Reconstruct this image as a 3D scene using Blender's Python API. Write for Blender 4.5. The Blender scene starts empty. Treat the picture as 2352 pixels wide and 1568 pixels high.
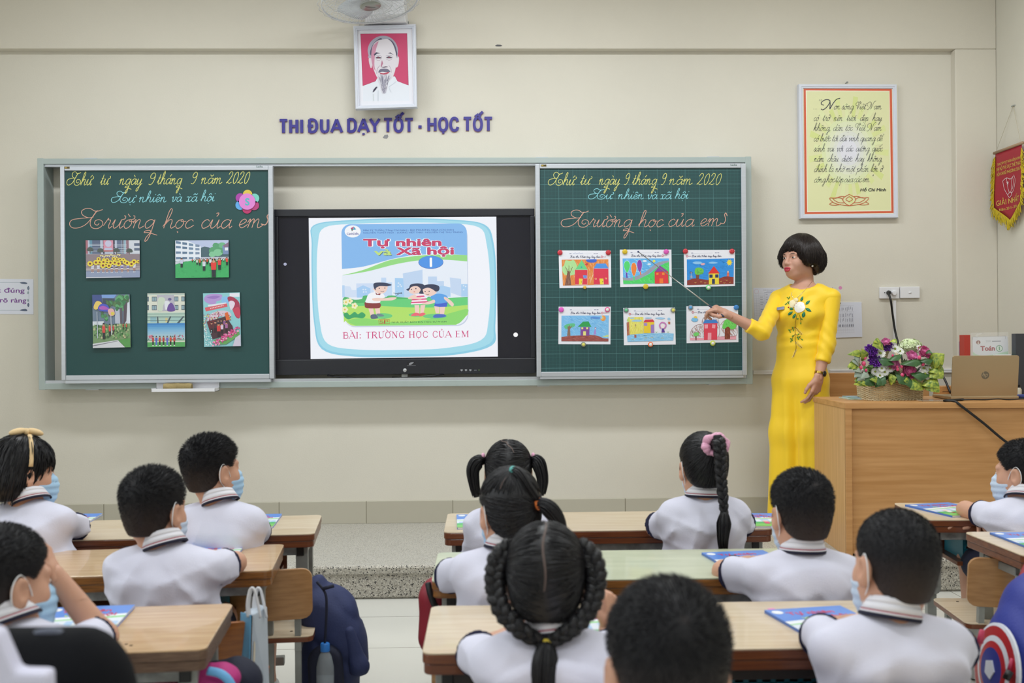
import bpy, bmesh, math, random, unicodedata
import numpy as np
from mathutils import Vector, Matrix
from mathutils.bvhtree import BVHTree
random.seed(7)
RNG = np.random.default_rng(7)
PI = math.pi
R = math.radians
SC = bpy.context.scene
COL = SC.collection
# ---------------------------------------------------------------- camera
FPX = 2430.0
CAMP = Vector((0, 0, 1.22))
cam_data = bpy.data.cameras.new('camera')
cam = bpy.data.objects.new('camera', cam_data)
COL.objects.link(cam)
cam_data.sensor_width = 36
cam_data.lens = FPX / 2352 * 36
cam_data.clip_start = 0.05
CM = Matrix.Translation(CAMP) @ Matrix.Rotation(R(-1.5), 4, 'Z') @ Matrix.Rotation(R(90), 4, 'X') @ Matrix.Rotation(R(-0.4), 4, 'Z')
cam.matrix_world = CM
cam_data.dof.use_dof = True
cam_data.dof.focus_distance = 5.9
cam_data.dof.aperture_fstop = 4.5
SC.camera = cam
C3 = CM.to_3x3()
def at(u, v, Y):
 """a pixel of the 2352 x 1568 photograph at the depth Y, in metres"""
 d = C3 @ Vector(((u - 1176) / FPX, -(v - 784) / FPX, -1))
 return CAMP + d * (Y / d.y)
# ---------------------------------------------------------------- world, lights, exposure
world = bpy.data.worlds.new('world')
SC.world = world
world.use_nodes = True
world.node_tree.nodes['Background'].inputs[0].default_value = (0.75, 0.85, 1, 1)
world.node_tree.nodes['Background'].inputs[1].default_value = 0.3
SC.view_settings.view_transform = 'Standard'
SC.view_settings.look = 'None'
SC.view_settings.exposure = -0.47
SC.view_settings.gamma = 1.0
SC.view_settings.use_curve_mapping = False
WALL_Y = 6.2
WXL, WXR, WYB, CEIL = -3.3, 3.1, -2.6, 3.5
def area(name, loc, rot, sx, sy, power, col):
 l = bpy.data.lights.new(name, 'AREA')
 l.shape = 'RECTANGLE'
 l.size, l.size_y = sx, sy
 l.energy = power
 l.color = col
 o = bpy.data.objects.new(name, l)
 COL.objects.link(o)
 o.location = loc
 o.rotation_euler = rot
 return o
for lx, k in ((-1.9, 1.0), (0.1, 1.5), (2.1, 1.0)):      # ceiling tube lamps, three rows deep
 for ly, pw in ((-0.6, 17), (2.0, 19), (4.6, 33)):
  area('tube_lamp', (lx, ly, CEIL - 0.08), (0, 0, 0), 1.2, 0.25, pw * k, (0.93, 0.97, 1.0))
for ly in (-1.0, 1.3, 3.4):                      # window daylight, both long walls
 area('window_daylight', (WXL + 0.06, ly, 1.95), (0, R(-90), 0), 1.5, 1.5, 19, (0.80, 0.89, 1.0))
 area('window_daylight', (WXR - 0.06, ly, 1.95), (0, R(90), 0), 1.5, 1.5, 13, (0.80, 0.89, 1.0))
# ---------------------------------------------------------------- helpers
def lin(c):
 if isinstance(c, str):
  c = c.lstrip('#')
  c = tuple(int(c[i:i + 2], 16) / 255 for i in (0, 2, 4))
 return tuple(x / 12.92 if x <= 0.04045 else ((x + 0.055) / 1.055) ** 2.4 for x in c[:3])
class MB:
 """collects shapes; build() links them as ONE mesh object"""
 def __init__(s, col=None):
  s.v, s.f, s.c, s.col = [], [], [], col
 def add(s, vs, fs, col=None):
  n = len(s.v)
  s.v.extend([tuple(v) for v in vs])
  s.f.extend([tuple(i + n for i in f) for f in fs])
  s.c.extend([col or s.col] * len(fs))
  return s
 def box(s, lo, hi, M=None, col=None):
  x0, y0, z0 = lo
  x1, y1, z1 = hi
  vs = [Vector(p) for p in ((x0, y0, z0), (x1, y0, z0), (x1, y1, z0), (x0, y1, z0), (x0, y0, z1), (x1, y0, z1), (x1, y1, z1), (x0, y1, z1))]
  if M is not None:
   vs = [M @ p for p in vs]
  return s.add(vs, [(3, 2, 1, 0), (4, 5, 6, 7), (0, 1, 5, 4), (1, 2, 6, 5), (2, 3, 7, 6), (3, 0, 4, 7)], col)
 def prism(s, poly, z0, z1, M=None, col=None):
  n = len(poly)
  vs = [Vector((x, y, z0)) for x, y in poly] + [Vector((x, y, z1)) for x, y in poly]
  if M is not None:
   vs = [M @ p for p in vs]
  fs = [tuple(range(n - 1, -1, -1)), tuple(range(n, 2 * n))] + [(i, (i + 1) % n, n + (i + 1) % n, n + i) for i in range(n)]
  return s.add(vs, fs, col)
 def loft(s, rings, closed=True, cap=True, col=None):
  n = len(rings[0])
  vs = [p for r in rings for p in r]
  fs = []
  for k in range(len(rings) - 1):
   for i in range(n if closed else n - 1):
    j = (i + 1) % n
    fs.append((k * n + i, k * n + j, (k + 1) * n + j, (k + 1) * n + i))
  if cap and closed:
   fs.append(tuple(range(n - 1, -1, -1)))
   fs.append(tuple((len(rings) - 1) * n + i for i in range(n)))
  return s.add(vs, fs, col)
 def tube(s, pts, r, n=8, col=None, flat=1.0, cap=True):
  pts = [Vector(p) for p in pts]
  m = len(pts)
  rs = r if isinstance(r, (list, tuple)) else [r] * m
  t0 = (pts[1] - pts[0]).normalized()
  a = t0.orthogonal().normalized()
  rings = []
  for i in range(m):
   t = (pts[min(i + 1, m - 1)] - pts[max(i - 1, 0)]).normalized()
   a = (a - t * a.dot(t))
   a = a.normalized() if a.length > 1e-6 else t.orthogonal().normalized()
   b = t.cross(a)
   rings.append([pts[i] + (a * math.cos(2 * PI * k / n) + b * math.sin(2 * PI * k / n) * flat) * rs[i] for k in range(n)])
  return s.loft(rings, True, cap, col)
 def lathe(s, prof, n=20, M=None, col=None):
  rings = []
  for r, z in prof:
   rg = [Vector((r * math.cos(2 * PI * k / n), r * math.sin(2 * PI * k / n), z)) for k in range(n)]
   rings.append([M @ p for p in rg] if M is not None else rg)
  return s.loft(rings, True, True, col)
 def ball(s, c, r, n=10, M=None, col=None):
  if not isinstance(r, (tuple, list)):
   r = (r, r, r)
  pr = [(math.sin(PI * i / n), -math.cos(PI * i / n)) for i in range(n + 1)]
  pr[0] = (1e-4, -1)
  pr[-1] = (1e-4, 1)
  T = Matrix.Translation(c) @ (M.to_4x4() if M is not None else Matrix.Identity(4)) @ Matrix.Diagonal((*r, 1))
  return s.lathe(pr, 2 * n, T, col)
 def build(s, name, mat, parent=None, smooth=False, bevel=0, seg=2, auto=None):
  me = bpy.data.meshes.new(name)
  me.from_pydata(s.v, [], s.f)
  me.validate(clean_customdata=False)
  if any(c is not None for c in s.c) and len(me.polygons) == len(s.c):
   at_ = me.color_attributes.new('Col', 'FLOAT_COLOR', 'CORNER')
   arr = np.ones((len(me.loops), 4), np.float32)
   i = 0
   for p, c in zip(me.polygons, s.c):
    arr[i:i + p.loop_total, :3] = lin(c) if c is not None else (0.8, 0.8, 0.8)
    i += p.loop_total
   at_.data.foreach_set('color', arr.ravel())
  return finish(me, name, mat, parent, smooth, bevel, seg, auto)
def finish(me, name, mat, parent, smooth=False, bevel=0, seg=2, auto=None):
 o = bpy.data.objects.new(name, me)
 COL.objects.link(o)
 for m in (mat if isinstance(mat, (list, tuple)) else [mat]):
  me.materials.append(m)
 if smooth:
  me.polygons.foreach_set('use_smooth', [True] * len(me.polygons))
 if auto:
  me.set_sharp_from_angle(angle=R(auto))
 if parent is not None:
  me.transform(wm(parent).inverted())
  o.parent = parent
 if bevel:
  b = o.modifiers.new('bevel', 'BEVEL')
  b.width, b.segments, b.limit_method, b.angle_limit = bevel, seg, 'ANGLE', R(40)
  b.harden_normals = False
 return o
def wm(o):
 M = o.matrix_basis.copy()
 while o.parent is not None:
  o = o.parent
  M = o.matrix_basis @ M
 return M
def npmesh(name, V, F, mat, parent=None, smooth=True):
 me = bpy.data.meshes.new(name)
 V = np.asarray(V, np.float32)
 F = np.asarray(F, np.int32)
 me.vertices.add(len(V))
 me.vertices.foreach_set('co', V.ravel())
 k = F.shape[1]
 me.loops.add(F.size)
 me.loops.foreach_set('vertex_index', F.ravel())
 me.polygons.add(len(F))
 me.polygons.foreach_set('loop_start', np.arange(0, F.size, k, dtype=np.int32))
 me.update(calc_edges=True)
 me.validate()
 return finish(me, name, mat, parent, smooth)
def thing(name, label, cat, loc=(0, 0, 0), rz=0, group=None):
 o = bpy.data.objects.new(name, None)
 o.empty_display_size = 0.05
 COL.objects.link(o)
 o.location = loc
 o.rotation_euler = (0, 0, rz)
 return tag(o, label, cat, group)
def tag(o, label, cat, group=None):
 o['label'], o['category'] = label, cat
 if group:
  o['group'] = group
 return o
def struct(o):
 o['kind'] = 'structure'
 return o
def dup(root, loc=None, rz=None, label=None):
 r = root.copy()
 COL.objects.link(r)
 if loc is not None:
  r.location = loc
 if rz is not None:
  r.rotation_euler = (0, 0, rz)
 if label:
  r['label'] = label
 for ch in list(root.children):
  c = ch.copy()
  COL.objects.link(c)
  c.parent = r
  for g in list(ch.children):
   d = g.copy()
   COL.objects.link(d)
   d.parent = c
 return r
# ---------------------------------------------------------------- materials
MATS = {}
def mat(name, c, rough=0.5, metal=0.0, noise=0.0, nscale=30, bump=0.0, bscale=200, c2=None, stretch=(1, 1, 1), coat=0.0, alpha=None, trans=0.0, sheen=0.0, spec=0.5, attr=False, emit=0, detail=4, sss=0.0):
 if name in MATS:
  return MATS[name]
 m = bpy.data.materials.new(name)
 m.use_nodes = True
 nt = m.node_tree
 b = nt.nodes['Principled BSDF']
 I = b.inputs
 I['Roughness'].default_value = rough
 I['Metallic'].default_value = metal
 I['Coat Weight'].default_value = coat
 I['Transmission Weight'].default_value = trans
 I['Sheen Weight'].default_value = sheen
 I['Specular IOR Level'].default_value = spec
 if sss:
  I['Subsurface Weight'].default_value = sss
  I['Subsurface Radius'].default_value = (0.012, 0.005, 0.003)
 if alpha is not None:
  I['Alpha'].default_value = alpha
 N, L = nt.nodes.new, nt.links.new
 tc = N('ShaderNodeTexCoord')
 mp = N('ShaderNodeMapping')
 mp.inputs['Scale'].default_value = stretch
 L(tc.outputs['Object'], mp.inputs['Vector'])
 src = None
 if attr:
  a = N('ShaderNodeVertexColor')
  a.layer_name = 'Col'
  src = a.outputs['Color']
 elif c is not None:
  I['Base Color'].default_value = (*lin(c), 1)
 if (c2 is not None or noise) and not attr:
  nz = N('ShaderNodeTexNoise')
  nz.inputs['Scale'].default_value = nscale
  nz.inputs['Detail'].default_value = detail
  L(mp.outputs[0], nz.inputs['Vector'])
  rp = N('ShaderNodeValToRGB')
  rp.color_ramp.elements[0].position = 0.3
  rp.color_ramp.elements[1].position = 0.7
  l1 = lin(c)
  l2 = lin(c2) if c2 is not None else tuple(x * (1 - noise) for x in l1)
  rp.color_ramp.elements[0].color = (*l2, 1)
  rp.color_ramp.elements[1].color = (*l1, 1)
  L(nz.outputs['Fac'], rp.inputs[0])
  src = rp.outputs[0]
 if src is not None and not emit:
  L(src, I['Base Color'])
 if emit:
  I['Base Color'].default_value = (0.012, 0.012, 0.014, 1)
  if src is not None:
   L(src, I['Emission Color'])
  else:
   I['Emission Color'].default_value = (*lin(c), 1)
  I['Emission Strength'].default_value = emit
 if bump:
  n2 = N('ShaderNodeTexNoise')
  n2.inputs['Scale'].default_value = bscale
  n2.inputs['Detail'].default_value = 3
  L(mp.outputs[0], n2.inputs['Vector'])
  bp = N('ShaderNodeBump')
  bp.inputs['Strength'].default_value = bump
  bp.inputs['Distance'].default_value = 0.004
  L(n2.outputs['Fac'], bp.inputs['Height'])
  L(bp.outputs[0], I['Normal'])
 MATS[name] = m
 return m
WALL = mat('cream_wall_paint', '#dbd6c9', 0.7, noise=0.05, nscale=1.6, bump=0.12, bscale=120)
WALL2 = mat('cream_beam_paint', '#d8d2c4', 0.7, noise=0.05, nscale=1.5, bump=0.12, bscale=120)
SIDEW = mat('side_wall_paint', '#d9d5c8', 0.7, noise=0.04, nscale=2, bump=0.1, bscale=120)
CEILM = mat('ceiling_paint', '#efeeea', 0.8, noise=0.02, nscale=2)
WPLAS = mat('white_plastic', '#e6e6ea', 0.35)
GPVC = mat('grey_white_frame', '#d6dae6', 0.35)
ALU = mat('aluminium', '#c9ced6', 0.32, metal=0.55, noise=0.08, nscale=4, stretch=(1, 1, 60))
GRNFR = mat('pale_green_grey_paint', '#a9b5b2', 0.45, noise=0.05, nscale=6)
BLACKP = mat('black_plastic', '#17181c', 0.35)
CABLE = mat('black_cable', '#121214', 0.45)
PRINT = mat('printed_paper', None, 0.55, attr=True)
GLOSSP = mat('glossy_print', None, 0.3, attr=True)
BF = {
 'A': (.72, [('t', [(.0, 0), (.36, 1)]), ('k', [(.36, 1), (.72, 0)]), ('t', [(.14, .32), (.58, .32)])], [(.0, 0), (.72, 0)]),
 'B': (.62, [('k', [(.1, 0), (.1, 1)]), ('m', [(.1, .97), (.36, .97), (.5, .88), (.52, .75), (.48, .6), (.36, .52), (.1, .52)]), ('m', [(.1, .52), (.4, .52), (.56, .42), (.58, .27), (.54, .12), (.4, .03), (.1, .03)])], [(.06, 0), (.06, 1)]),
 'C': (.66, [('m', [(.6, .72), (.54, .9), (.38, .98), (.2, .92), (.1, .7), (.08, .5), (.1, .3), (.2, .08), (.38, .02), (.54, .1), (.61, .3)])], []),
 'D': (.68, [('k', [(.1, 0), (.1, 1)]), ('m', [(.1, .97), (.34, .97), (.5, .88), (.58, .68), (.59, .5), (.58, .32), (.5, .12), (.34, .03), (.1, .03)])], [(.06, 0), (.06, 1)]),
 'E': (.58, [('k', [(.1, 0), (.1, 1)]), ('t', [(.1, .97), (.52, .97)]), ('t', [(.1, .52), (.44, .52)]), ('t', [(.1, .03), (.55, .03)])], [(.06, 0), (.06, 1)]),
 'G': (.7, [('m', [(.6, .74), (.54, .9), (.38, .98), (.2, .92), (.1, .7), (.08, .5), (.1, .3), (.2, .08), (.38, .02), (.52, .06), (.6, .14)]), ('k', [(.6, .42), (.6, .04)]), ('t', [(.44, .42), (.68, .42)])], []),
 'H': (.72, [('k', [(.12, 0), (.12, 1)]), ('k', [(.6, 0), (.6, 1)]), ('t', [(.12, .51), (.6, .51)])], [(.12, 0), (.12, 1), (.6, 0), (.6, 1)]),
 'I': (.26, [('k', [(.13, 0), (.13, 1)])], [(.13, 0), (.13, 1)]),
 'M': (.9, [('t', [(.12, 0), (.12, 1)]), ('k', [(.12, 1), (.44, .08)]), ('t', [(.44, .08), (.76, 1)]), ('k', [(.78, 1), (.78, 0)])], [(.12, 0), (.08, 1), (.78, 0), (.82, 1)]),
 'N': (.74, [('t', [(.12, 0), (.12, 1)]), ('k', [(.12, 1), (.62, .02)]), ('t', [(.62, 0), (.62, 1)])], [(.12, 0), (.08, 1), (.62, 1)]),
 'O': (.72, [('m', [(.36, .98), (.18, .9), (.1, .7), (.08, .5), (.1, .3), (.18, .1), (.36, .02), (.54, .1), (.62, .3), (.64, .5), (.62, .7), (.54, .9), (.36, .98)])], []),
 'R': (.68, [('k', [(.1, 0), (.1, 1)]), ('m', [(.1, .97), (.38, .97), (.53, .88), (.55, .74), (.5, .58), (.38, .5), (.1, .5)]), ('k', [(.32, .5), (.62, 0)])], [(.06, 0), (.06, 1), (.64, 0)]),
 'T': (.62, [('k', [(.31, 0), (.31, 1)]), ('t', [(.02, .97), (.6, .97)])], [(.31, 0)]),
 'U': (.7, [('k', [(.12, 1), (.12, .35), (.18, .1), (.36, .02)]), ('t', [(.36, .02), (.52, .1), (.58, .35), (.58, 1)])], [(.12, 1), (.58, 1)]),
 'Y': (.66, [('k', [(.0, 1), (.33, .45)]), ('t', [(.66, 1), (.33, .45)]), ('k', [(.33, .5), (.33, 0)])], [(.33, 0)]),
 ':': (.26, [('k', [(.13, 0), (.13, .16)]), ('k', [(.13, .5), (.13, .66)])], []), '-': (.4, [('k', [(.04, .36), (.34, .36)])], []), ' ': (.32, [], []),
}
BM = {'\u0300': [(-.2, 1.3), (.02, 1.1)], '\u0301': [(-.02, 1.1), (.2, 1.3)], '\u0302': [(-.2, 1.07), (0, 1.25), (.2, 1.07)], '\u0323': [(0, -.22), (0, -.09)], '\u0309': [(-.06, 1.3), (.06, 1.3), (.08, 1.2), (0, 1.1)], '\u031b': [(.2, .95), (.36, 1.02), (.38, 1.16)]}
def block(txt, thick, mid, thin, serif=False):
 """strokes (points, width) of a line of capitals and its length"""
 out, x = [], 0
 for ch in unicodedata.normalize('NFC', txt):
  d = 'D' if ch == 'Đ' else unicodedata.normalize('NFD', ch)
  w, st, sf = BF[d[0]]
  for k, p in st:
   q = [(x + a, b) for a, b in (smooth(p, 4) if k == 'm' or len(p) > 3 else p)]
   out.append((q, {'k': thick, 'm': mid, 't': thin}[k]))
  if serif:
   out += [([(x + a - .12, abs(b - .02)), (x + a + .12, abs(b - .02))], .05) for a, b in sf]
  if ch == 'Đ':
   out.append(([(x - .04, .5), (x + .34, .5)], thin))
  two = '\u0302' in d and '\u0301' in d
  for m in d[1:]:
   ox, oy = (.18, .16) if two and m == '\u0301' else (0, 0)
   out.append(([(x + w / 2 + a + ox, b + oy) for a, b in BM[m]], thick * .8 if m == '\u0323' else max(thin, .09)))
  x += w + .12
 return out, x - .12
CHALK = mat('chalk', None, 0.9, attr=True)
SCREEN = mat('lit_screen', '#ffffff', 0.3, attr=True, emit=1.28)
CLOTHP = mat('cloth_print', None, 0.85, attr=True)
METAL = mat('grey_painted_metal', '#a6a9a6', 0.42, metal=0.25, noise=0.35, nscale=14, c2='#8b8d88')
BEECH = mat('beech_laminate', '#d8b88f', 0.22, c2='#c5a078', nscale=7, stretch=(0.8, 14, 5), bump=0.03, bscale=60, coat=0.3)
BEECH2 = mat('pale_beech_laminate', '#dfceb4', 0.28, c2='#d0b998', nscale=7, stretch=(0.8, 12, 5), coat=0.2)
GREENTOP = mat('pale_green_laminate', '#ccd0b4', 0.32, c2='#bcc1a4', nscale=5, stretch=(1, 6, 3), coat=0.2)
EDGE = mat('dark_varnished_edge', '#5f2f1c', 0.35, c2='#7c4524', nscale=8, stretch=(1, 6, 22), coat=0.2)
EDGE2 = mat('amber_varnished_edge', '#9a6530', 0.32, c2='#6b4524', nscale=10, stretch=(1.5, 5, 26), coat=0.2)
EDGE3 = mat('worn_grey_edge', '#7d6450', 0.5, c2='#5a4336', nscale=12, stretch=(2, 5, 20))
PLY = mat('bent_plywood', '#b98a58', 0.35, c2='#a27343', nscale=8, stretch=(1.2, 6, 12), coat=0.2)
PLYD = mat('orange_plywood', '#b56c28', 0.35, c2='#96561e', nscale=8, stretch=(1.2, 6, 12), coat=0.2)
OAK = mat('teacher_desk_veneer', '#cf9c66', 0.4, c2='#bb8750', nscale=5, stretch=(0.5, 3, 9), bump=0.02, bscale=60)
OAKV = mat('teacher_desk_side_veneer', '#d7a974', 0.4, c2='#c69863', nscale=5, stretch=(4, 9, 0.5), bump=0.02, bscale=60)
SKIN = mat('skin', '#d2a086', 0.5, noise=0.10, nscale=9, sss=0.15)
SKINT = mat('skin_adult', '#cb9a84', 0.48, noise=0.08, nscale=9, sss=0.15)
HAIR = mat('black_hair', '#131216', 0.42, spec=0.4)
HAIRB = mat('boy_black_hair', None, 0.55, spec=0.3, attr=True)
HAIRT = mat('dark_brown_hair', '#231815', 0.36, noise=0.3, nscale=3, spec=0.5)
SHIRT = mat('white_pique_cotton', '#d9d9ea', 0.85, bump=0.25, bscale=420, sheen=0.1)
NAVY = mat('navy_trim', '#1c1c3a', 0.8)
SHORTS = mat('navy_shorts', '#20243c', 0.85, bump=0.1)
MASKM = mat('blue_face_mask', '#a9cdea', 0.8, bump=0.1, bscale=90)
MASKD = mat('pale_face_mask', '#c6d6ea', 0.8, bump=0.1, bscale=90)
LOOP = mat('white_elastic', '#f2f2f4', 0.7)
SHOE = mat('white_shoe', '#d8d8da', 0.6)
YELLOW = mat('yellow_silk', '#fbd11a', 0.5, bump=0.08, bscale=25, sheen=0.25, noise=0.04, nscale=5)
GOLD = mat('gold', '#c9a24a', 0.25, metal=1.0)
# ---------------------------------------------------------------- print canvas: a flat picture made of thin coloured faces
def arcpts(cx, cy, rx, ry, a0=0, a1=360, n=20):
 return [(cx + rx * math.cos(R(a0 + (a1 - a0) * i / n)), cy + ry * math.sin(R(a0 + (a1 - a0) * i / n))) for i in range(n + (0 if a1 - a0 == 360 else 1))]
def rrect(x0, y0, x1, y1, r, n=6):
 p = []
 for cx, cy, a in ((x1 - r, y1 - r, 0), (x0 + r, y1 - r, 90), (x0 + r, y0 + r, 180), (x1 - r, y0 + r, 270)):
  p += arcpts(cx, cy, r, r, a, a + 90, n)
 return p
def smooth(pts, k=6, closed=False):
 P = [np.array(p, float) for p in pts]
 if len(P) < 3:
  return pts
 n = len(P)
 out = []
 for i in range(n if closed else n - 1):
  if closed:
   a, b, c, d = P[i - 1], P[i], P[(i + 1) % n], P[(i + 2) % n]
  else:
   a, b, c, d = P[max(i - 1, 0)], P[i], P[i + 1], P[min(i + 2, n - 1)]
  for j in range(k):
   t = j / k
   out.append(tuple(0.5 * (2 * b + (c - a) * t + (2 * a - 5 * b + 4 * c - d) * t * t + (3 * b - a - 3 * c + d) * t ** 3)))
 if not closed:
  out.append(tuple(P[-1]))
 return out
TEXTC = {}
def textmesh(txt, bold=0.0, shear=0.0, space=1.0):
 key = (txt, bold, shear, space)
 if key in TEXTC:
  return TEXTC[key]
 fix = [i for i, ch in enumerate(txt) if ch == 'Đ' or (ch.isupper() and '\u031b' in unicodedata.normalize('NFD', ch))]
 if fix:
  def plain(t):
   return ''.join('D' if ch == 'Đ' else unicodedata.normalize('NFC', unicodedata.normalize('NFD', ch).replace('\u031b', '')) if ch.isupper() else ch for ch in t)
  vs, fs = textmesh(plain(txt), bold, shear, space)
  vs, fs = list(vs), list(fs)
  for i in fix:
   xr = max(v[0] for v in textmesh(plain(txt[:i + 1]), bold, shear, space)[0])
   xl = xr - max(v[0] for v in textmesh('D', bold, shear, space)[0])
   n = len(vs)
   q = [(xl + .02, .34), (xl + .36, .34), (xl + .36, .42), (xl + .02, .42)] if txt[i] == 'Đ' else [(xr - .08, .62), (xr + .02, .66), (xr + .03, .80), (xr + .10, .80), (xr + .08, .62), (xr - .04, .54)]
   vs += q
   fs.append(tuple(range(n, n + len(q))))
  TEXTC[key] = (vs, fs)
  return TEXTC[key]
 cu = bpy.data.curves.new('t', 'FONT')
 cu.body = txt
 cu.offset = bold
 cu.shear = shear
 cu.space_character = space
 cu.resolution_u = 4
 o = bpy.data.objects.new('t', cu)
 COL.objects.link(o)
 dg = bpy.context.evaluated_depsgraph_get()
 me = bpy.data.meshes.new_from_object(o.evaluated_get(dg))
 vs = [(v.co.x, v.co.y) for v in me.vertices]
 fs = [tuple(p.vertices) for p in me.polygons]
 bpy.data.objects.remove(o)
 bpy.data.meshes.remove(me)
 bpy.data.curves.remove(cu)
 TEXTC[key] = (vs, fs)
 return TEXTC[key]
class Canvas(MB):
 """W x H picture (v grows downwards) on the plane origin + ux, uz; every layer lies a hair in front of the last"""
 def __init__(s, org, ux, uz, n, w, h, W, H, eps=0.00003):
  super().__init__()
  s.o, s.ux, s.uz, s.n = Vector(org), Vector(ux), Vector(uz), Vector(n)
  s.w, s.h, s.W, s.H, s.eps, s.k = w, h, W, H, eps, 0
 def P(s, u, v):
  return s.o + s.ux * (u / s.W * s.w) - s.uz * (v / s.H * s.h) + s.n * (s.k * s.eps)
 def poly(s, pts, col):
  s.k += 1
  s.add([s.P(u, v) for u, v in pts], [tuple(range(len(pts)))], col)
  return s
 def rect(s, x0, y0, x1, y1, col):
  return s.poly([(x0, y0), (x1, y0), (x1, y1), (x0, y1)], col)
 def ell(s, cx, cy, rx, ry, col, n=22):
  return s.poly(arcpts(cx, cy, rx, ry, 0, 360, n), col)
 def blob(s, pts, col, k=5):
  return s.poly(smooth(pts, k, True), col)
 def line(s, pts, wd, col, sm=0):
  if sm:
   pts = smooth(pts, sm)
  pts = [np.array(p, float) for p in pts]
  s.k += 1
  L, Rr = [], []
  m = len(pts)
  for i in range(m):
   t = pts[min(i + 1, m - 1)] - pts[max(i - 1, 0)]
   l = math.hypot(*t) or 1
   nn = np.array([-t[1], t[0]]) / l * wd / 2
   L.append(pts[i] + nn)
   Rr.append(pts[i] - nn)
  vs = [s.P(*p) for p in L] + [s.P(*p) for p in Rr]
  s.add(vs, [(i, i + 1, m + i + 1, m + i) for i in range(m - 1)], col)
  return s
 def text(s, txt, x, y, size=None, col='#000', bold=0.0, shear=0.0, width=None, anchor='l', sy=None, rot=0):
  """baseline at (x, y); size = cap height in canvas units"""
  vs, fs = textmesh(txt, 0.0, shear)
  nv0 = max(1, len(vs))
  if bold:
   b_, nv = bold * 1.1, len(vs)
   ds = [(math.cos(a * PI / 4) * b_, math.sin(a * PI / 4) * b_) for a in range(0, 8, 1 if bold > .03 else 2)]
   fs = [tuple(i + nv * j for i in f) for j in range(len(ds)) for f in fs]
   vs = [(x + p, y + q) for p, q in ds for x, y in vs]
  if not vs:
   return s
  x0 = min(v[0] for v in vs)
  x1 = max(v[0] for v in vs)
  ky = size / 0.73
  kx = ky
  if width:
   kx = width / (x1 - x0)
  wd = (x1 - x0) * kx
  if anchor == 'm':
   x -= wd / 2
  s.k += 1
  ca, sa = math.cos(rot), math.sin(rot)
  pp = []
  s.k -= 1
  for i_, (a, b) in enumerate(vs):
   if i_ % nv0 == 0:
    s.k += 1 if i_ == 0 else .15
   dx, dy = (a - x0) * kx, -b * ky
   pp.append(s.P(x + dx * ca - dy * sa, y + dx * sa + dy * ca))
  s.add(pp, fs, col)
  return s
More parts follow.
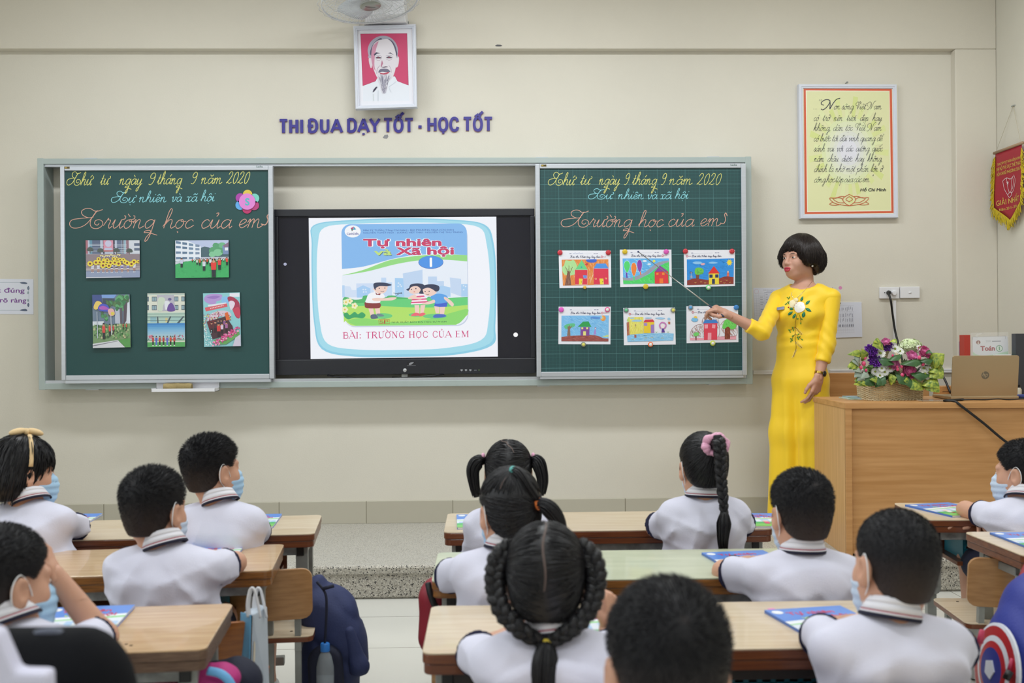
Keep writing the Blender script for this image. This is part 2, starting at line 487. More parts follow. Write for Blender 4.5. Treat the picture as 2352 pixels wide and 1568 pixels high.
# ---------------------------------------------------------------- cursive stroke letters (x-height 1, baseline 0)
G = {
 'a': (1.05, [[(.85, .8), (.55, 1), (.2, .8), (.08, .4), (.25, .02), (.5, .08), (.78, .5), (.88, 1)], [(.88, 1), (.82, .35), (.92, .02), (1.1, .25)]]),
 'b': (.9, [[(.05, .2), (.35, 1.3), (.4, 2.1), (.25, 2.2), (.18, 1.5), (.15, .4), (.35, 0), (.7, .3), (.7, .9), (.55, .85), (.95, .85)]]),
 'c': (.8, [[(.7, .8), (.5, 1), (.2, .8), (.08, .4), (.25, .02), (.5, .05), (.85, .35)]]),
 'd': (1.05, [[(.85, .8), (.55, 1), (.2, .8), (.08, .4), (.25, .02), (.5, .08), (.8, .5), (.9, 1)], [(.95, 1.9), (.86, .9), (.84, .3), (.92, .02), (1.1, .25)]]),
 'e': (.8, [[(.05, .3), (.45, .5), (.65, .8), (.45, 1), (.2, .8), (.1, .35), (.3, .02), (.55, .08), (.85, .4)]]),
 'G': (1.05, [[(.85, .8), (.55, 1), (.2, .8), (.08, .4), (.25, .02), (.5, .08), (.78, .5), (.88, 1)], [(.88, 1), (.82, 0), (.7, -.9), (.45, -1.1), (.35, -.8), (.7, -.3), (1.1, .25)]]),
 'g': (1.05, [[(.85, .8), (.55, 1), (.2, .8), (.08, .4), (.25, .02), (.5, .08), (.78, .5), (.88, 1)], [(.88, 1), (.86, .2), (.82, -.7), (.68, -1.35), (.5, -1.5), (.5, -1.1), (.75, -.55), (.7, -.25), (.3, -.3), (.2, -.5), (.6, -.5), (1.5, -.8)]]),
 'h': (1.05, [[(.0, .2), (.35, 1.2), (.45, 2), (.32, 2.25), (.2, 1.9), (.15, 1), (.12, 0)], [(.14, .4), (.4, .9), (.62, 1), (.72, .75), (.7, .25), (.82, 0), (1.1, .25)]]),
 'i': (.5, [[(.0, .25), (.2, 1)], [(.2, 1), (.16, .3), (.28, 0), (.5, .25)], 'dot']),
 'k': (1., [[(.0, .2), (.35, 1.2), (.45, 2), (.32, 2.25), (.2, 1.9), (.12, 0)], [(.14, .5), (.5, 1), (.7, .9), (.55, .6), (.25, .5), (.5, .4), (.7, 0), (1., .25)]]),
 'l': (.55, [[(.0, .2), (.35, 1.2), (.45, 2), (.32, 2.25), (.2, 1.8), (.16, .4), (.3, 0), (.55, .25)]]),
 'm': (1.55, [[(.0, .6), (.15, 1), (.2, .8), (.14, 0)], [(.16, .5), (.4, .98), (.56, .9), (.54, 0)], [(.56, .5), (.82, .98), (1., .9), (1., .25), (1.15, 0), (1.5, .3)]]),
 'n': (1.1, [[(.0, .6), (.15, 1), (.2, .8), (.14, 0)], [(.16, .5), (.42, .98), (.6, .9), (.6, .25), (.75, 0), (1.08, .25)]]),
 'o': (.9, [[(.55, 1), (.22, .85), (.08, .4), (.28, 0), (.58, .1), (.76, .55), (.62, .95), (.5, 1), (.5, .8), (.95, .8)]]),
 'p': (1., [[(.0, .5), (.2, 1), (.14, 0), (.08, -1)], [(.16, .5), (.42, .98), (.68, .85), (.7, .35), (.5, 0), (.25, .1)], [(.6, .05), (1., .25)]]),
 'q': (1., [[(.85, .8), (.55, 1), (.2, .8), (.08, .4), (.25, .02), (.5, .08), (.78, .5), (.88, 1)], [(.88, 1), (.8, 0), (.72, -1)], [(.76, -.5), (1.05, .25)]]),
 'r': (.8, [[(.0, .3), (.25, 1), (.3, 1.15), (.35, .95), (.55, .9), (.5, .3), (.62, 0), (.85, .25)]]),
 's': (.75, [[(.0, .2), (.35, .9), (.38, 1.15), (.45, .8), (.6, .35), (.45, 0), (.15, .08)], [(.45, 0), (.8, .3)]]),
 't': (.65, [[(.0, .25), (.28, 1)], [(.32, 1.7), (.22, .4), (.34, 0), (.65, .25)], [(.05, 1.05), (.55, 1.1)]]),
 'u': (1.05, [[(.0, .4), (.18, 1), (.14, .3), (.3, 0), (.6, .3), (.78, 1)], [(.78, 1), (.74, .3), (.85, 0), (1.08, .25)]]),
 'v': (.9, [[(.0, .7), (.15, 1), (.22, .5), (.3, 0), (.6, .3), (.72, .95), (.6, .85), (.95, .85)]]),
 'x': (.9, [[(.05, .85), (.25, 1), (.4, .8), (.42, .2), (.25, 0), (.08, .1)], [(.85, .85), (.65, 1), (.45, .8), (.42, .3), (.6, 0), (.9, .25)]]),
 'y': (1.05, [[(.0, .4), (.18, 1), (.14, .3), (.3, 0), (.6, .3), (.8, 1)], [(.8, 1), (.74, 0), (.6, -.9), (.38, -1.1), (.3, -.8), (.65, -.3), (1.08, .25)]]),
 '2': (1.05, [[(.1, 1.5), (.3, 1.95), (.65, 1.9), (.72, 1.4), (.4, .6), (.0, .05)], [(.0, .05), (.25, .15), (.55, 0), (.95, .2)]]),
 '0': (1.0, [[(.5, 1.95), (.2, 1.6), (.1, .8), (.25, .1), (.5, 0), (.75, .5), (.8, 1.3), (.65, 1.85), (.5, 1.95)]]),
 '9': (.95, [[(.75, 1.4), (.55, 1.05), (.25, 1.1), (.15, 1.5), (.35, 1.95), (.65, 1.9), (.78, 1.4), (.7, .5), (.45, 0), (.15, .1)]]),
 'T': (1.15, [[(x - .28 * y, y) for x, y in p] for p in ([(1.25, 2.15), (.85, 1.98), (.49, 1.98), (.1, 2.25), (-.35, 2.25), (-.74, 1.96), (-.65, 1.5), (-.12, 1.2), (.35, 1.3)], [(.75, 2.05), (.49, 1.7), (.1, 1.0), (0, .42), (.2, .03), (.7, -.02), (1.12, .32), (1.18, .72), (.88, .98), (.52, .86), (.42, .52), (.66, .36), (.86, .56)], [(-.12, 1.2), (-.9, 1.12), (-1.7, .95), (-1.95, .47), (-1.7, .06), (-1.1, .06), (-.39, .47), (.23, 1.26), (.75, 2.05)])]),
 'N': (2.0, [[(.1, .9), (-.3, 1.1), (-.4, 1.6), (.1, 2.1), (.7, 1.9), (.8, 1.2), (.55, .3), (.2, -.1), (-.1, .1)], [(.7, 1.95), (.95, 1.2), (1.2, .05)], [(1.2, .05), (1.35, 1.2), (1.6, 2.1), (2.1, 2.4)]]),
 'V': (1.4, [[(.5, 1.), (.0, 1.1), (-.2, 1.6), (.2, 2.1), (.6, 1.9), (.65, 1.2), (.7, .05)], [(.7, .05), (1., 1.2), (1.2, 2.), (.95, 2.2), (.85, 1.9), (1.2, 1.7), (1.5, 1.9)]]),
 'K': (1.6, [[(.3, 2.1), (.35, 1.2), (.15, .1), (-.1, .1)], [(1.2, 2.1), (.8, 1.5), (.35, 1.1), (.8, .6), (1.1, .05), (1.5, .3)], [(.35, 2.), (-.1, 1.9), (-.1, 1.5)]]),
 'B': (1.5, [[(.4, 2.1), (.4, 1.2), (.2, .1), (-.1, .2)], [(-.1, 1.6), (.1, 2.1), (.7, 2.2), (1.1, 1.8), (.9, 1.3), (.5, 1.2), (1., 1.1), (1.2, .5), (.8, 0), (.3, .2)]]),
 ',': (.4, [[(.2, .15), (.12, -.25)]]), '.': (.4, [[(.18, .12), (.24, .02)]]), '"': (.5, [[(.2, 2.1), (.15, 1.7)], [(.4, 2.1), (.35, 1.7)]]),
}
G['Q'] = (1.15, [[(x * (.72 if x < -.3 else 1), y) for x, y in p] for p in G['T'][1]])
G['đ'] = (G['d'][0], G['d'][1] + [[(.65, 1.5), (1.15, 1.55)]])
MARKS = {'\u0300': [(-.25, 1.65), (.05, 1.3)], '\u0301': [(.05, 1.3), (.3, 1.7)], '\u0303': [(-.3, 1.35), (-.1, 1.6), (.1, 1.4), (.35, 1.6)],
         '\u0309': [(-.1, 1.7), (.12, 1.75), (.1, 1.5), (0, 1.35)], '\u0323': [(-.05, -.38), (.05, -.45), (.0, -.5)], '\u0302': [(-.25, 1.25), (.02, 1.55), (.28, 1.25)],
         '\u0306': [(-.25, 1.55), (0, 1.28), (.28, 1.55)]}
MID = {'a': .48, 'e': .42, 'i': .2, 'o': .42, 'u': .45, 'y': .48}
def cursive(word):
 out, x = [], 0.0
 for ch in unicodedata.normalize('NFC', word):
  if ch == 'đ':
   base, marks = 'đ', ''
  else:
   d = unicodedata.normalize('NFD', ch)
   base, marks = d[0], d[1:]
  adv, strokes = G[base]
  two = any(m in '\u0302\u0306' for m in marks)
  for st in strokes:
   if st == 'dot':
    if not any(m not in '\u0323' for m in marks):
     out.append([(x + .28, 1.45), (x + .32, 1.5), (x + .3, 1.58)])
    continue
   out.append([(x + p, q) for p, q in st])
  for m in marks:
   if m == '\u031b':
    ex = .8 if base == 'u' else .62
    out.append([(x + ex, .98), (x + ex + .28, 1.1), (x + ex + .25, 1.4), (x + ex + .1, 1.42)])
   else:
    dx, dy = x + MID.get(base, .45), 0
    if two and m in '\u0300\u0301\u0303\u0309':
     dx, dy = dx + .3, .25
    out.append([(dx + p, q + dy) for p, q in MARKS[m]])
  x += adv
 return out, x
def write(cv, word, x0, x1, yb, xh, wd, col, slant=0.28):
 """a cursive word from x0 to x1 on the baseline yb of the canvas"""
 st, L = cursive(word.replace('T', 'Q') if xh < 15 else word)
 kx = (x1 - x0) / max(L, .1)
 for s_ in st:
  pts = smooth(s_, 5)
  cv.line([(x0 + p * kx + q * xh * slant, yb - q * xh) for p, q in pts], wd, col)
# ---------------------------------------------------------------- distance-field modelling of bodies, hair and cloth
class Field:
 def __init__(s):
  s.ops = []
 def cone(s, a, b, ra, rb=None, k=0.02, sub=False):
  s.ops.append(('c', np.array(a, np.float32), np.array(b, np.float32), ra, ra if rb is None else rb, k, sub))
  return s
 def ell(s, c, r, Rm=None, k=0.02, sub=False):
  s.ops.append(('e', np.array(c, np.float32), np.array(r, np.float32), None if Rm is None else np.array(Rm, np.float32), None, k, sub))
  return s
 def copy(s):
  f = Field()
  f.ops = list(s.ops)
  return f
 def grid(s, lo, hi, h, infl=0.0):
  ax = [np.arange(lo[i], hi[i] + h, h, dtype=np.float32) for i in range(3)]
  V = np.full([len(a) for a in ax], 0.5, np.float32)
  for op in s.ops:
   kind, a, b, r1, r2, k, sub = op
   if kind == 'c':
    rr = max(r1, r2)
    blo, bhi = np.minimum(a, b) - rr, np.maximum(a, b) + rr
   else:
    rr = float(np.max(b))
    blo, bhi = a - rr, a + rr
   mg = k + 3 * h + abs(infl) + 0.012
   sl = []
   for i in range(3):
    i0 = max(0, int((blo[i] - mg - lo[i]) / h))
    i1 = min(len(ax[i]), int((bhi[i] + mg - lo[i]) / h) + 2)
    if i1 <= i0:
     break
    sl.append(slice(i0, i1))
   if len(sl) < 3:
    continue
   x = ax[0][sl[0]][:, None, None]
   y = ax[1][sl[1]][None, :, None]
   z = ax[2][sl[2]][None, None, :]
   if kind == 'c':
    d = b - a
    L2 = float(d @ d) + 1e-12
    px, py, pz = x - a[0], y - a[1], z - a[2]
    t = np.clip((px * d[0] + py * d[1] + pz * d[2]) / L2, 0, 1)
    D = np.sqrt((px - t * d[0]) ** 2 + (py - t * d[1]) ** 2 + (pz - t * d[2]) ** 2) - (r1 + (r2 - r1) * t)
   else:
    px, py, pz = x - a[0], y - a[1], z - a[2]
    if r1 is not None:
     m = r1
     px, py, pz = (m[0, 0] * px + m[1, 0] * py + m[2, 0] * pz, m[0, 1] * px + m[1, 1] * py + m[2, 1] * pz, m[0, 2] * px + m[1, 2] * py + m[2, 2] * pz)
    k0 = np.sqrt((px / b[0]) ** 2 + (py / b[1]) ** 2 + (pz / b[2]) ** 2)
    k1 = np.sqrt((px / b[0] ** 2) ** 2 + (py / b[1] ** 2) ** 2 + (pz / b[2] ** 2) ** 2) + 1e-9
    D = k0 * (k0 - 1) / k1
   S = V[sl[0], sl[1], sl[2]]
   if sub:
    D = -D
    hh = np.maximum(k - np.abs(S - D), 0) / k
    V[sl[0], sl[1], sl[2]] = np.maximum(S, D) + hh * hh * k / 4
   else:
    hh = np.maximum(k - np.abs(S - D), 0) / k
    V[sl[0], sl[1], sl[2]] = np.minimum(S, D) - hh * hh * k / 4
  return ax, V - infl
def smax(a, b, k=0.006):
 h = np.maximum(k - np.abs(a - b), 0) / k
 return np.maximum(a, b) + h * h * k / 4
def nets(ax, V):
 """surface nets: zero level of V as quads"""
 ins = V < 0
 nx, ny, nz = V.shape
 c = np.zeros((nx - 1, ny - 1, nz - 1), np.int8)
 for i in (0, 1):
  for j in (0, 1):
   for k in (0, 1):
    c += ins[i:nx - 1 + i, j:ny - 1 + j, k:nz - 1 + k]
 act = (c > 0) & (c < 8)
 I, J, K = np.nonzero(act)
 if len(I) == 0:
  return np.zeros((0, 3)), np.zeros((0, 4), int)
 P = np.zeros((len(I), 3))
 cnt = np.zeros(len(I))
 for d in range(3):
  for a in (0, 1):
   for b in (0, 1):
    o0 = [0, 0, 0]
    e = [q for q in range(3) if q != d]
    o0[e[0]], o0[e[1]] = a, b
    o1 = list(o0)
    o1[d] = 1
    v0 = V[I + o0[0], J + o0[1], K + o0[2]]
    v1 = V[I + o1[0], J + o1[1], K + o1[2]]
    m = (v0 < 0) != (v1 < 0)
    t = np.where(m, v0 / np.where(m, v0 - v1, 1), 0)
    q = np.array(o0, float)[None, :].repeat(len(I), 0)
    q[:, d] = t
    P += q * m[:, None]
    cnt += m
 P /= cnt[:, None]
 h = ax[0][1] - ax[0][0]
 W = np.stack([ax[0][I], ax[1][J], ax[2][K]], 1) + P * h
 idx = np.full(act.shape, -1, np.int64)
 idx[I, J, K] = np.arange(len(I))
 F = []
 for d in range(3):
  sh = [slice(1, -1)] * 3
  sh[d] = slice(0, -1)
  s1 = list(sh)
  s1[d] = slice(1, None)
  A, B = ins[tuple(sh)], ins[tuple(s1)]
  X = np.argwhere(A != B)
  if len(X) == 0:
   continue
  fl = A[tuple(X.T)]
  X = X + np.array([1 if q != d else 0 for q in range(3)])
  e = [(d + 1) % 3, (d + 2) % 3]
  def g(a, b):
   Y = X.copy()
   Y[:, e[0]] -= a
   Y[:, e[1]] -= b
   return idx[Y[:, 0], Y[:, 1], Y[:, 2]]
  q = np.stack([g(1, 1), g(0, 1), g(0, 0), g(1, 0)], 1)
  q[~fl] = q[~fl][:, ::-1]
  F.append(q)
 F = np.concatenate(F)
 F = F[(F >= 0).all(1)]
 return W, F
def field_mesh(f, lo, hi, h, infl=0.0, post=None):
 ax, V = f.grid(lo, hi, h, infl)
 if post:
  X, Y, Z = np.meshgrid(*ax, indexing='ij', sparse=True)
  V = post(X, Y, Z, V)
 return nets(ax, V)
def join(*ms):
 Vs, Fs, n = [], [], 0
 for V, F in ms:
  Vs.append(V)
  Fs.append(F + n)
  n += len(V)
 return np.concatenate(Vs), np.concatenate(Fs)
def rotm(yaw, pitch=0, roll=0):
 """yaw turns the head to its left, pitch > 0 looks down, roll tilts to its right"""
 return np.array((Matrix.Rotation(yaw, 3, 'Z') @ Matrix.Rotation(-pitch, 3, 'X') @ Matrix.Rotation(roll, 3, 'Y')))
# ---------------------------------------------------------------- heads (local frame: facing +Y, origin between the ears)
def head_ops(f, T, s, adult=False):
 """T maps local -> world, s the per-axis scale"""
 s = np.array(s)
 sm = float(s.mean())
 def E(c, r, k=.02, sub=False, tilt=None):
  Rl = T[0] if tilt is None else T[0] @ tilt
  f.ell(T[0] @ (np.array(c) * s) + T[1], np.array(r) * s, Rl, k * sm, sub)
 def Cn(a, b, r, r2, k=.02):
  f.cone(T[0] @ (np.array(a) * s) + T[1], T[0] @ (np.array(b) * s) + T[1], r * sm, r2 * sm, k * sm)
 E((0, -.018, .035), (.074, .094, .085))
 E((0, .026, -.03), (.060, .064, .082), .03)
 E((0, .052, -.086), (.034, .032, .027), .035)
 for q in (-1, 1):
  E((q * .037, .052, -.03), (.026, .03, .03), .025)
  E((q * .045, .0, -.06), (.022, .04, .035), .03)
  E((q * .031, .094, .006), (.019, .014, .012), .012, True)
  Cn((q * .012, .083, .024), (q * .04, .073, .023), .010, .009, .016)
  E((q * .031, .0735, .004), (.0165, .0115, .0125), .004)
  E((q * .012, .094, -.032), (.008, .010, .008), .008)
  tl = np.array(Matrix.Rotation(q * R(-20), 3, 'Z'))
  E((q * .083, -.010, -.008), (.010, .021, .034), .008, False, tl)
  E((q * .093, -.003, -.004), (.008, .012, .02), .006, True, tl)
  E((q * .082, -.006, -.036), (.007, .010, .011), .008)
 Cn((0, .088, .008), (0, .105, -.026), .0075, .0105, .014)
 E((0, .086, -.062), (.026, .016, .018), .02)
def eyes_mesh(T, s, nm, par, open_=1.0):
 s = np.array(s)
 for q in (-1, 1):
  mb = MB()
  M = Matrix([list(T[0][0]) + [0], list(T[0][1]) + [0], list(T[0][2]) + [0], [0, 0, 0, 1]])
  c = T[0] @ (np.array((q * .031, .0785, .004)) * s) + T[1]
  mb.ball(Vector(c), tuple(np.array((.0135, .0085, .0056 * open_)) * s), 8, M, '#e9e4e0')
  c2 = T[0] @ (np.array((q * .031, .0835, .004)) * s) + T[1]
  mb.ball(Vector(c2), tuple(np.array((.0068, .0045, .0056 * open_)) * s), 7, M, '#1c120e')
  mb.build(nm, GLOSSP, par, True)
def ell_radius(c, r, d):
 """distance along unit d from the ellipsoid centre to its surface"""
 return 1 / np.sqrt(((d / r) ** 2).sum(-1))
CRC, CRR = np.array((0, -.018, .035)), np.array((.074, .094, .085))
def hair_base(thick_fn, zline_fn, s, nape=.044, extra=None, h=.0042):
 f = Field()
 f.ell(CRC * s, CRR * s, None, .02)
 f.ell(np.array((0, -.050, -.02)) * s, np.array((.054, .052, .055)) * s, None, .03)
 f.cone(np.array((0, -.03, -.03)) * s, np.array((0, -.036, -.09)) * s, nape * s[0], nape * .92 * s[0], .03)
 if extra:
  extra(f)
 def post(X, Y, Z, V):
  x, y, z = X / s[0], Y / s[1], Z / s[2]
  V = V - thick_fn(x, y, z)
  return smax(V, (zline_fn(x, y) - z) * s[2], .006)
 return field_mesh(f, (-.14, -.16, -.15), (.14, .13, .16), h, 0, post)
def place(V, T):
 return np.asarray(V) @ np.array(T[0]).T + T[1]
def vnormals(V, F):
 n = np.cross(V[F[:, 2]] - V[F[:, 0]], V[F[:, 3]] - V[F[:, 1]])
 N = np.zeros_like(V)
 for i in range(4):
  np.add.at(N, F[:, i], n)
 return N / (np.linalg.norm(N, axis=1, keepdims=True) + 1e-12)
def strand_mesh(paths, rad):
 """paths (n, m, 3), rad (n, m): three-sided tapered strands"""
 n, m, _ = paths.shape
 t = np.gradient(paths, axis=1)
 t /= np.linalg.norm(t, axis=2, keepdims=True) + 1e-9
 up = RNG.normal(size=(n, 1, 3))
 a = up - (up * t).sum(2, keepdims=True) * t
 a /= np.linalg.norm(a, axis=2, keepdims=True) + 1e-9
 b = np.cross(t, a)
 ring = np.stack([paths + (a * math.cos(2 * PI * k / 3) + b * math.sin(2 * PI * k / 3)) * rad[..., None] for k in range(3)], 2)
 V = ring.reshape(-1, 3)
 base = (np.arange(n)[:, None] * m + np.arange(m - 1)[None, :]) * 3
 F = []
 for k in range(3):
  k2 = (k + 1) % 3
  F.append(np.stack([base + k, base + k2, base + 3 + k2, base + 3 + k], -1).reshape(-1, 4))
 return V, np.concatenate(F)
def boy_hair(s, top=.015, side=.005, spike=.011, n=9000, whorl=(.0, -.085, .10), seed=1):
 s = np.array(s)
 rng = np.random.default_rng(seed)
 def thick(x, y, z):
  t = np.clip((z + .02) / .10, 0, 1)
  return side * .8 + (top - side) * t + 0 * x
 def zl(x, y):
  return np.interp(y, (-.11, -.06, -.03, -.012, .0, .016, .03, .05, .07, .1), (-.075, -.068, -.05, -.012, .024, .022, .012, .045, .068, .075)) + 0 * x
 V, F = hair_base(thick, zl, s)
 N = vnormals(V, F)
 i = rng.integers(0, len(V), n)
 p, nn = V[i], N[i]
 keep = nn[:, 2] > -.75
 p, nn = p[keep], nn[keep]
 w = np.array(whorl) * s
 away = p - w
 away -= (away * nn).sum(1, keepdims=True) * nn
 away /= np.linalg.norm(away, axis=1, keepdims=True) + 1e-6
 sw = np.cross(nn, away)
 z = p[:, 2] / s[2]
 L = np.interp(z, (-.06, 0, .05, .1), (.15, .3, .7, 1)) * spike * (0.6 + .6 * rng.random(len(p)))
 d = nn * .62 + away * .6 + sw * .35 + rng.normal(size=p.shape) * .09
 d /= np.linalg.norm(d, axis=1, keepdims=True)
 d2 = nn * .25 + away * .8 + sw * .4 + rng.normal(size=p.shape) * .1
 paths = np.stack([p - nn * .003, p + d * L[:, None] * .55, p + d * L[:, None] * .8 + d2 * L[:, None] * .35], 1)
 rad = np.stack([np.full(len(p), .0006), np.full(len(p), .0005), np.full(len(p), .0001)], 1)
 return join((V, F), strand_mesh(paths, rad))
def girl_cap(s, ties, parts=(), thick=.010, n=900, hl=None, seed=2, flow=None, lift=.0):
 """smooth pulled-back hair: a cap plus strands that run from the hairline or parting to the nearest tie"""
 s = np.array(s)
 rng = np.random.default_rng(seed)
 def th(x, y, z):
  return thick + 0 * x + 0 * y + .003 * np.clip((z - .02) / .1, 0, 1)
 def zl(x, y):
  hx, hy = hl or ((-.11, -.07, -.035, -.015, .005, .02, .04, .06, .08, .1), (-.075, -.068, -.045, -.005, .03, .03, .035, .062, .08, .085))
  return np.interp(y, hx, hy) + 0 * x
 V, F = hair_base(th, zl, s)
 c, r = CRC * s, CRR * s + thick + .003
 d = rng.normal(size=(n * 3, 3))
 d /= np.linalg.norm(d, axis=1, keepdims=True)
 P = c + d * ell_radius(c, r, d)[:, None]
 ok = (P[:, 2] / s[2] > zl(0, P[:, 1] / s[1]) - .004) | (P[:, 1] / s[1] < -.07)
 d, P = d[ok][:n], P[ok][:n]
 ties = np.array(ties) * s
 if flow is None:
  k = np.argmin(((P[:, None, :] - ties[None]) ** 2).sum(2), 1)
 else:
  k = flow(P / s)
 td = ties[k] - c
 td /= np.linalg.norm(td, axis=1, keepdims=True)
 m = 7
 tt = np.linspace(0, 1, m)[None, :, None]
 D = d[:, None, :] * (1 - tt) + td[:, None, :] * tt
 D /= np.linalg.norm(D, axis=2, keepdims=True)
 bv = BVHTree.FromPolygons([tuple(map(float, q)) for q in V], [tuple(int(j) for j in f_) for f_ in F])
 rr = ell_radius(c, r, D)
 for a in range(D.shape[0]):
  for b in range(m):
   dv = Vector(D[a, b])
   hit = bv.ray_cast(Vector(c) + dv * .3, -dv)
   if hit[0] is not None:
    rr[a, b] = (hit[0] - Vector(c)).length
 off = .0003 + lift * np.sin(np.linspace(0, PI, m))[None, :, None] + .0018 * rng.random((len(d), 1, 1))
 paths = c + D * (rr[..., None] + off)
 rad = np.full(paths.shape[:2], .0015)
 rad[:, 0] = .0005
 rad[:, -1] = .001
 return join((V, F), strand_mesh(paths, rad))
def lock(pts, r0, r1, n=70, seed=3, mid=1.0, wave=.0, rs=.0016, mm=16):
 """a tail of hair: many strands along one curve; r0 at the tie, mid * r0 halfway, r1 at the tip"""
 rng = np.random.default_rng(seed)
 C = np.array(smooth([tuple(p) for p in pts], 8))
 m = mm
 u = np.linspace(0, 1, m)
 ci = np.stack([np.interp(u, np.linspace(0, 1, len(C)), C[:, i]) for i in range(3)], 1)
 t = np.gradient(ci, axis=0)
 t /= np.linalg.norm(t, axis=1, keepdims=True)
 a = np.cross(t, np.array((.3, .9, .1)))
 a /= np.linalg.norm(a, axis=1, keepdims=True)
 b = np.cross(t, a)
 rr = np.interp(u, (0, .35, 1), (r0, r0 * mid, r1))
 th = rng.random(n) * 2 * PI
 ro = np.sqrt(rng.random(n))
 ro[:n // 2] = 1
 tw = rng.normal(size=n) * .25
 ang = th[:, None] + tw[:, None] * u[None]
 paths = ci[None] + (a[None] * np.cos(ang)[..., None] + b[None] * np.sin(ang)[..., None]) * (rr[None] * ro[:, None])[..., None]
 paths += wave * np.sin(9 * u + 0)[None, :, None] * a[None]
 endk = 1 - .12 * rng.random(n)
 paths = np.stack([np.stack([np.interp(u * e, u, p[:, i]) for i in range(3)], 1) for p, e in zip(paths, endk)])
 rad = np.full((n, m), rs)
 rad[:, -1] = .0003
 core = MB().tube([tuple(q) for q in ci], [max(float(x) * .8, .0012) for x in rr], 8)
 cv, cf = np.array(core.v), [f for f in core.f if len(f) == 4]
 return join((cv, np.array(cf)), strand_mesh(paths, rad))
def braid(pts, w, d, rs, turns, r_end=.6, seed=4):
 C = np.array(smooth([tuple(p) for p in pts], 10))
 m = int(turns * 18)
 u = np.linspace(0, 1, m)
 ci = np.stack([np.interp(u, np.linspace(0, 1, len(C)), C[:, i]) for i in range(3)], 1)
 t = np.gradient(ci, axis=0)
 t /= np.linalg.norm(t, axis=1, keepdims=True)
 out = t * 0
 out[:] = (0, -1, 0)
 a = np.cross(t, out)
 a /= np.linalg.norm(a, axis=1, keepdims=True)
 b = np.cross(t, a)
 res = []
 k = np.interp(u, (0, .15, .8, 1), (.75, 1, r_end, r_end * .7))
 rng = np.random.default_rng(seed)
 for j in range(3):
  ph = 2 * PI * (u * turns + j / 3)
  cj = ci + a * (w * np.sin(ph) * k)[:, None] + b * (d * np.sin(2 * ph) * k)[:, None]
  mb = MB().tube([tuple(q) for q in cj], [float(rs * x) for x in k], 8)
  res.append((np.array(mb.v), np.array([f for f in mb.f if len(f) == 4])))
  n = 16
  th = rng.random(n) * 2 * PI
  tj = np.gradient(cj, axis=0)
  tj /= np.linalg.norm(tj, axis=1, keepdims=True)
  aj = np.cross(tj, np.array((.2, .3, .9)))
  aj /= np.linalg.norm(aj, axis=1, keepdims=True)
  bj = np.cross(tj, aj)
  P = cj[None] + (aj[None] * np.cos(th)[:, None, None] + bj[None] * np.sin(th)[:, None, None]) * (rs * k * .98)[None, :, None]
  res.append(strand_mesh(P, np.full(P.shape[:2], .0014)))
 return join(*res)
# ---------------------------------------------------------------- hands (wrist at origin, fingers along +Y, palm down, right hand)
HANDC = {}
def hand_mesh(pose, scale, left, h=.0032):
 key = (pose, left, round(scale, 2))
 if key in HANDC:
  return HANDC[key]
 f = Field()
 curls = {'flat': (.12, .10, .12, .15), 'relax': (.35, .42, .48, .52), 'grip': (1.15, 1.25, 1.3, 1.35), 'point': (.75, 1.1, 1.25, 1.3), 'droop': (.3, .9, .75, .6)}[pose]
 fx = (-.030, -.010, .011, .030)
 fy = (.086, .092, .088, .078)
 fl = ((.040, .025, .021), (.045, .029, .022), (.041, .026, .021), (.032, .020, .018))
 fr = (.0088, .0090, .0086, .0076)
 for q in (-.017, 0, .017):
  f.cone((q, -.012, 0), (q * 1.1, .02, 0), .0165, .0165, .012)
 for i in range(4):
  f.cone((fx[i] * .45, .005, 0), (fx[i], fy[i] - .006, .001), .0145, .0115, .012)
 for i in range(4):
  p = np.array((fx[i], fy[i], 0.))
  a = 0
  sp = (-.10, -.02, .05, .13)[i] if pose in ('flat', 'relax', 'droop') else 0
  rr = fr[i]
  for j in range(3):
   a += curls[i] * (1.0, 1.05, .65)[j]
   d = np.array((math.sin(sp) * math.cos(a), math.cos(a), -math.sin(a)))
   q = p + d * fl[i][j]
   f.cone(p, q, rr, rr * .92, .004)
   p, rr = q, rr * .93
 th = {'grip': [(-.022, .018, -.004), (-.040, .050, -.026), (-.026, .078, -.038), (-.010, .092, -.040)],
          'point': [(-.022, .018, -.004), (-.044, .050, -.020), (-.036, .082, -.030), (-.026, .104, -.030)]}.get(
  pose, [(-.022, .018, -.003), (-.047, .050, -.013), (-.056, .078, -.019), (-.058, .098, -.021)])
 for i, (ra, rb) in enumerate(((.0155, .0115), (.0112, .0098), (.0096, .0078))):
  f.cone(th[i], th[i + 1], ra, rb, .010 if i == 0 else .004)
 V, F = field_mesh(f, (-.085, -.035, -.11), (.07, .20, .03), h)
 V = V * scale
 if left:
  V = V * np.array((-1, 1, 1))
  F = F[:, ::-1]
 HANDC[key] = (V, F)
 return HANDC[key]
def hand_at(wrist, direc, palm, pose, scale, left):
 """palm: the way the palm faces"""
 y = np.array(direc, float)
 y /= np.linalg.norm(y)
 z = -np.array(palm, float)
 z = z - (z @ y) * y
 z /= np.linalg.norm(z)
 x = np.cross(y, z)
 V, F = hand_mesh(pose, scale, left)
 return V @ np.stack([x, y, z], 0) + np.array(wrist), F
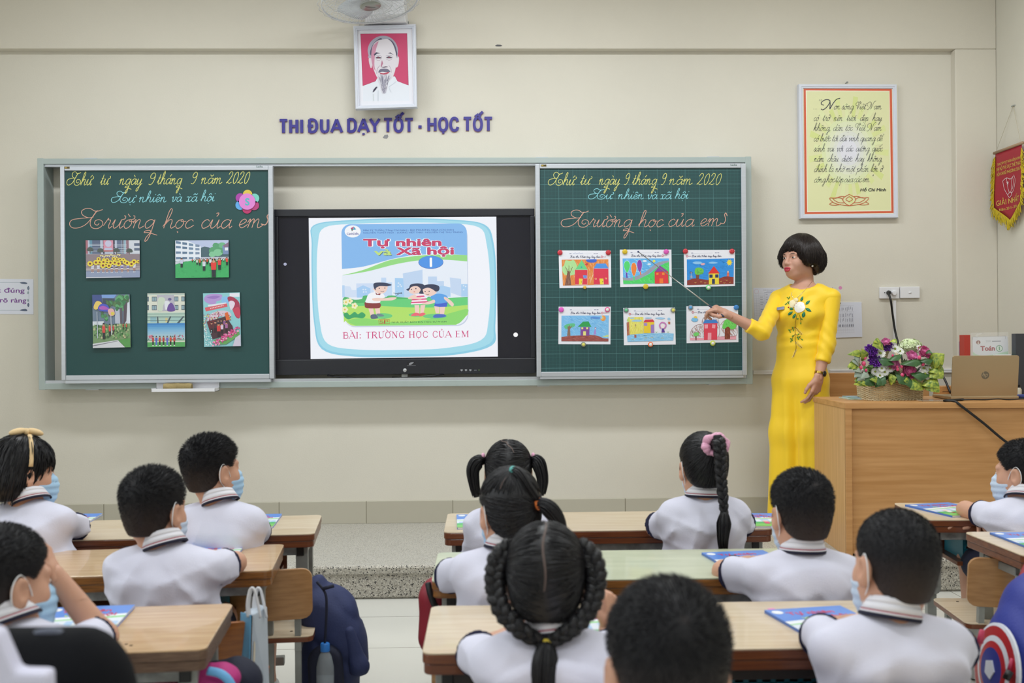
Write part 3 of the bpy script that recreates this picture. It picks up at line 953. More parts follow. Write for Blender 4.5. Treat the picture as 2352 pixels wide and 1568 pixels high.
# ---------------------------------------------------------------- a seated child in the white polo uniform
KS = np.array((.86, .86, .86))
SEAT = .345
def v3(p):
 return np.array((p[0], p[1], p[2]), float)
def child(label, head, collar, seat, hair, yaw=0, hyaw=0, pitch=.08, roll=0, armL=None, armR=None, mask=None, hs=1.0, group='pupils at their desks', sw=.100, seed=1, hairmat=None, fat=1.0):
 head, collar = v3(head), v3(collar)
 seat = np.array((seat[0], seat[1], SEAT))
 root = thing('person', label, 'person', (seat[0], seat[1], 0), 0, group)
 s = KS * hs
 T = (rotm(hyaw, pitch, roll), head)
 Rt = rotm(yaw)
 rt, fw = Rt[:, 0], Rt[:, 1]
 up = np.array((0, 0, 1.))
 body = Field()
 shirt = Field()
 p0 = seat + up * .075
 p1 = collar - up * .012
 sp = p1 - p0
 ch = p0 + sp * .66 - fw * .012
 wa = p0 + sp * .3
 SH = {q: p1 + rt * q * sw - up * .066 for q in (-1, 1)}
 for F_, inf in ((body, 0), (shirt, .011)):
  for q in (-1, 1):
   F_.cone(p0 + rt * q * .045 * fat, wa + rt * q * .040 * fat, (.076 + inf) * fat, (.070 + inf) * fat, .05)
   F_.cone(wa + rt * q * .040 * fat, ch + rt * q * .045, (.070 + inf) * fat, .070 + inf, .05)
   F_.cone(ch + rt * q * .045, p1 + rt * q * .05 - up * .070, .070 + inf, .046 + inf, .04)
   F_.cone(p1 + rt * q * .018 - up * .040, SH[q], .034 + inf * .6, .035 + inf, .035)
 nb = head + T[0] @ (np.array((0, -.03, -.06)) * s)
 body.cone(p1 - up * .03, nb, .037, .038, .02)
 head_ops(body, T, s)
 hands = []
 trims = MB()
 arms = {-1: armL, 1: armR}
 cuts = []
 for q, arm in arms.items():
  if arm is None:
   el = SH[q] + rt * q * .035 + fw * .10 - up * .165
   arm = dict(el=el)
  el = v3(arm['el'])
  wr = v3(arm['wr']) if 'wr' in arm else np.array((p1[0] + q * .045, max(el[1] + .06, p1[1] + .22), .615))
  body.cone(SH[q], el, .033, .029, .02)
  body.cone(el, wr, .029, .020, .015)
  d = (wr - el)
  hd = v3(arm['hd']) if 'hd' in arm else np.array((-q * .75, .6, 0))
  palm = arm.get('palm', (0, 0, -1))
  hands.append(hand_at(wr, hd, palm, arm.get('pose', 'flat'), .68, q < 0))
  fr = arm.get('sl', .72)
  e = SH[q] + (el - SH[q]) * fr
  ad = (el - SH[q]) / np.linalg.norm(el - SH[q])
  shirt.cone(SH[q], e + ad * .02, .043, .046, .03)
  cuts.append((e, ad, SH[q]))
 kn = {}
 legs = Field()
 for q in (-1, 1):
  fl, rl = np.array((0, 1., 0)), np.array((1., 0, 0))
  a = p0 + rl * q * .06 - up * .0
  k_ = a + fl * .29 + rl * q * .01 + up * .005
  an = np.array((k_[0], k_[1] - .03, .075))
  body.cone(a, k_, .062, .046, .02)
  body.cone(k_, an, .044, .030, .015)
  legs.cone(a - fl * .01, a + fl * .22 + rl * q * .01, .076, .064, .03)
  body.cone(an, an + fl * .06 - up * .035, .030, .026, .02)
  kn[q] = an
 legs.ell(p0 - up * .005, (.145 * fat, .118, .085), None, .03)
 lo = np.minimum(np.minimum(p0 - .22, head - .2), np.minimum(v3(kn[-1]) - .12, v3(kn[1]) - .12)) - .05
 allp = [p0 + .22, head + .2, kn[-1] + .15, kn[1] + .15] + [a['el'] for a in arms.values() if a] + [a['wr'] for a in arms.values() if a and 'wr' in a]
 alln = [p0 - .22, head - .2] + [a['el'] for a in arms.values() if a] + [a['wr'] for a in arms.values() if a and 'wr' in a]
 hi = np.max([v3(p) for p in allp], 0) + .06
 lo = np.minimum(np.min([v3(p) for p in alln], 0) - .06, lo)
 lo[2] = 0.0
 zc = p1[2] + .012
 hx = .13
 low = field_mesh(body, lo, (hi[0], hi[1], zc + .02), .0095)
 top = field_mesh(body, (head[0] - hx, head[1] - .14, zc), (head[0] + hx, head[1] + .14, head[2] + .13), .0042)
 V, F = join(low, top, *hands)
 b = npmesh('body', V, F, SKIN, root)
 eyes_mesh(T, s, 'eye', root)
 ph = seed * 1.7
 def post(X, Y, Z, V):
  A = .0095
  x = (X - p1[0]) * rt[0] + (Y - p1[1]) * rt[1]
  z = Z - p1[2]
  sg = np.where(x > 0, 1.0, -1.0)
  w = (1 - np.abs(np.sin(34 * (z * .75 + np.abs(x) * .8) + 2.2 * np.sin(9 * x + ph + 6 * z) + ph))) ** 2.0 * (.4 + .6 * np.sin(11 * z + 8 * x + ph) ** 2)
  w = w + .8 * (1 - np.abs(np.sin(27 * (z * .9 - x * sg * .55) + 2.0 * np.sin(8 * z + 1.3 * ph) + .6 * ph))) ** 2.4 * (.3 + .7 * np.cos(13 * x + ph) ** 2)
  w = w + .45 * np.sin(60 * x + 25 * Y + 3 * np.sin(16 * z)) - .5
  fall = np.clip(-z / .10, .2, 1)
  V = V - A * w * fall
  V = smax(V, (p0[2] - .035) - Z, .004)
  for e, ad, sh in cuts:
   t = (X - e[0]) * ad[0] + (Y - e[1]) * ad[1] + (Z - e[2]) * ad[2]
   r2 = (X - e[0]) ** 2 + (Y - e[1]) ** 2 + (Z - e[2]) ** 2
   V = np.where(r2 < .0055, smax(V, t, .004), V)
  return V
 sl_, sh_ = np.minimum(lo, lo), hi
 lo2 = np.array((min(lo[0], SH[-1][0] - .12, SH[1][0] - .12) - .04, min(p0[1], p1[1], SH[-1][1]) - .16, p0[2] - .06))
 hi2 = np.array((hi[0] + .06, max(hi[1], p1[1] + .15) + .05, p1[2] + .05))
 ax, G0 = shirt.grid(lo2, hi2, .0075)
 X, Y, Z = np.meshgrid(*ax, indexing='ij', sparse=True)
 G1 = post(X, Y, Z, G0.copy())
 V, F = nets(ax, G1)
 so = npmesh('polo_shirt', V, F, SHIRT, root)
 for e, ad, sh in cuts:
  lo3, hi3 = e - .085, e + .085
  ax, g = shirt.grid(lo3, hi3, .004, .0022)
  X, Y, Z = np.meshgrid(*ax, indexing='ij', sparse=True)
  t = (X - e[0]) * ad[0] + (Y - e[1]) * ad[1] + (Z - e[2]) * ad[2]
  r2 = (X - e[0]) ** 2 + (Y - e[1]) ** 2 + (Z - e[2]) ** 2
  g = np.maximum(np.maximum(g, np.abs(t + .003) - .0028), r2 ** .5 - .075)
  V, F = nets(ax, g)
  if len(V):
   npmesh('sleeve_trim', V, F, NAVY, so)
 mb = MB()
 nax = (nb - p1) / np.linalg.norm(nb - p1) * .35 + up * .65
 nax /= np.linalg.norm(nax)
 n_ = 36
 prof = ((.044, .028, '#e4e3ea'), (.049, .031, '#e4e3ea'), (.054, .020, '#e4e3ea'), (.060, .006, '#a13a4c'), (.0612, .0035, '#e4e3ea'), (.0625, .0005, '#17172f'), (.0650, -.006, '#17172f'))
 rings = []
 rx = rt - (rt @ nax) * nax
 rx /= np.linalg.norm(rx)
 ry = np.cross(nax, rx)
 for rr, hz, c_ in prof:
  rg = []
  for i in range(n_ + 1):
   a = R(-62) + (2 * PI - 2 * R(28)) * i / n_ + R(0)
   a = R(90 + 16) + (2 * PI - R(32)) * i / n_
   dz = .020 * (math.sin(a)) * (-1)
   rg.append(Vector(p1 + rx * math.cos(a) * rr * .90 + ry * math.sin(a) * rr * .88 + nax * hz + np.array((0, 0, 1)) * dz * .5))
  rings.append(rg)
 for k_ in range(len(prof) - 1):
  mb.loft([rings[k_], rings[k_ + 1]], False, False, prof[k_][2])
 co = mb.build('collar', CLOTHP, so, True)
 sd = co.modifiers.new('thick', 'SOLIDIFY')
 sd.thickness = .003
 V, F = field_mesh(legs, (lo[0], lo[1], 0.2), (hi[0], hi[1], .6), .012)
 npmesh('shorts', V, F, SHORTS, root)
 for q in (-1, 1):
  an = kn[q]
  sf = Field().cone(an - up * .03, an + fl * .09 - up * .045, .036, .029, .02).cone(an - up * .01, an - up * .04, .034, .036, .02)
  V, F = field_mesh(sf, an - np.array((.15, .15, .075)), an + np.array((.15, .15, .05)), .009, 0, lambda X, Y, Z, V: smax(V, .002 - Z, .004))
  npmesh('shoe', V, F, SHOE, root)
 HV, HF = hair['mesh'](s)
 ho = npmesh('hair', place(HV, T), HF, hairmat or (HAIRB if hair.get('boy') else HAIR), root)
 if hair.get('boy'):
  ca = ho.data.color_attributes.new('Col', 'FLOAT_COLOR', 'POINT')
  z = HV[:, 2] / s[2]
  wz = np.linalg.norm(HV - np.array(hair['whorl']) * s, axis=1)
  t = np.clip((.035 - z) / .10, 0, 1) * hair.get('fade', .55)
  t = np.maximum(t, .75 * np.clip(1 - wz / .012, 0, 1))[:, None]
  cc = np.ones((len(HV), 4), np.float32)
  cc[:, :3] = np.array(lin('#121116')) * (1 - t) + np.array(lin('#4a3c35')) * t
  ca.data.foreach_set('color', cc.ravel())
 for nm, mb_, m_ in hair.get('extra', lambda s_: [])(s):
  if isinstance(mb_, MB):
   mb_.v = [tuple(q) for q in place(mb_.v, T)]
   mb_.build(nm, m_, ho if not nm.startswith('headband') else root, True)
  else:
   npmesh(nm, place(mb_[0], T), mb_[1], m_, ho)
 if mask:
  add_mask(root, T, s, MASKD if mask == 'pale' else MASKM)
 return root
def add_mask(root, T, s, m_):
 f = Field()
 f.ell(np.array((0, .03, -.045)) * s, np.array((.064, .068, .066)) * s, None, .03)
 f.ell(np.array((0, .07, -.05)) * s, np.array((.036, .045, .044)) * s, None, .03)
 f.ell(np.array((0, .062, -.095)) * s, np.array((.036, .04, .028)) * s, None, .03)
 def post(X, Y, Z, V):
  x, y, z = X / s[0], Y / s[1], Z / s[2]
  out = V - .004 - .0012 * np.sin(z * 260)
  inn = -(V + .001)
  g = np.maximum(out, inn)
  top = z - (-.012 + .028 * np.clip((y - .06) / .05, 0, 1))
  bot = (-.118 + 0 * y) - z
  side = (.032 - .25 * np.abs(z + .06)) - y
  return np.maximum(np.maximum(g, np.maximum(top, bot) * s[2]), side * s[1])
 V, F = field_mesh(f, (-.1, 0, -.13), (.1, .14, .03), .0032, 0, post)
 mo = npmesh('face_mask', place(V, T), F, m_, root)
 for q in (-1, 1):
  mb = MB()
  pts = smooth([(q * .062, .034, -.035), (q * .075, .012, .008), (q * .083, -.012, .030), (q * .088, -.030, .012), (q * .085, -.030, -.022), (q * .074, -.012, -.045), (q * .062, .028, -.085)], 5)
  mb.tube([tuple(p) for p in place(np.array(pts) * s, T)], .0013, 6)
  mb.build('ear_loop', LOOP, mo, True)
# ---------------------------------------------------------------- room
WXR = 3.02
POD = 0.165
PODY = 5.04
BEAMY = 6.14
def tile_mat(name, c, line, sx, sy, rough, axes='xy', off=(0, 0), mortar=.006, c2=None):
 m = mat(name, c, rough, noise=.04, nscale=3)
 nt = m.node_tree
 b = nt.nodes['Principled BSDF']
 N, L = nt.nodes.new, nt.links.new
 tc = N('ShaderNodeTexCoord')
 sp = N('ShaderNodeSeparateXYZ')
 L(tc.outputs['Object'], sp.inputs[0])
 cb = N('ShaderNodeCombineXYZ')
 for i, a in enumerate(axes):
  ad = N('ShaderNodeMath')
  ad.operation = 'ADD'
  ad.inputs[1].default_value = off[i]
  L(sp.outputs['xyz'.index(a)], ad.inputs[0])
  L(ad.outputs[0], cb.inputs[i])
 bt = N('ShaderNodeTexBrick')
 bt.offset = 0
 bt.inputs['Scale'].default_value = 1
 bt.inputs['Brick Width'].default_value = sx
 bt.inputs['Row Height'].default_value = sy
 bt.inputs['Mortar Size'].default_value = mortar / 2
 bt.inputs['Color1'].default_value = (*lin(c), 1)
 bt.inputs['Color2'].default_value = (*lin(c2 or c), 1)
 bt.inputs['Mortar'].default_value = (*lin(line), 1)
 L(cb.outputs[0], bt.inputs['Vector'])
 L(bt.outputs['Color'], b.inputs['Base Color'])
 return m
def terrazzo(name, base, scale, amt):
 m = mat(name, base, .5)
 nt = m.node_tree
 b = nt.nodes['Principled BSDF']
 N, L = nt.nodes.new, nt.links.new
 tc = N('ShaderNodeTexCoord')
 vo = N('ShaderNodeTexVoronoi')
 vo.inputs['Scale'].default_value = scale
 L(tc.outputs['Object'], vo.inputs['Vector'])
 sp = N('ShaderNodeSeparateColor')
 L(vo.outputs['Color'], sp.inputs[0])
 rp = N('ShaderNodeValToRGB')
 e = rp.color_ramp
 e.interpolation = 'CONSTANT'
 e.elements[0].color = (*lin('#3b3a38'), 1)
 e.elements[1].position = amt
 e.elements[1].color = (*lin(base), 1)
 x = e.elements.new(.62)
 x.color = (*lin('#c9c4b8'), 1)
 x = e.elements.new(.82)
 x.color = (*lin('#9d978b'), 1)
 L(sp.outputs[0], rp.inputs[0])
 L(rp.outputs[0], b.inputs['Base Color'])
 return m
FLOOR = tile_mat('floor_tiles', '#d9d8d1', '#8d8a82', .48, .48, .18, 'xy', (.64 + .96 + 9.6, -4.72 + 9.6), .005)
SKIRT = tile_mat('wall_tiles', '#bdb8a8', '#77725f', .505, .5, .3, 'xz', (1.20 + 5.05, .1), .004, '#b7b2a2')
TERR = terrazzo('terrazzo_rough', '#b3aea3', 210, .10)
TERRF = terrazzo('terrazzo_fine', '#bcb9b2', 420, .06)
struct(MB().box((WXL - .2, WYB - .2, -.1), (WXR + .2, WALL_Y + .3, 0)).build('floor', FLOOR))
wf = MB().box((WXL - .2, WALL_Y, 0), (WXR + .2, WALL_Y + .2, CEIL))
struct(wf.build('wall_front', WALL))
struct(MB().box((WXL - .2, WYB, 0), (WXL, WALL_Y + .2, CEIL)).build('wall_left', SIDEW))
struct(MB().box((WXR, WYB, 0), (WXR + .2, WALL_Y + .2, CEIL)).build('wall_right', SIDEW))
struct(MB().box((WXL - .2, WYB - .2, 0), (WXR + .2, WYB, CEIL)).build('wall_back', SIDEW))
struct(MB().box((WXL - .2, WYB - .2, CEIL), (WXR + .2, WALL_Y + .3, CEIL + .1)).build('ceiling', CEILM))
bz = at(1000, 112, BEAMY).z
cx = at(2196, 400, BEAMY).x
struct(MB().box((WXL, BEAMY, bz), (WXR, WALL_Y + .01, CEIL)).build('trim_1', WALL2, bevel=.006))
struct(MB().box((cx, BEAMY + .0005, 0.0), (WXR, WALL_Y + .01, bz)).build('trim_2', WALL2, bevel=.006))
prof = [(PODY + .018, 0), (PODY + .004, .012)] + [(PODY + .014, POD - .052), (PODY + .012, POD - .044), (PODY - .012, POD - .040)] + [(PODY - .012 + .018 * (1 - math.cos(a)) - .006, POD - .018 + .018 * math.sin(a)) for a in (R(15), R(40), R(65), R(90))]
n = len(prof)
rough = MB()
pts = prof + [(WALL_Y, POD), (WALL_Y, 0)]
M = Matrix(((0, 0, 1, 0), (1, 0, 0, 0), (0, 1, 0, 0), (0, 0, 0, 1)))
rough.prism(pts, WXL, WXR, M)
pod = rough.build('podium_step', [TERR, TERRF])
for p in pod.data.polygons:
 if p.center.z > POD - .002:
  p.material_index = 1
struct(pod)
sk0 = at(1000, 1196, WALL_Y - .01).z
sk1 = at(1000, 1149, WALL_Y - .01).z
struct(MB().box((WXL, WALL_Y - .012, POD), (cx, WALL_Y + .01, sk1)).build('baseboard_front', SKIRT, bevel=.002))
chip = MB()
chip.prism([(p[0], p[1]) for p in [(0, 0), (.012, .016), (.03, .018), (.033, .006), (.025, -.006), (.008, -.004)]], 0, .0015, Matrix.Translation(at(879, 316, WALL_Y)) @ Matrix.Rotation(R(90), 4, 'X'))
struct(chip.build('trim_3', mat('bare_plaster', '#8e8d90', .8)))
ck = MB().prism([(-.02, 0), (-.008, .006), (.012, .005), (.022, 0), (.01, -.004), (-.01, -.004)], 0, .002, Matrix.Translation(at(1145, 105, BEAMY)) @ Matrix.Rotation(R(90), 4, 'X'))
struct(ck.build('trim_4', mat('bare_plaster_dark', '#5c5c60', .8)))
class PC(Canvas):
 """canvas on a plane of constant depth Y given by the four corners of the flat thing: tl, tr, br, bl"""
 def __init__(s, q, Y, W, H, eps=0.00003):
  MB.__init__(s)
  s.q, s.Y, s.W, s.H, s.eps, s.k = [np.array(p, float) for p in q], Y, W, H, eps, 0
  s.base = 0.0
  s.org = None
  a = [at(*p, Y) for p in q]
  s.cor = a
 def P(s, u, v):
  a, b = u / s.W, v / s.H
  c = s.cor
  p = c[0] * (1 - a) * (1 - b) + c[1] * a * (1 - b) + c[2] * a * b + c[3] * (1 - a) * b
  return p + Vector((0, -(s.base + s.k * s.eps), 0))
 def slab(s, th, col):
  b = [s.P(0, 0), s.P(s.W, 0), s.P(s.W, s.H), s.P(0, s.H)]
  s.base += th
  f = [s.P(0, 0), s.P(s.W, 0), s.P(s.W, s.H), s.P(0, s.H)]
  s.add(b + f, [(0, 1, 2, 3), (7, 6, 5, 4), (1, 0, 4, 5), (2, 1, 5, 6), (3, 2, 6, 7), (0, 3, 7, 4)], col)
  return s
def rc(u0, v0, u1, v1):
 return [(u0, v0), (u1, v0), (u1, v1), (u0, v1)]
def wallbox(u0, v0, u1, v1, Yf, Yb):
 """box between depths Yf (front) and Yb, its front face spanning the given pixels (mean of the two ends)"""
 a, b, c, d = at(u0, v0, Yf), at(u1, v1, Yf), at(u1, v0, Yf), at(u0, v1, Yf)
 return (min((a.x + d.x) / 2, (b.x + c.x) / 2), Yf, (b.z + d.z) / 2), (max((b.x + c.x) / 2, (a.x + d.x) / 2), Yb, (a.z + c.z) / 2)
# ---------------------------------------------------------------- sliding board frame
fr = thing('board_rail_frame', 'long pale green metal rail frame carrying both green chalkboards', 'board frame', (at(900, 890, 6.05).x, WALL_Y, at(900, 890, 6.05).z))
YF = 6.06
L0 = at(87, 630, YF).x
R0 = at(1727.5, 620, YF).x
zt0, zt1 = at(900, 362, YF).z, at(900, 375, YF).z
zb0, zb1 = at(900, 888, YF).z, at(900, 874, YF).z
fw_ = .036
MB().box((L0, YF, zt1), (R0, WALL_Y, zt0)).build('top_rail', GRNFR, fr, bevel=.003)
MB().box((L0, YF, zb0), (R0, WALL_Y, zb1)).build('bottom_rail', GRNFR, fr, bevel=.003)
MB().box((L0, YF - .001, zb0 - .002), (L0 + fw_, WALL_Y, zt0 + .002)).build('side_post', GRNFR, fr, bevel=.003)
MB().box((R0 - fw_, YF - .001, zb0 - .002), (R0, WALL_Y, zt0 + .002)).build('side_post', GRNFR, fr, bevel=.003)
MB().box((L0 + fw_, YF + .012, zt1 - .012), (R0 - fw_, YF + .05, zt1)).build('track', ALU, fr)
MB().box((L0 + fw_, YF + .004, zb1), (R0 - fw_, YF + .05, zb1 + .016)).build('track', ALU, fr)
for u in (205, 600, 1245, 1640):
 for z, dz in ((zt0, .006), (zb0 - .006, .006)):
  X = at(u, 360, YF).x
  MB().box((X - .035, YF + .02, z), (X + .035, WALL_Y, z + dz)).build('bracket', ALU, fr)
GREENB = mat('green_board', '#1f4a4a', 0.5, noise=.10, nscale=2.5, bump=.05, bscale=300)
GREENB2 = mat('green_board_lined', '#1f494b', 0.45, noise=.10, nscale=2.5)
YP = 6.015
def chalkboard(label, uo, vo, ug, vg, gm):
 lo, hi = wallbox(uo[0], vo[0], uo[1], vo[1], YP, YP + .042)
 gl, gh = wallbox(ug[0], vg[0], ug[1], vg[1], YP, YP + .02)
 t = thing('chalkboard', label, 'chalkboard', ((lo[0] + hi[0]) / 2, YP, lo[2]))
 MB().box((gl[0] - .004, YP + .012, gl[2] - .004), (gh[0] + .004, YP + .03, gh[2] + .004)).build('writing_surface', gm, t)
 for nm, a, b in (('top_frame', (gl[0], YP, gh[2]), (gh[0], YP + .04, hi[2])), ('bottom_frame', (gl[0], YP, gl[2] - .028), (gh[0], YP + .04, gl[2])),
                     ('side_frame', (lo[0], YP, gl[2] - .028), (gl[0], YP + .04, hi[2])), ('side_frame', (gh[0], YP, gl[2] - .028), (hi[0], YP + .04, hi[2]))):
  o = MB().box(a, b).build(nm, ALU, t, bevel=.003)
 MB().box((lo[0] + .02, YP + .004, lo[2]), (hi[0] - .02, YP + .036, gl[2] - .028)).build('guide_rail', ALU, t, bevel=.002)
 return t, gl, gh
tl, gl1, gh1 = chalkboard('plain green chalkboard on the left with five photos and a flower badge', (139, 628), (381, 879), (149, 617), (391, 860), GREENB)
tr, gl2, gh2 = chalkboard('green lined chalkboard on the right with six pinned drawings', (1231, 1715), (376, 869), (1241.5, 1704), (386, 852), GREENB2)
YS = YP + .0118
cv = Canvas((gl2[0], YS, gh2[2]), (1, 0, 0), (0, 0, 1), (0, -1, 0), gh2[0] - gl2[0], gh2[2] - gl2[2], gh2[0] - gl2[0], gh2[2] - gl2[2], .00002)
W_, H_ = cv.W, cv.H
st = .0805
x = .028
i = 0
for k in range(-2, 76):
 xx = .028 + k * st / 4
 if 0 < xx < W_:
  cv.k = 1
  cv.rect(xx - (.0009 if k % 4 == 0 else .0006), 0, xx + (.0009 if k % 4 == 0 else .0006), H_, '#527e80' if k % 4 == 0 else '#36605f')
for k in range(0, 76):
 yy = .010 + k * st / 4
 if 0 < yy < H_:
  cv.k = 3
  cv.rect(0, yy - (.0009 if k % 4 == 0 else .0006), W_, yy + (.0009 if k % 4 == 0 else .0006), '#5d8a8c' if k % 4 == 0 else '#3a6464')
o = cv.build('guide_lines', CHALK, tr)
def boardwriting(parent, words, nm='chalk_word'):
 for words_, col, xh, wd in words:
  for w, x0, x1, yb in words_:
   c = PC(rc(0, 0, 2352, 1568), YS - .0003, 2352, 1568, .000004)
   write(c, w, x0, x1, yb, xh, wd, col)
   c.build(nm, CHALK, parent)
YC, BC, OC = '#d9d77c', '#8fd3de', '#dba794'
boardwriting(tl, [
 ([('Thứ', 166, 205, 425), ('tư', 224, 243, 424), ('ngày', 267, 318, 424), ('9', 331, 347, 424), ('tháng', 352, 408, 423), ('9', 427, 441, 422), ('năm', 451, 500, 422), ('2020', 509, 560, 421)], YC, 13.5, 1.35),
 ([('Tự', 270, 302, 465), ('nhiên', 311, 374, 464), ('và', 385, 408, 463), ('xã', 417, 443, 463), ('hội', 451, 482, 462)], BC, 11.5, 1.35),
 ([('Trường', 203, 347, 524), ('học', 365, 433, 524), ('của', 450, 520, 524), ('em', 535, 592, 523)], OC, 20, 1.45)])
boardwriting(tr, [
 ([('Thứ', 1262, 1304, 425), ('tư', 1317, 1340, 424), ('ngày', 1360, 1408, 424), ('9', 1417, 1429, 424), ('tháng', 1437, 1494, 424), ('9', 1502, 1514, 424), ('năm', 1522, 1577, 424), ('2020', 1587, 1642, 424)], YC, 13, 1.2),
 ([('Tự', 1358, 1391, 457), ('nhiên', 1404, 1464, 457), ('và', 1472, 1495, 457), ('xã', 1501, 1528, 457), ('hội', 1536, 1567, 456)], BC, 10.5, 1.2),
 ([('Trường', 1314, 1437, 521), ('học', 1451, 1508, 521), ('của', 1519, 1580, 520), ('em', 1593, 1643, 519)], OC, 17, 1.25)])
for par, pts, wd in ((tl, [(588, 514), (598, 516), (604, 506), (602, 497), (606, 492), (610, 499)], 2), (tr, [(1642, 512), (1650, 513), (1654, 504), (1652, 493), (1655, 489), (1658, 496)], 1.5)):
 c = PC(rc(0, 0, 2352, 1568), YS - .0003, 2352, 1568, .000004)
 c.line(pts, wd, OC, 5)
 c.build('chalk_flourish', CHALK, par)
for par, u, v, w, h in ((tl, 148, 385, 12, 5), (tr, 1243, 380, 12, 5)):
 c = PC(rc(u, v - h / 2, u + w, v + h / 2), YP - .0005, 12, 5)
 c.rect(0, 0, 12, 5, '#6b5a1e').rect(1, 1.5, 5, 3.5, '#b99b3a').rect(6, 1.5, 11, 3.5, '#40381a')
 c.build('maker_badge', GLOSSP, par)
for par, u, v in ((tl, 589, 382.5), (tr, 1678, 378.5)):
 c = PC(rc(u, v - 3, u + 16, v + 3), YP - .0005, 16, 6)
 c.text('Lasiha', 0, 5, 4.5, '#30564f', .01)
 c.build('maker_mark', PRINT, par)
# ---------------------------------------------------------------- flower badge
fc = at(568, 463, YS - .006)
fl = thing('flower_badge', 'round paper flower badge with pink centre and letter S on left chalkboard', 'decoration', fc)
RX = Matrix.Rotation(R(90), 4, 'X')
for i, c_ in enumerate(('#d9c34a', '#79cdbf', '#b43f7c', '#b8326a', '#5fa8e6', '#a93fa6')):
 a = R(88 - 60 * i)
 MB().lathe([(.001, 0), (.0265, 0), (.0265, .003), (.001, .003)], 24, Matrix.Translation(fc + Vector((math.cos(a) * .046, .004, math.sin(a) * .041))) @ RX).build('petal', mat('petal_' + str(i), c_, .4), fl)
MB().lathe([(.001, 0), (.046, 0), (.046, .004), (.001, .004)], 32, Matrix.Translation(fc) @ RX).build('centre_disc', mat('pink_card', '#dd86d2', .4), fl)
c = PC(rc(553, 448, 583, 478), fc.y - .0042, 30, 30)
vs, fs = textmesh('S', .02)
c.text('S', 15, 23, 16.5, '#58b6c0', .035, anchor='m')
c.build('letter', PRINT, fl)
# ---------------------------------------------------------------- chalk tray with felt eraser
lo, hi = wallbox(351, 893, 497, 899, 5.985, 6.06)
ty = thing('chalk_tray', 'white metal chalk tray hung under the left chalkboard', 'tray', ((lo[0] + hi[0]) / 2, 6.02, lo[2]))
MB().box((lo[0], 5.96, lo[2]), (hi[0], 6.055, lo[2] + .004)).box((lo[0], 5.956, lo[2]), (hi[0], 5.96, lo[2] + .018)).box((lo[0], 6.05, lo[2]), (hi[0], 6.056, lo[2] + .05)).box((lo[0], 5.956, lo[2]), (lo[0] + .003, 6.056, lo[2] + .02)).box((hi[0] - .003, 5.956, lo[2]), (hi[0], 6.056, lo[2] + .02)).build('tray_shell', WPLAS, ty, bevel=.001)
e0, e1 = at(376, 891, 6.0), at(440, 891, 6.0)
mb = MB()
mb.tube([Vector((e0.x + (e1.x - e0.x) * k / 8, 6.005, lo[2] + .026 + .0006 * math.sin(k * 2))) for k in range(9)], [.019, .0205, .021, .0208, .021, .0205, .0208, .0205, .019], 14)
er = mb.build('felt_eraser', mat('tan_felt', '#b5a170', .95, noise=.25, nscale=40, bump=.6, bscale=250), None, True, auto=50)
tag(er, 'tan rolled felt board eraser lying in the white chalk tray', 'eraser')
ec = MB()
for sgn, X in ((1, e1.x + .0004),):
 for rr in (.0165, .0115, .0065):
  ec.tube([Vector((X, 6.005 + rr * math.cos(R(q * 18)), lo[2] + .026 + rr * math.sin(R(q * 18)))) for q in range(21)], .0012, 5)
ec.build('rolled_end', mat('grey_tan_felt', '#8d7d55', .95), er, True)
# ---------------------------------------------------------------- television
YT = 6.085
lo, hi = wallbox(630, 479.5, 1229, 859, YT, YT + .08)
tv = thing('television', 'large black flat display showing a school book slide between the chalkboards', 'television', ((lo[0] + hi[0]) / 2, YT, lo[2]))
sl0, sh0 = wallbox(640, 496, 1219, 824, YT, YT + .01)
TVB = mat('tv_black_bezel', '#1d1f27', .4)
mb = MB()
mb.box((lo[0], YT, lo[2]), (hi[0], YT + .08, sl0[2])).box((lo[0], YT, sh0[2]), (hi[0], YT + .08, hi[2])).box((lo[0], YT, sl0[2]), (sl0[0], YT + .08, sh0[2])).box((sh0[0], YT, sl0[2]), (hi[0], YT + .08, sh0[2]))
mb.build('bezel', TVB, tv, bevel=.004)
MB().box((sl0[0] - .002, YT + .012, sl0[2] - .002), (sh0[0] + .002, YT + .03, sh0[2] + .002)).build('screen', mat('tv_dark_glass', '#26262e', .12, spec=.3), tv)
MB().box((lo[0] + .05, YT + .012, lo[2] - .0001), (hi[0] - .05, YT + .07, lo[2] + .002)).build('speaker_slot', BLACKP, tv)
SL = PC([(709, 500.5), (1140, 497.5), (1143.5, 818.5), (713.5, 824)], YT + .0115, 431, 322)
SL.rect(0, 0, 431, 322, '#f3f6fd')
SL.poly(smooth([(12, 16), (100, 5), (215, 2), (330, 6), (404, 18), (424, 60), (430, 150), (426, 250), (418, 296), (330, 317), (215, 320), (100, 318), (26, 300), (9, 240), (5, 150), (6, 60)], 5, True), '#8fd0e8')
SL.poly(smooth([(14, 18), (100, 8), (215, 5), (330, 9), (400, 20), (420, 62), (426, 150), (422, 248), (412, 292), (330, 312), (215, 314), (100, 313), (29, 296), (12, 240), (8, 150), (9, 60)], 5, True), '#a5deef')
SL.poly(smooth([(36, 22), (110, 14), (210, 12), (310, 14), (390, 24), (408, 64), (415, 150), (410, 240), (392, 284), (310, 301), (215, 304), (110, 302), (40, 288), (22, 236), (17, 150), (20, 62)], 5, True), '#f5f8ff')
k_ = 1 / 5.407
def q8(p):
 return [((x) * k_ + 69, y * k_ + 1) for x, y in p]
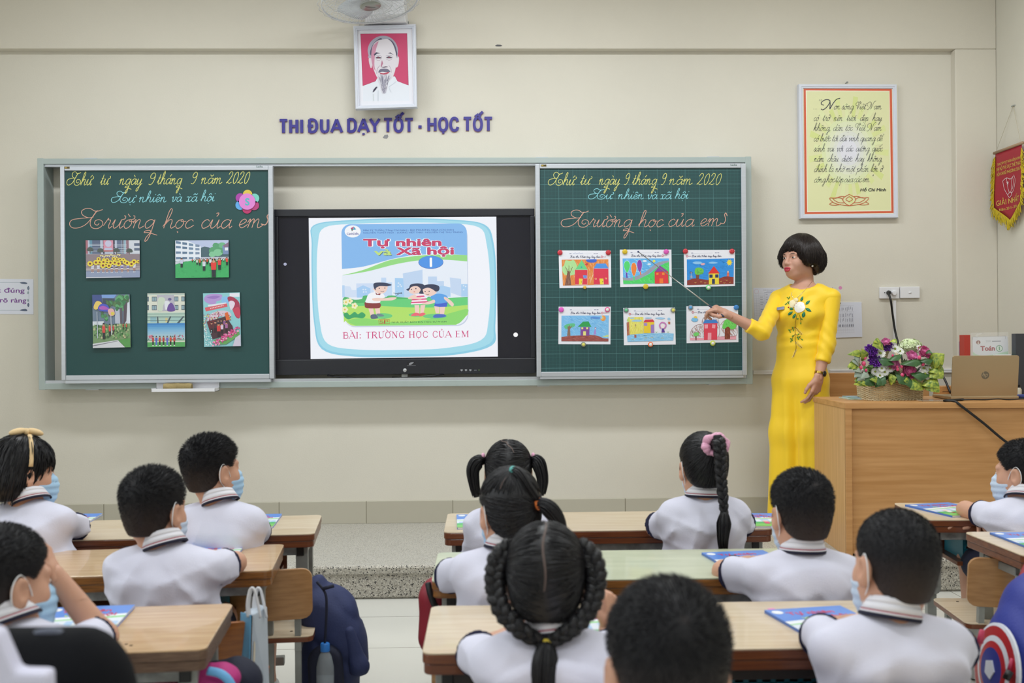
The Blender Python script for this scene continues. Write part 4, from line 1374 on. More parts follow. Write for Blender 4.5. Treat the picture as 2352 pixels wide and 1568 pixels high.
def cover(S, q, k, full=True):
 """the school book cover, drawn in the coordinates of q"""
 def s_(p, n=5):
  return q(smooth(p, n))
 rrp = rrect(30, 75, 1588, 1338, 150, 8)
 S.poly(q([(x + 8, y + 12) for x, y in rrp]), '#c9d3e6')
 S.poly(q(rrp), '#eaf2fc')
 S.poly(q(rrect(30, 75, 1588, 300, 110, 8)), '#86bbf0')
 S.poly(q([(30, 200), (1588, 200), (1588, 470)] + smooth([(1588, 470), (1000, 470), (700, 520), (300, 610), (30, 628)], 5)), '#86bbf0')
 S.poly(q(smooth([(30, 628), (300, 600), (700, 500), (1000, 462), (1300, 455), (1588, 470)], 6) + smooth([(1588, 480), (1300, 478), (1000, 490), (700, 540), (320, 640), (120, 690), (30, 705)], 6)), '#f4f8fd')
 S.poly(q(smooth([(40, 705), (300, 640), (640, 520), (1000, 470), (1300, 458), (1588, 470)], 6) + smooth([(1588, 548), (1300, 525), (1000, 530), (700, 575), (350, 660), (40, 708)], 6)), '#98de86')
 for p, c in (([(30, 830), (60, 830), (90, 980), (30, 980)], '#b9d7f6'), ([(60, 840), (130, 845), (150, 890), (210, 890), (210, 980), (60, 980)], '#d3e3f8'), ([(205, 808), (420, 808), (420, 980), (205, 980)], '#cfe0f8'),
                 ([(210, 870), (290, 832), (380, 872), (380, 985), (210, 985)], '#a9d0f6'), ([(515, 740), (578, 740), (578, 800), (650, 800), (650, 985), (515, 985)], '#c4dcf7'), ([(685, 745), (870, 752), (860, 985), (685, 985)], '#a9d2f6'),
                 ([(785, 690), (1030, 645), (1030, 985), (800, 985)], '#c2d9f4'), ([(1098, 732), (1208, 732), (1210, 790), (1295, 790), (1295, 985), (1098, 985)], '#c2d9f4'), ([(1200, 870), (1270, 845), (1375, 870), (1375, 985), (1200, 985)], '#aed3f5'),
                 ([(1368, 745), (1510, 765), (1510, 985), (1380, 935)], '#c8dcf5'), ([(1510, 830), (1588, 830), (1588, 985), (1510, 985)], '#aed3f5')):
  S.poly(q(p), c)
 for x, y in ((290, 885), (320, 885), (295, 915), (325, 915), (730, 810), (750, 830), (725, 850), (765, 850), (1250, 960), (1280, 960), (1540, 850), (1565, 860), (1540, 900)):
  S.poly(q(arcpts(x, y, 10, 10, 0, 360, 8)), '#dcebfb')
 S.poly(q(smooth([(35, 1000), (60, 975), (110, 985), (180, 1010), (270, 1000), (290, 965), (350, 960), (420, 985), (560, 985), (600, 965), (680, 965), (750, 985), (1060, 1000), (1100, 985), (1300, 1000), (1588, 990)], 4) + [(1588, 1120), (35, 1120)]), '#52b76c')
 S.poly(q(smooth([(35, 1060), (400, 1045), (700, 1010), (1100, 1000), (1588, 1000)], 4) + [(1588, 1180), (35, 1180)]), '#69d27e')
 S.poly(q(smooth([(35, 1100), (400, 1085), (800, 1110), (1200, 1115), (1588, 1090)], 4) + [(1588, 1210)] + rrect(45, 1150, 1582, 1335, 140, 6)[6:22] + [(45, 1180)]), '#b5e46c')
 S.poly(q(smooth([(200, 1335), (90, 1270), (300, 1240), (700, 1300), (1100, 1260), (1400, 1180), (1580, 1140), (1582, 1200), (1500, 1300), (1430, 1335)], 5)), '#8edb70')
 for x, y, rx, ry in ((520, 1215, 130, 35), (950, 1205, 100, 25), (1180, 1225, 150, 30)):
  S.poly(q(arcpts(x, y, rx, ry)), '#6fd183')
 S.poly(q(smooth([(45, 1180), (90, 1170), (120, 1200), (180, 1160), (220, 1190), (270, 1165), (315, 1200), (280, 1240), (180, 1230), (100, 1252), (50, 1215)], 4, True)), '#3da568')
 for x, y in ((75, 1040), (60, 1130), (180, 1085), (120, 1025)):
  for a in range(5):
   S.poly(q(arcpts(x + 24 * math.cos(a * 1.257), y + 24 * math.sin(a * 1.257), 17, 17, 0, 360, 10)), '#f3f1c8')
  S.poly(q(arcpts(x, y, 12, 12, 0, 360, 8)), '#e6c54e')
 sk, ln = '#f3d3c6', '#3c3a55'
 S.poly(q([(350, 1110), (410, 1110), (425, 1215), (380, 1215)]), sk)
 S.poly(q([(430, 1105), (490, 1100), (500, 1200), (450, 1200)]), sk)
 S.poly(q(smooth([(385, 1200), (440, 1195), (470, 1240), (400, 1250), (378, 1235)], 4, True)), '#5d6b82')
 S.poly(q(smooth([(450, 1190), (500, 1185), (550, 1215), (480, 1222)], 4, True)), '#6f8f92')
 S.poly(q(smooth([(320, 1040), (490, 1050), (498, 1110), (420, 1120), (320, 1112), (308, 1080)], 3, True)), '#8c3b3c')
 S.poly(q(smooth([(430, 920), (360, 940), (330, 1000), (325, 1048), (490, 1052), (500, 1000), (560, 985), (520, 925)], 4, True)), '#f6f7fb')
 S.poly(q(smooth([(400, 1000), (470, 990), (560, 995), (640, 985), (705, 990), (660, 1020), (560, 1025), (430, 1028)], 4, True)), sk)
 S.poly(q([(440, 920), (470, 945), (515, 920), (500, 955), (450, 950)]), '#8c3b3c')
 S.poly(q(smooth([(440, 850), (430, 900), (480, 935), (550, 930), (585, 890), (590, 840), (520, 815)], 5, True)), sk)
 S.poly(q(smooth([(420, 890), (412, 880), (428, 868), (442, 885)], 4, True)), sk)
 S.poly(q(smooth([(425, 870), (420, 815), (470, 800), (570, 805), (645, 830), (590, 848), (500, 845), (450, 868), (445, 895)], 4, True)), '#39425c')
 for x, y in ((490, 872), (560, 870)):
  S.poly(q(arcpts(x, y, 9, 6, 0, 360, 8)), ln)
 S.line(q(smooth([(505, 905), (530, 915), (550, 905)], 3)), 5 * k, ln)
 for p in ([(690, 945), (735, 930), (775, 945)], [(665, 930), (720, 945), (775, 930)], [(700, 965), (730, 945), (765, 925)]):
  S.line(q(p), 6 * k, '#55606e')
 S.poly(q([(925, 1085), (985, 1085), (985, 1190), (935, 1190)]), sk)
 S.poly(q([(1000, 1085), (1060, 1085), (1035, 1195), (995, 1190)]), sk)
 S.poly(q(smooth([(885, 1205), (930, 1180), (985, 1190), (975, 1215), (890, 1220)], 4, True)), '#ef6a78')
 S.poly(q(smooth([(985, 1195), (1030, 1180), (1062, 1195), (1020, 1222), (980, 1222)], 4, True)), '#ef6a78')
 S.poly(q([(915, 950), (1030, 945), (1105, 1070), (880, 1075)]), '#fbeef4')
 for a in (975, 1010, 1045):
  S.poly(q([(905 - (a - 975) * .3, a), (1045 + (a - 975) * .7, a - 8), (1055 + (a - 975) * .7, a + 8), (900 - (a - 975) * .3, a + 16)]), '#e14f84')
 S.poly(q(smooth([(850, 990), (930, 950), (960, 990), (1000, 985), (1010, 1015), (930, 1010), (860, 1010)], 4, True)), sk)
 S.poly(q(smooth([(865, 870), (860, 920), (910, 945), (980, 935), (1010, 890), (990, 840), (910, 835)], 5, True)), sk)
 S.poly(q(smooth([(825, 890), (860, 870), (880, 830), (960, 815), (1040, 830), (1075, 880), (1060, 940), (985, 940), (1005, 890), (960, 850), (890, 860), (855, 905)], 4, True)), '#353c55')
 for x, y in ((890, 890), (945, 880)):
  S.poly(q(arcpts(x, y, 8, 8, 0, 360, 8)), ln)
 S.poly(q(arcpts(925, 920, 10, 6, 0, 360, 8)), '#d9766e')
 S.poly(q([(1170, 1100), (1235, 1105), (1230, 1190), (1190, 1190)]), sk)
 S.poly(q([(1240, 1105), (1310, 1100), (1290, 1210), (1240, 1200)]), sk)
 S.poly(q(smooth([(1155, 1225), (1200, 1200), (1300, 1205), (1305, 1235), (1180, 1245)], 4, True)), '#4f6fc4')
 S.poly(q([(1180, 1060), (1340, 1055), (1325, 1110), (1240, 1112), (1170, 1098)]), '#4566cf')
 S.poly(q(smooth([(1140, 970), (1230, 945), (1330, 975), (1330, 1050), (1190, 1070), (1175, 1030), (1130, 1010)], 4, True)), '#5fa6ea')
 S.poly(q(smooth([(1020, 1065), (1110, 1040), (1170, 1020), (1180, 1055), (1110, 1075), (1030, 1075)], 4, True)), sk)
 S.poly(q(smooth([(1300, 985), (1350, 1010), (1415, 1075), (1390, 1105), (1330, 1045), (1295, 1010)], 4, True)), sk)
 S.poly(q(smooth([(1030, 900), (1060, 960), (1130, 975), (1195, 940), (1200, 890), (1130, 865), (1050, 875)], 5, True)), sk)
 S.poly(q(smooth([(1020, 890), (1050, 840), (1150, 828), (1230, 850), (1235, 900), (1195, 920), (1150, 890), (1090, 870)], 4, True)), '#353c55')
 for x, y in ((1060, 918), (1110, 915)):
  S.poly(q(arcpts(x, y, 8, 7, 0, 360, 8)), ln)
 S.line(q(smooth([(1075, 950), (1095, 958), (1110, 948)], 3)), 5 * k, ln)
cover(SL, q8, k_)
(ux, uy), = q8([(170, 165)])
SL.ell(ux, uy, 18.5, 14, '#f7f9fd')
for p, c_ in (([(145, 125), (185, 105), (168, 160)], '#c2447a'), ([(185, 105), (215, 140), (175, 150)], '#49a7c4'), ([(150, 130), (175, 135), (160, 165)], '#3f7f62')):
 SL.poly(q8(p), c_)
def T8(txt, x, y, cap, col, bold=.0, width=None, anchor='l'):
 (a, b), = q8([(x, y)])
 SL.text(txt, a, b, cap * k_, col, bold, 0, width * k_ if width else None, anchor)
T8('CánhDiều', 97, 206, 26, '#3a3f95', .02, 148)
T8('MAI SỸ TUẤN (Tổng Chủ biên) - BÙI PHƯƠNG NGA (Chủ biên)', 303, 163, 20, '#2f4f97', .0, 1122)
T8('NGUYỄN TUYẾT NGA - LƯƠNG VIỆT THÁI - NGUYỄN THỊ THU TRANG', 303, 193, 18, '#2f4f97', .0, 1232)
for b_, c_ in ((.075, '#ffffff'), (.036, '#6d3a8c'), (.022, '#d23f68')):
 T8('Tự nhiên', 300 - b_ * 110, 350, 92, c_, b_, 968 + b_ * 220)
 T8('Xã hội', 708 - b_ * 110, 458, 92, c_, b_, 714 + b_ * 220)
T8('và', 436, 466, 78, '#3d5f78', .025, 222)
T8('và', 430, 460, 78, '#c3e27f', .025, 222)
(ux, uy), = q8([(1136, 556)])
SL.ell(ux, uy, 28.8, 15, '#3a55a8')
SL.ell(ux, uy - .3, 28, 14.4, '#4f97ea')
T8('1', 1136, 606, 108, '#ffffff', .05, None, 'm')
SL.line(q8([(480, 1262), (545, 1252), (548, 1312)]), 1.2, '#b4543c')
SL.line(q8([(545, 1252), (614, 1262), (614, 1312), (480, 1312), (480, 1262)]), 1.2, '#b4543c')
T8('SP', 492, 1304, 38, '#b4543c', .0, 108)
T8('NHÀ XUẤT BẢN ĐẠI HỌC SƯ PHẠM', 640, 1304, 20, '#2f5a46', .0, 680)
st_, L = block('BÀI: TRƯỜNG HỌC CỦA EM', .15, .10, .06, True)
kk = SL.k
for pts, wd in st_:
 SL.k = kk
 SL.line(q8([(36 + x * 1560 / L, 1490 - y * 80) for x, y in pts]), wd * 80 * k_, '#d2467f')
SL.build('slide_picture', SCREEN, tv)
d = PC(rc(0, 0, 2352, 1568), YT + .0112, 2352, 1568)
d.ell(1169.5, 768.5, 5.2, 5.2, '#ffffff')
for u, v in ((643, 606.5), (1208, 600.5)):
 d.ell(u, v, 3.4, 3.4, '#c6cbe8').ell(u, v, 1.6, 1.6, '#30324a').ell(u, v, .8, .8, '#e8ebff')
d.build('screen_cursor', SCREEN, tv)
bc = at(930, 850, YT)
MB().lathe([(.001, 0), (.011, 0), (.011, .003), (.009, .005), (.001, .0055)], 20, Matrix.Translation(bc) @ RX).build('power_button', mat('silver_button', '#c4c6ca', .3, metal=.6), tv, True)
d = PC(rc(0, 0, 2352, 1568), YT - .0004, 2352, 1568)
d.rect(920, 830.5, 940, 840, '#15161c')
d.poly(smooth([(925, 837), (927, 833), (933, 831.5), (936, 832), (933, 835), (929, 837.5)], 4, True), '#8f9096')
for u in range(921, 940, 2):
 d.rect(u, 838.6, u + 1.2, 840.2, '#6f7077')
d.build('maker_mark', PRINT, tv)
d = PC(rc(0, 0, 2352, 1568), YT - .0004, 2352, 1568)
for u in (1046, 1056, 1066):
 d.rect(u - 3, 848.5, u + 2, 850.5, '#b8babf').rect(u - 1.5, 851, u + .5, 852.5, '#8d8f94')
d.rect(1074, 848.8, 1080, 851.5, '#5d5f66').ell(1085.5, 849.5, .9, .9, '#9bd06a')
d.build('control_marks', PRINT, tv)
MB().box((bc.x - .02, YT + .01, zb1 + .014), (bc.x + .015, YT + .05, lo[2] + .004)).build('wall_bracket', METAL, tv, bevel=.002)
mb = MB()
pts = smooth([at(752, 862, 6.1), at(790, 866, 6.09), at(850, 869, 6.085), at(930, 867, 6.075), at(985, 863, 6.08), at(1020, 859, 6.1)], 6)
mb.tube(pts, .0045, 6)
mb.tube(smooth([at(900, 866, 6.1), at(980, 869, 6.095), at(1060, 868, 6.095), at(1180, 868, 6.1), at(1235, 866, 6.1)], 5), .003, 6)
tag(mb.build('display_cable', CABLE, None, True), 'thin black cables drooping under the big display', 'cable')
# ---------------------------------------------------------------- portrait
YPo = 6.092
qP = [(811.5, 60), (955, 55.5), (958, 246), (816.5, 250.5)]
po = thing('framed_portrait', 'white framed portrait of an old bearded man on a red ground above slogan', 'picture', at(886, 249, YPo))
c = PC(qP, YPo + .02, 100, 133)
c.slab(.004, '#e8e6ec')
def qq(pts):
 return [((x - 85 - 33 * (y - 50) / 1440) / 1078 * 100, (y - 50 + 4 * (x - 85) / 1078 * 8) / 1440 * 133) for x, y in pts]
c.poly(qq([(155, 120), (1080, 115), (1115, 1415), (190, 1425)]), '#e4e4ec')
c.poly(qq([(208, 185), (1015, 180), (1045, 1082), (845, 1010), (805, 925), (500, 960), (470, 1010), (245, 1092)]), '#8e2a50')
c.poly(qq([(213, 190), (1010, 185), (1038, 1076), (850, 1008), (808, 920), (500, 955), (462, 1008), (250, 1086)]), '#c63f6a')
c.poly(qq([(250, 1092), (470, 1010), (500, 955), (805, 925), (850, 1010), (1045, 1084), (1060, 1350), (255, 1355)]), '#dfe3ec')
c.poly(qq(smooth([(365, 590), (352, 650), (380, 770), (405, 765), (415, 640)], 4, True)), '#d9cdd6')
c.poly(qq(smooth([(840, 580), (875, 600), (868, 720), (845, 768), (820, 760), (822, 640)], 4, True)), '#dcd5dc')
c.poly(qq(smooth([(350, 560), (335, 460), (375, 340), (470, 255), (580, 222), (700, 240), (800, 320), (855, 440), (850, 570), (820, 600), (380, 610)], 5, True)), '#a5a3b4')
c.poly(qq(smooth([(385, 560), (400, 420), (470, 320), (560, 260), (600, 300), (700, 280), (780, 340), (830, 460), (828, 580), (600, 640)], 4, True)), '#56536a')
c.poly(qq(smooth([(395, 560), (420, 400), (500, 310), (600, 285), (700, 290), (780, 390), (825, 560), (825, 720), (800, 860), (740, 980), (640, 1040), (560, 1020), (490, 930), (430, 790), (400, 660)], 5, True)), '#dcd6dd')
c.poly(qq(smooth([(395, 560), (415, 420), (470, 350), (520, 320), (480, 450), (455, 600), (450, 740), (470, 830), (425, 760), (400, 650)], 4, True)), '#c98aa4')
for p in ([(440, 540), (480, 508), (555, 525), (500, 530), (450, 570)], [(680, 525), (730, 512), (790, 560), (730, 530)]):
 c.poly(qq(p), '#433f58')
for x, y in ((520, 600), (705, 597)):
 c.poly(qq(smooth([(x - 55, y + 8), (x - 10, y - 18), (x + 40, y - 5), (x + 60, y + 10), (x, y + 16)], 4, True)), '#4b3c52')
 c.poly(qq(arcpts(x, y + 3, 16, 11)), '#8c3a4e')
 c.line(qq(smooth([(x - 55, y - 22), (x, y - 40), (x + 55, y - 18)], 3)), .6, '#8a7d92')
 c.line(qq(smooth([(x - 50, y + 35), (x, y + 50), (x + 50, y + 35)], 3)), .6, '#b39aae')
c.poly(qq([(580, 640), (560, 745), (575, 760), (600, 700)]), '#b5738f')
c.poly(qq(smooth([(555, 755), (600, 762), (640, 752), (685, 758), (660, 768), (600, 775)], 3, True)), '#4b3048')
c.line(qq(smooth([(540, 740), (500, 800), (490, 880)], 3)), .7, '#a08aa0')
c.line(qq(smooth([(700, 735), (735, 790), (745, 860)], 3)), .7, '#b3a3b6')
c.poly(qq(smooth([(520, 860), (540, 810), (610, 790), (690, 805), (725, 850), (640, 850), (580, 845)], 4, True)), '#6d6a80')
c.poly(qq(smooth([(540, 862), (610, 872), (700, 848), (690, 875), (620, 895), (560, 885)], 4, True)), '#b8455c')
rr = random.Random(3)
c.poly(qq(smooth([(510, 900), (560, 890), (640, 900), (730, 880), (745, 950), (690, 1030), (680, 1120), (650, 1200), (600, 1232), (570, 1190), (545, 1090), (510, 1000)], 4, True)), '#d4d2dc')
for i in range(70):
 x = rr.uniform(520, 730)
 y0 = rr.uniform(880, 1000)
 x1 = 615 + (x - 620) * .35 + rr.uniform(-12, 12)
 c.line(qq([(x, y0), ((x + x1) / 2 + rr.uniform(-6, 6), y0 + 80), (x1, rr.uniform(1080, 1225))]), .45, rr.choice(('#8e8ba0', '#5c5873', '#efeef4', '#b9b6c6')))
c.poly(qq([(420, 1195), (440, 1150), (480, 1105), (505, 1108), (470, 1160), (430, 1200)]), '#322e48')
c.line(qq([(515, 1170), (515, 1350)]), .6, '#c2cad2')
c.line(qq([(430, 1230), (435, 1350)]), .6, '#c9d2cf')
c.line(qq([(835, 1010), (700, 1110), (740, 1200)]), .4, '#c3cbd8')
c.build('portrait_print', PRINT, po)
def frame_mb(q, Y, wpx, d0, d1, nm, m_, par, lip=.35):
 """mitred picture frame around the quad q (pixels) at depth Y"""
 cs = [at(*p, Y) for p in q]
 ce = sum(cs, Vector()) / 4
 Wd = (cs[1] - cs[0]).length
 t = wpx
 ring = lambda k, dy: [Vector((p.x + (1 if p.x < ce.x else -1) * t * k, Y + dy, p.z + (-1 if p.z > ce.z else 1) * t * k)) for p in cs]
 mb = MB()
 mb.loft([ring(0, d1), ring(0, d0 * .6), ring(.12, 0), ring(.55, 0), ring(.62, .003), ring(.9, .003), ring(1, d0), ring(1, d1)], True, False)
 return mb.build(nm, m_, par)
frame_mb(qP, YPo, .022, .010, .04, 'frame', GPVC, po)
hg = MB()
for u, v in ((826, 56), (938, 52)):
 hg.tube([at(u, v + 2, 6.13), at(u, v - 3, 6.13)], .003, 6)
hg.build('hanging_pin', METAL, po)
# ---------------------------------------------------------------- slogan letters
sg = thing('slogan_lettering', 'raised purple capital letters reading THI DUA DAY TOT HOC TOT on the wall', 'lettering', at(886, 305, WALL_Y))
PUR = mat('purple_acrylic', '#37308c', .3)
PINKE = mat('pink_backing', '#cf9aa6', .6)
for w, u0, u1, vb in (('THI', 642.5, 697, 305.5), ('ĐUA', 708.5, 785, 304.5), ('DẠY', 798, 871.5, 303.5), ('TỐT', 882, 949, 303), ('-', 960.5, 970, 302.5), ('HỌC', 981.5, 1053, 301), ('TỐT', 1064.5, 1131, 300.5)):
 st_, L = block(w, .22, .21, .20)
 px_m = WALL_Y / FPX
 for du, dv, th, m_, nm in ((-.5, .8, .004, PINKE, 'letter_backing'), (0, 0, .012, PUR, 'word')):
  a = at(u0 + du, vb + dv, WALL_Y)
  kx, ky = (u1 - u0) / L * px_m, 29.5 * px_m
  me = MB()
  for z_, (pts, wd) in enumerate(st_):
   th_ = th + z_ * .00005
   P_ = [np.array((x * kx, y * ky)) for x, y in pts]
   rows = []
   n = len(P_)
   for i in range(n):
    t = P_[min(i + 1, n - 1)] - P_[max(i - 1, 0)]
    t = t / np.linalg.norm(t)
    nn = np.array((-t[1], t[0])) * wd * ky / 2
    p = P_[i]
    rows.append([Vector((a.x + q[0], WALL_Y - z, a.z + q[1])) for q, z in ((p + nn, th_), (p - nn, th_), (p - nn, -.001), (p + nn, -.001))])
   me.loft(rows)
  me.build(nm, m_, sg)
# ---------------------------------------------------------------- quotation poster
YQ = 6.165
qQ = [(1835, 192.5), (2061, 193), (2064, 500), (1838.5, 502)]
ps = thing('framed_poster', 'white framed yellow green poster of handwritten verse with orange border', 'poster', at(1950, 501, YQ))
c = PC(qQ, YQ + .012, 640, 867)
c.slab(.003, '#e9e4c8')
def qp(p):
 return [((x - 155 - 7 * (y - 535) / 867), y - 535 - 0) for x, y in p]
c.poly(qp([(185, 563), (758, 566), (768, 1371), (190, 1373)]), '#d9603f')
c.poly(qp([(190, 569), (752, 572), (762, 1365), (196, 1367)]), '#b5543c')
c.poly(qp([(192, 571), (750, 574), (760, 1363), (198, 1365)]), '#dd6743')
c.poly(qp([(198, 578), (743, 580), (753, 1358), (205, 1360)]), '#f3efdc')
c.poly(qp([(203, 583), (739, 584), (749, 1353), (209, 1355)]), '#e3e4b2')
for i in range(26):
 a0, a1 = R(i * 13.85), R(i * 13.85 + 7)
 r0 = 250 if i % 2 else 290
 c.poly(qp([(475, 960), (475 + r0 * math.cos(a0) * .9, 960 + r0 * 1.2 * math.sin(a0)), (475 + r0 * math.cos(a1) * .9, 960 + r0 * 1.2 * math.sin(a1))]), ('#dfe6a0', '#e4eab4', '#d9e294')[i % 3])
for r0, cc in ((175, '#e0e8b8'), (150, '#e2e8c4'), (125, '#e3e7d0'), (100, '#e2e5da'), (78, '#e1e3e4'), (55, '#e4e4ee')):
 c.poly(qp(arcpts(475, 965, r0, r0 * 1.25, 0, 360, 28)), cc)
INK = '#2f3142'
def pline(words, x0, x1, yb, xh=23, gap=None):
 words = [w.replace('g', 'G') for w in words]
 tot = sum(cursive(w)[1] for w in words)
 ng = len(words) - 1
 gap = gap if gap is not None else 20
 kk = (x1 - x0 - gap * ng) / tot
 x = x0
 for w in words:
  L = cursive(w)[1] * kk
  st_, _ = cursive(w)
  for sx in st_:
   pts = smooth(sx, 4)
   P_ = qp([(x + p * kk + q * xh * .3, yb - q * xh) for p, q in pts])
   c.k = 60
   c.line(P_, 1.8, INK)
  x += L + gap
st_, _ = cursive('N')
for sx in st_:
 c.line(qp([(300 + p * 44 + q * 40 * .3, 700 - q * 30) for p, q in smooth(sx, 5)]), 5, INK)
pline(['...'[:0] or '.', '.', '.'], 243, 272, 700, 23, 1)
pline(['"'], 262, 290, 690, 26)
pline(['on', 'sông', 'Việt', 'Nam'], 378, 690, 700, 23, 10)
pline(['có', 'trở', 'nên', 'tươi', 'đẹp', 'hay'], 246, 690, 774, 23, 26)
pline(['không,', 'dân', 'tộc', 'Việt', 'Nam'], 246, 690, 838, 23, 14)
pline(['có', 'bước', 'tới', 'đài', 'vinh', 'quang', 'để'], 246, 692, 906, 23, 10)
pline(['sánh', 'vai', 'với', 'các', 'cường', 'quốc'], 246, 694, 971, 23, 17)
pline(['năm', 'châu', 'được', 'hay', 'không,'], 248, 694, 1037, 23, 22)
pline(['chính', 'là', 'nhờ', 'một', 'phần', 'lớn', 'ở'], 248, 694, 1103, 23, 13)
pline(['công', 'học', 'tập', 'của', 'các', 'em."'], 248, 626, 1170, 23, 5)
c.k = 70
(a_, b_), = qp([(550, 1229)])
c.text('Hồ Chí Minh', a_, b_, 19, '#23242e', .02, .15, 168)
OR = '#c9613c'
for sg_ in (1, -1):
 for p in ([(0, 1248), (42, 1275), (30, 1302), (0, 1322)], [(0, 1262), (22, 1280), (0, 1296)], [(30, 1302), (70, 1300), (105, 1275), (60, 1270), (38, 1285)], [(0, 1322), (55, 1315), (100, 1302), (128, 1272), (85, 1272), (60, 1262), (30, 1262)], [(55, 1312), (90, 1318), (128, 1312), (105, 1296)]):
  c.line(qp(smooth([(478 + sg_ * x, y) for x, y in p], 4)), 3.6, OR)
c.build('poster_print', GLOSSP, ps)
frame_mb(qQ, YQ, .026, .008, .035, 'frame', GPVC, ps)
na = at(1946, 189, 6.17)
MB().tube([na, na + Vector((0, .03, 0))], .004, 8).ball(na, .006, 6).build('wall_nail', METAL, ps, True)
# ---------------------------------------------------------------- reading rules sign cut by the left edge of the frame
qS = [(-90, 640), (77, 641), (77, 722), (-90, 720)]
sgn = thing('paper_sign', 'white laminated sign with purple lettering left of the chalkboards', 'sign', at(0, 721, WALL_Y))
c = PC(qS, WALL_Y - .0002, 167, 82)
c.slab(.002, '#dfe2ee')
c.line([(10, 8), (150, 8)], .8, '#8fa2b0').line([(10, 73), (150, 73)], .8, '#8fa2b0')
for yy, sgn_ in ((8, 1), (73, -1)):
 c.blob([(136, yy), (145, yy - 1.5 * sgn_), (153, yy + 1), (150, yy + 3.5 * sgn_), (140, yy + 2.5 * sgn_)], '#59667f')
 c.blob([(156, yy + 8 * sgn_), (158, yy + 14 * sgn_), (155, yy + 18 * sgn_), (153, yy + 12 * sgn_)], '#59667f')
 c.blob([(155, yy + 20 * sgn_), (157, yy + 24 * sgn_), (154, yy + 27 * sgn_), (153, yy + 23 * sgn_)], '#8fa2a6')
c.line([(156, 18), (157, 63)], .5, '#9aa6b6')
c.text('Đọc đúng', 147 - 96, 31.5, 11, '#7b3f94', .012, 0, 96)
c.text('Viết đẹp, rõ ràng', 151 - 150, 54.5, 11, '#7b3f94', .012, 0, 150)
c.build('sign_print', GLOSSP, sgn)
# ---------------------------------------------------------------- wall fan
YFN = 5.78
fcn = at(851, 14, YFN)
fan = thing('wall_fan', 'white wire cage wall fan tilted down above the portrait', 'fan', (fcn.x, 6.1, fcn.z))
nrm = Vector((.13, -.13, -.98)).normalized()
Zq = nrm.to_track_quat('Z', 'Y').to_matrix().to_4x4()
FM = Matrix.Translation(fcn) @ Zq @ Matrix.Rotation(R(18), 4, 'Z')
RF = .262
FANW = mat('fan_white_wire', '#e3e6ea', .3)
mb = MB()
def cage(r, f):
 return f * (math.cos(r / RF * PI / 2) ** .55 if r < RF else 0)
for i in range(90):
 a = 2 * PI * i / 90
 pts = []
 for j in range(9):
  t = j / 8
  r = .05 + (RF - .05) * t
  aa = a + .16 * t
  pts.append(FM @ Vector((r * math.cos(aa), r * math.sin(aa), -.022 * (t ** 2.6))))
 mb.tube(pts, .0011, 3, cap=False)
for r, z in ((.12, -.005), (.19, -.012)):
 mb.tube([FM @ Vector((r * math.cos(R(6 * q)), r * math.sin(R(6 * q)), z)) for q in range(61)], .0013, 4, cap=False)
for z in (-.022, -.029):
 mb.tube([FM @ Vector((RF * math.cos(R(5 * q)), RF * math.sin(R(5 * q)), z)) for q in range(73)], .0035, 5, cap=False)
mb.build('front_grille', FANW, fan, True)
mb = MB()
for i in range(60):
 a = 2 * PI * i / 60
 mb.tube([FM @ Vector((r * math.cos(a - .2 * (RF - r) / RF), r * math.sin(a - .2 * (RF - r) / RF), z)) for r, z in ((RF, -.029), (RF * .98, -.050), (RF * .85, -.075), (RF * .5, -.088), (.06, -.092))], .0011, 3, cap=False)
mb.tube([FM @ Vector((RF * .93 * math.cos(R(6 * q)), RF * .93 * math.sin(R(6 * q)), -.062 + .003 * math.sin(R(6 * q) * 20))) for q in range(61)], .0016, 4, cap=False)
mb.build('rear_grille', FANW, fan, True)
MB().lathe([(.001, .006), (.05, .005), (.058, 0), (.058, -.012), (.001, -.014)], 28, FM).build('hub_badge', mat('fan_badge_grey', '#9a9c92', .25, metal=.4), fan, True, auto=40)
cb_ = Canvas(FM @ Vector((-.04, .012, .0063)), (FM.to_3x3() @ Vector((1, 0, 0))), (FM.to_3x3() @ Vector((0, 1, 0))), nrm, .08, .024, 80, 24)
cb_.text('Panasonic', 8, 16, 9, '#2c2f38', .01, 0, 62)
cb_.rect(26, 20.5, 60, 22, '#5c5f64')
cb_.build('badge_lettering', PRINT, fan)
for i in range(3):
 a = R(120 * i + 20)
 mb = MB()
 rows = []
 for t in np.linspace(0, 1, 7):
  r = .05 + .185 * t
  w = .045 + .075 * math.sin(t * PI * .75)
  row = []
  for q in np.linspace(-1, 1, 6):
   aa = a + q * w / max(r, .08) * .8
   row.append(FM @ Vector((r * math.cos(aa), r * math.sin(aa), -.050 + q * .016)))
  rows.append(row)
 mb.loft(rows, False, False)
 b_o = mb.build('fan_blade', mat('fan_blade_pale', '#d5dbe2', .3), fan, True)
 b_o.modifiers.new('s', 'SOLIDIFY').thickness = .003
MB().lathe([(.001, -.035), (.05, -.035), (.052, -.065), (.001, -.065)], 20, FM).build('blade_hub', WPLAS, fan, True, auto=40)
MB().lathe([(.05, -.088), (.06, -.10), (.06, -.14), (.04, -.17), (.001, -.175)], 20, FM).build('motor_housing', WPLAS, fan, True, auto=40)
lo, hi = wallbox(833, -60, 936, 51, 6.07, BEAMY)
mb = MB()
mb.loft([[Vector((lo[0], BEAMY, lo[2])), Vector((hi[0], BEAMY, lo[2])), Vector((hi[0] - .012, 6.075, lo[2] + .002)), Vector((lo[0] + .012, 6.075, lo[2] + .002))],
         [Vector((lo[0] + .02, BEAMY, hi[2])), Vector((hi[0] - .02, BEAMY, hi[2])), Vector((hi[0] - .035, 6.065, hi[2])), Vector((lo[0] + .035, 6.065, hi[2]))]])
mb.build('wall_mount', WPLAS, fan, bevel=.004)
mb = MB()
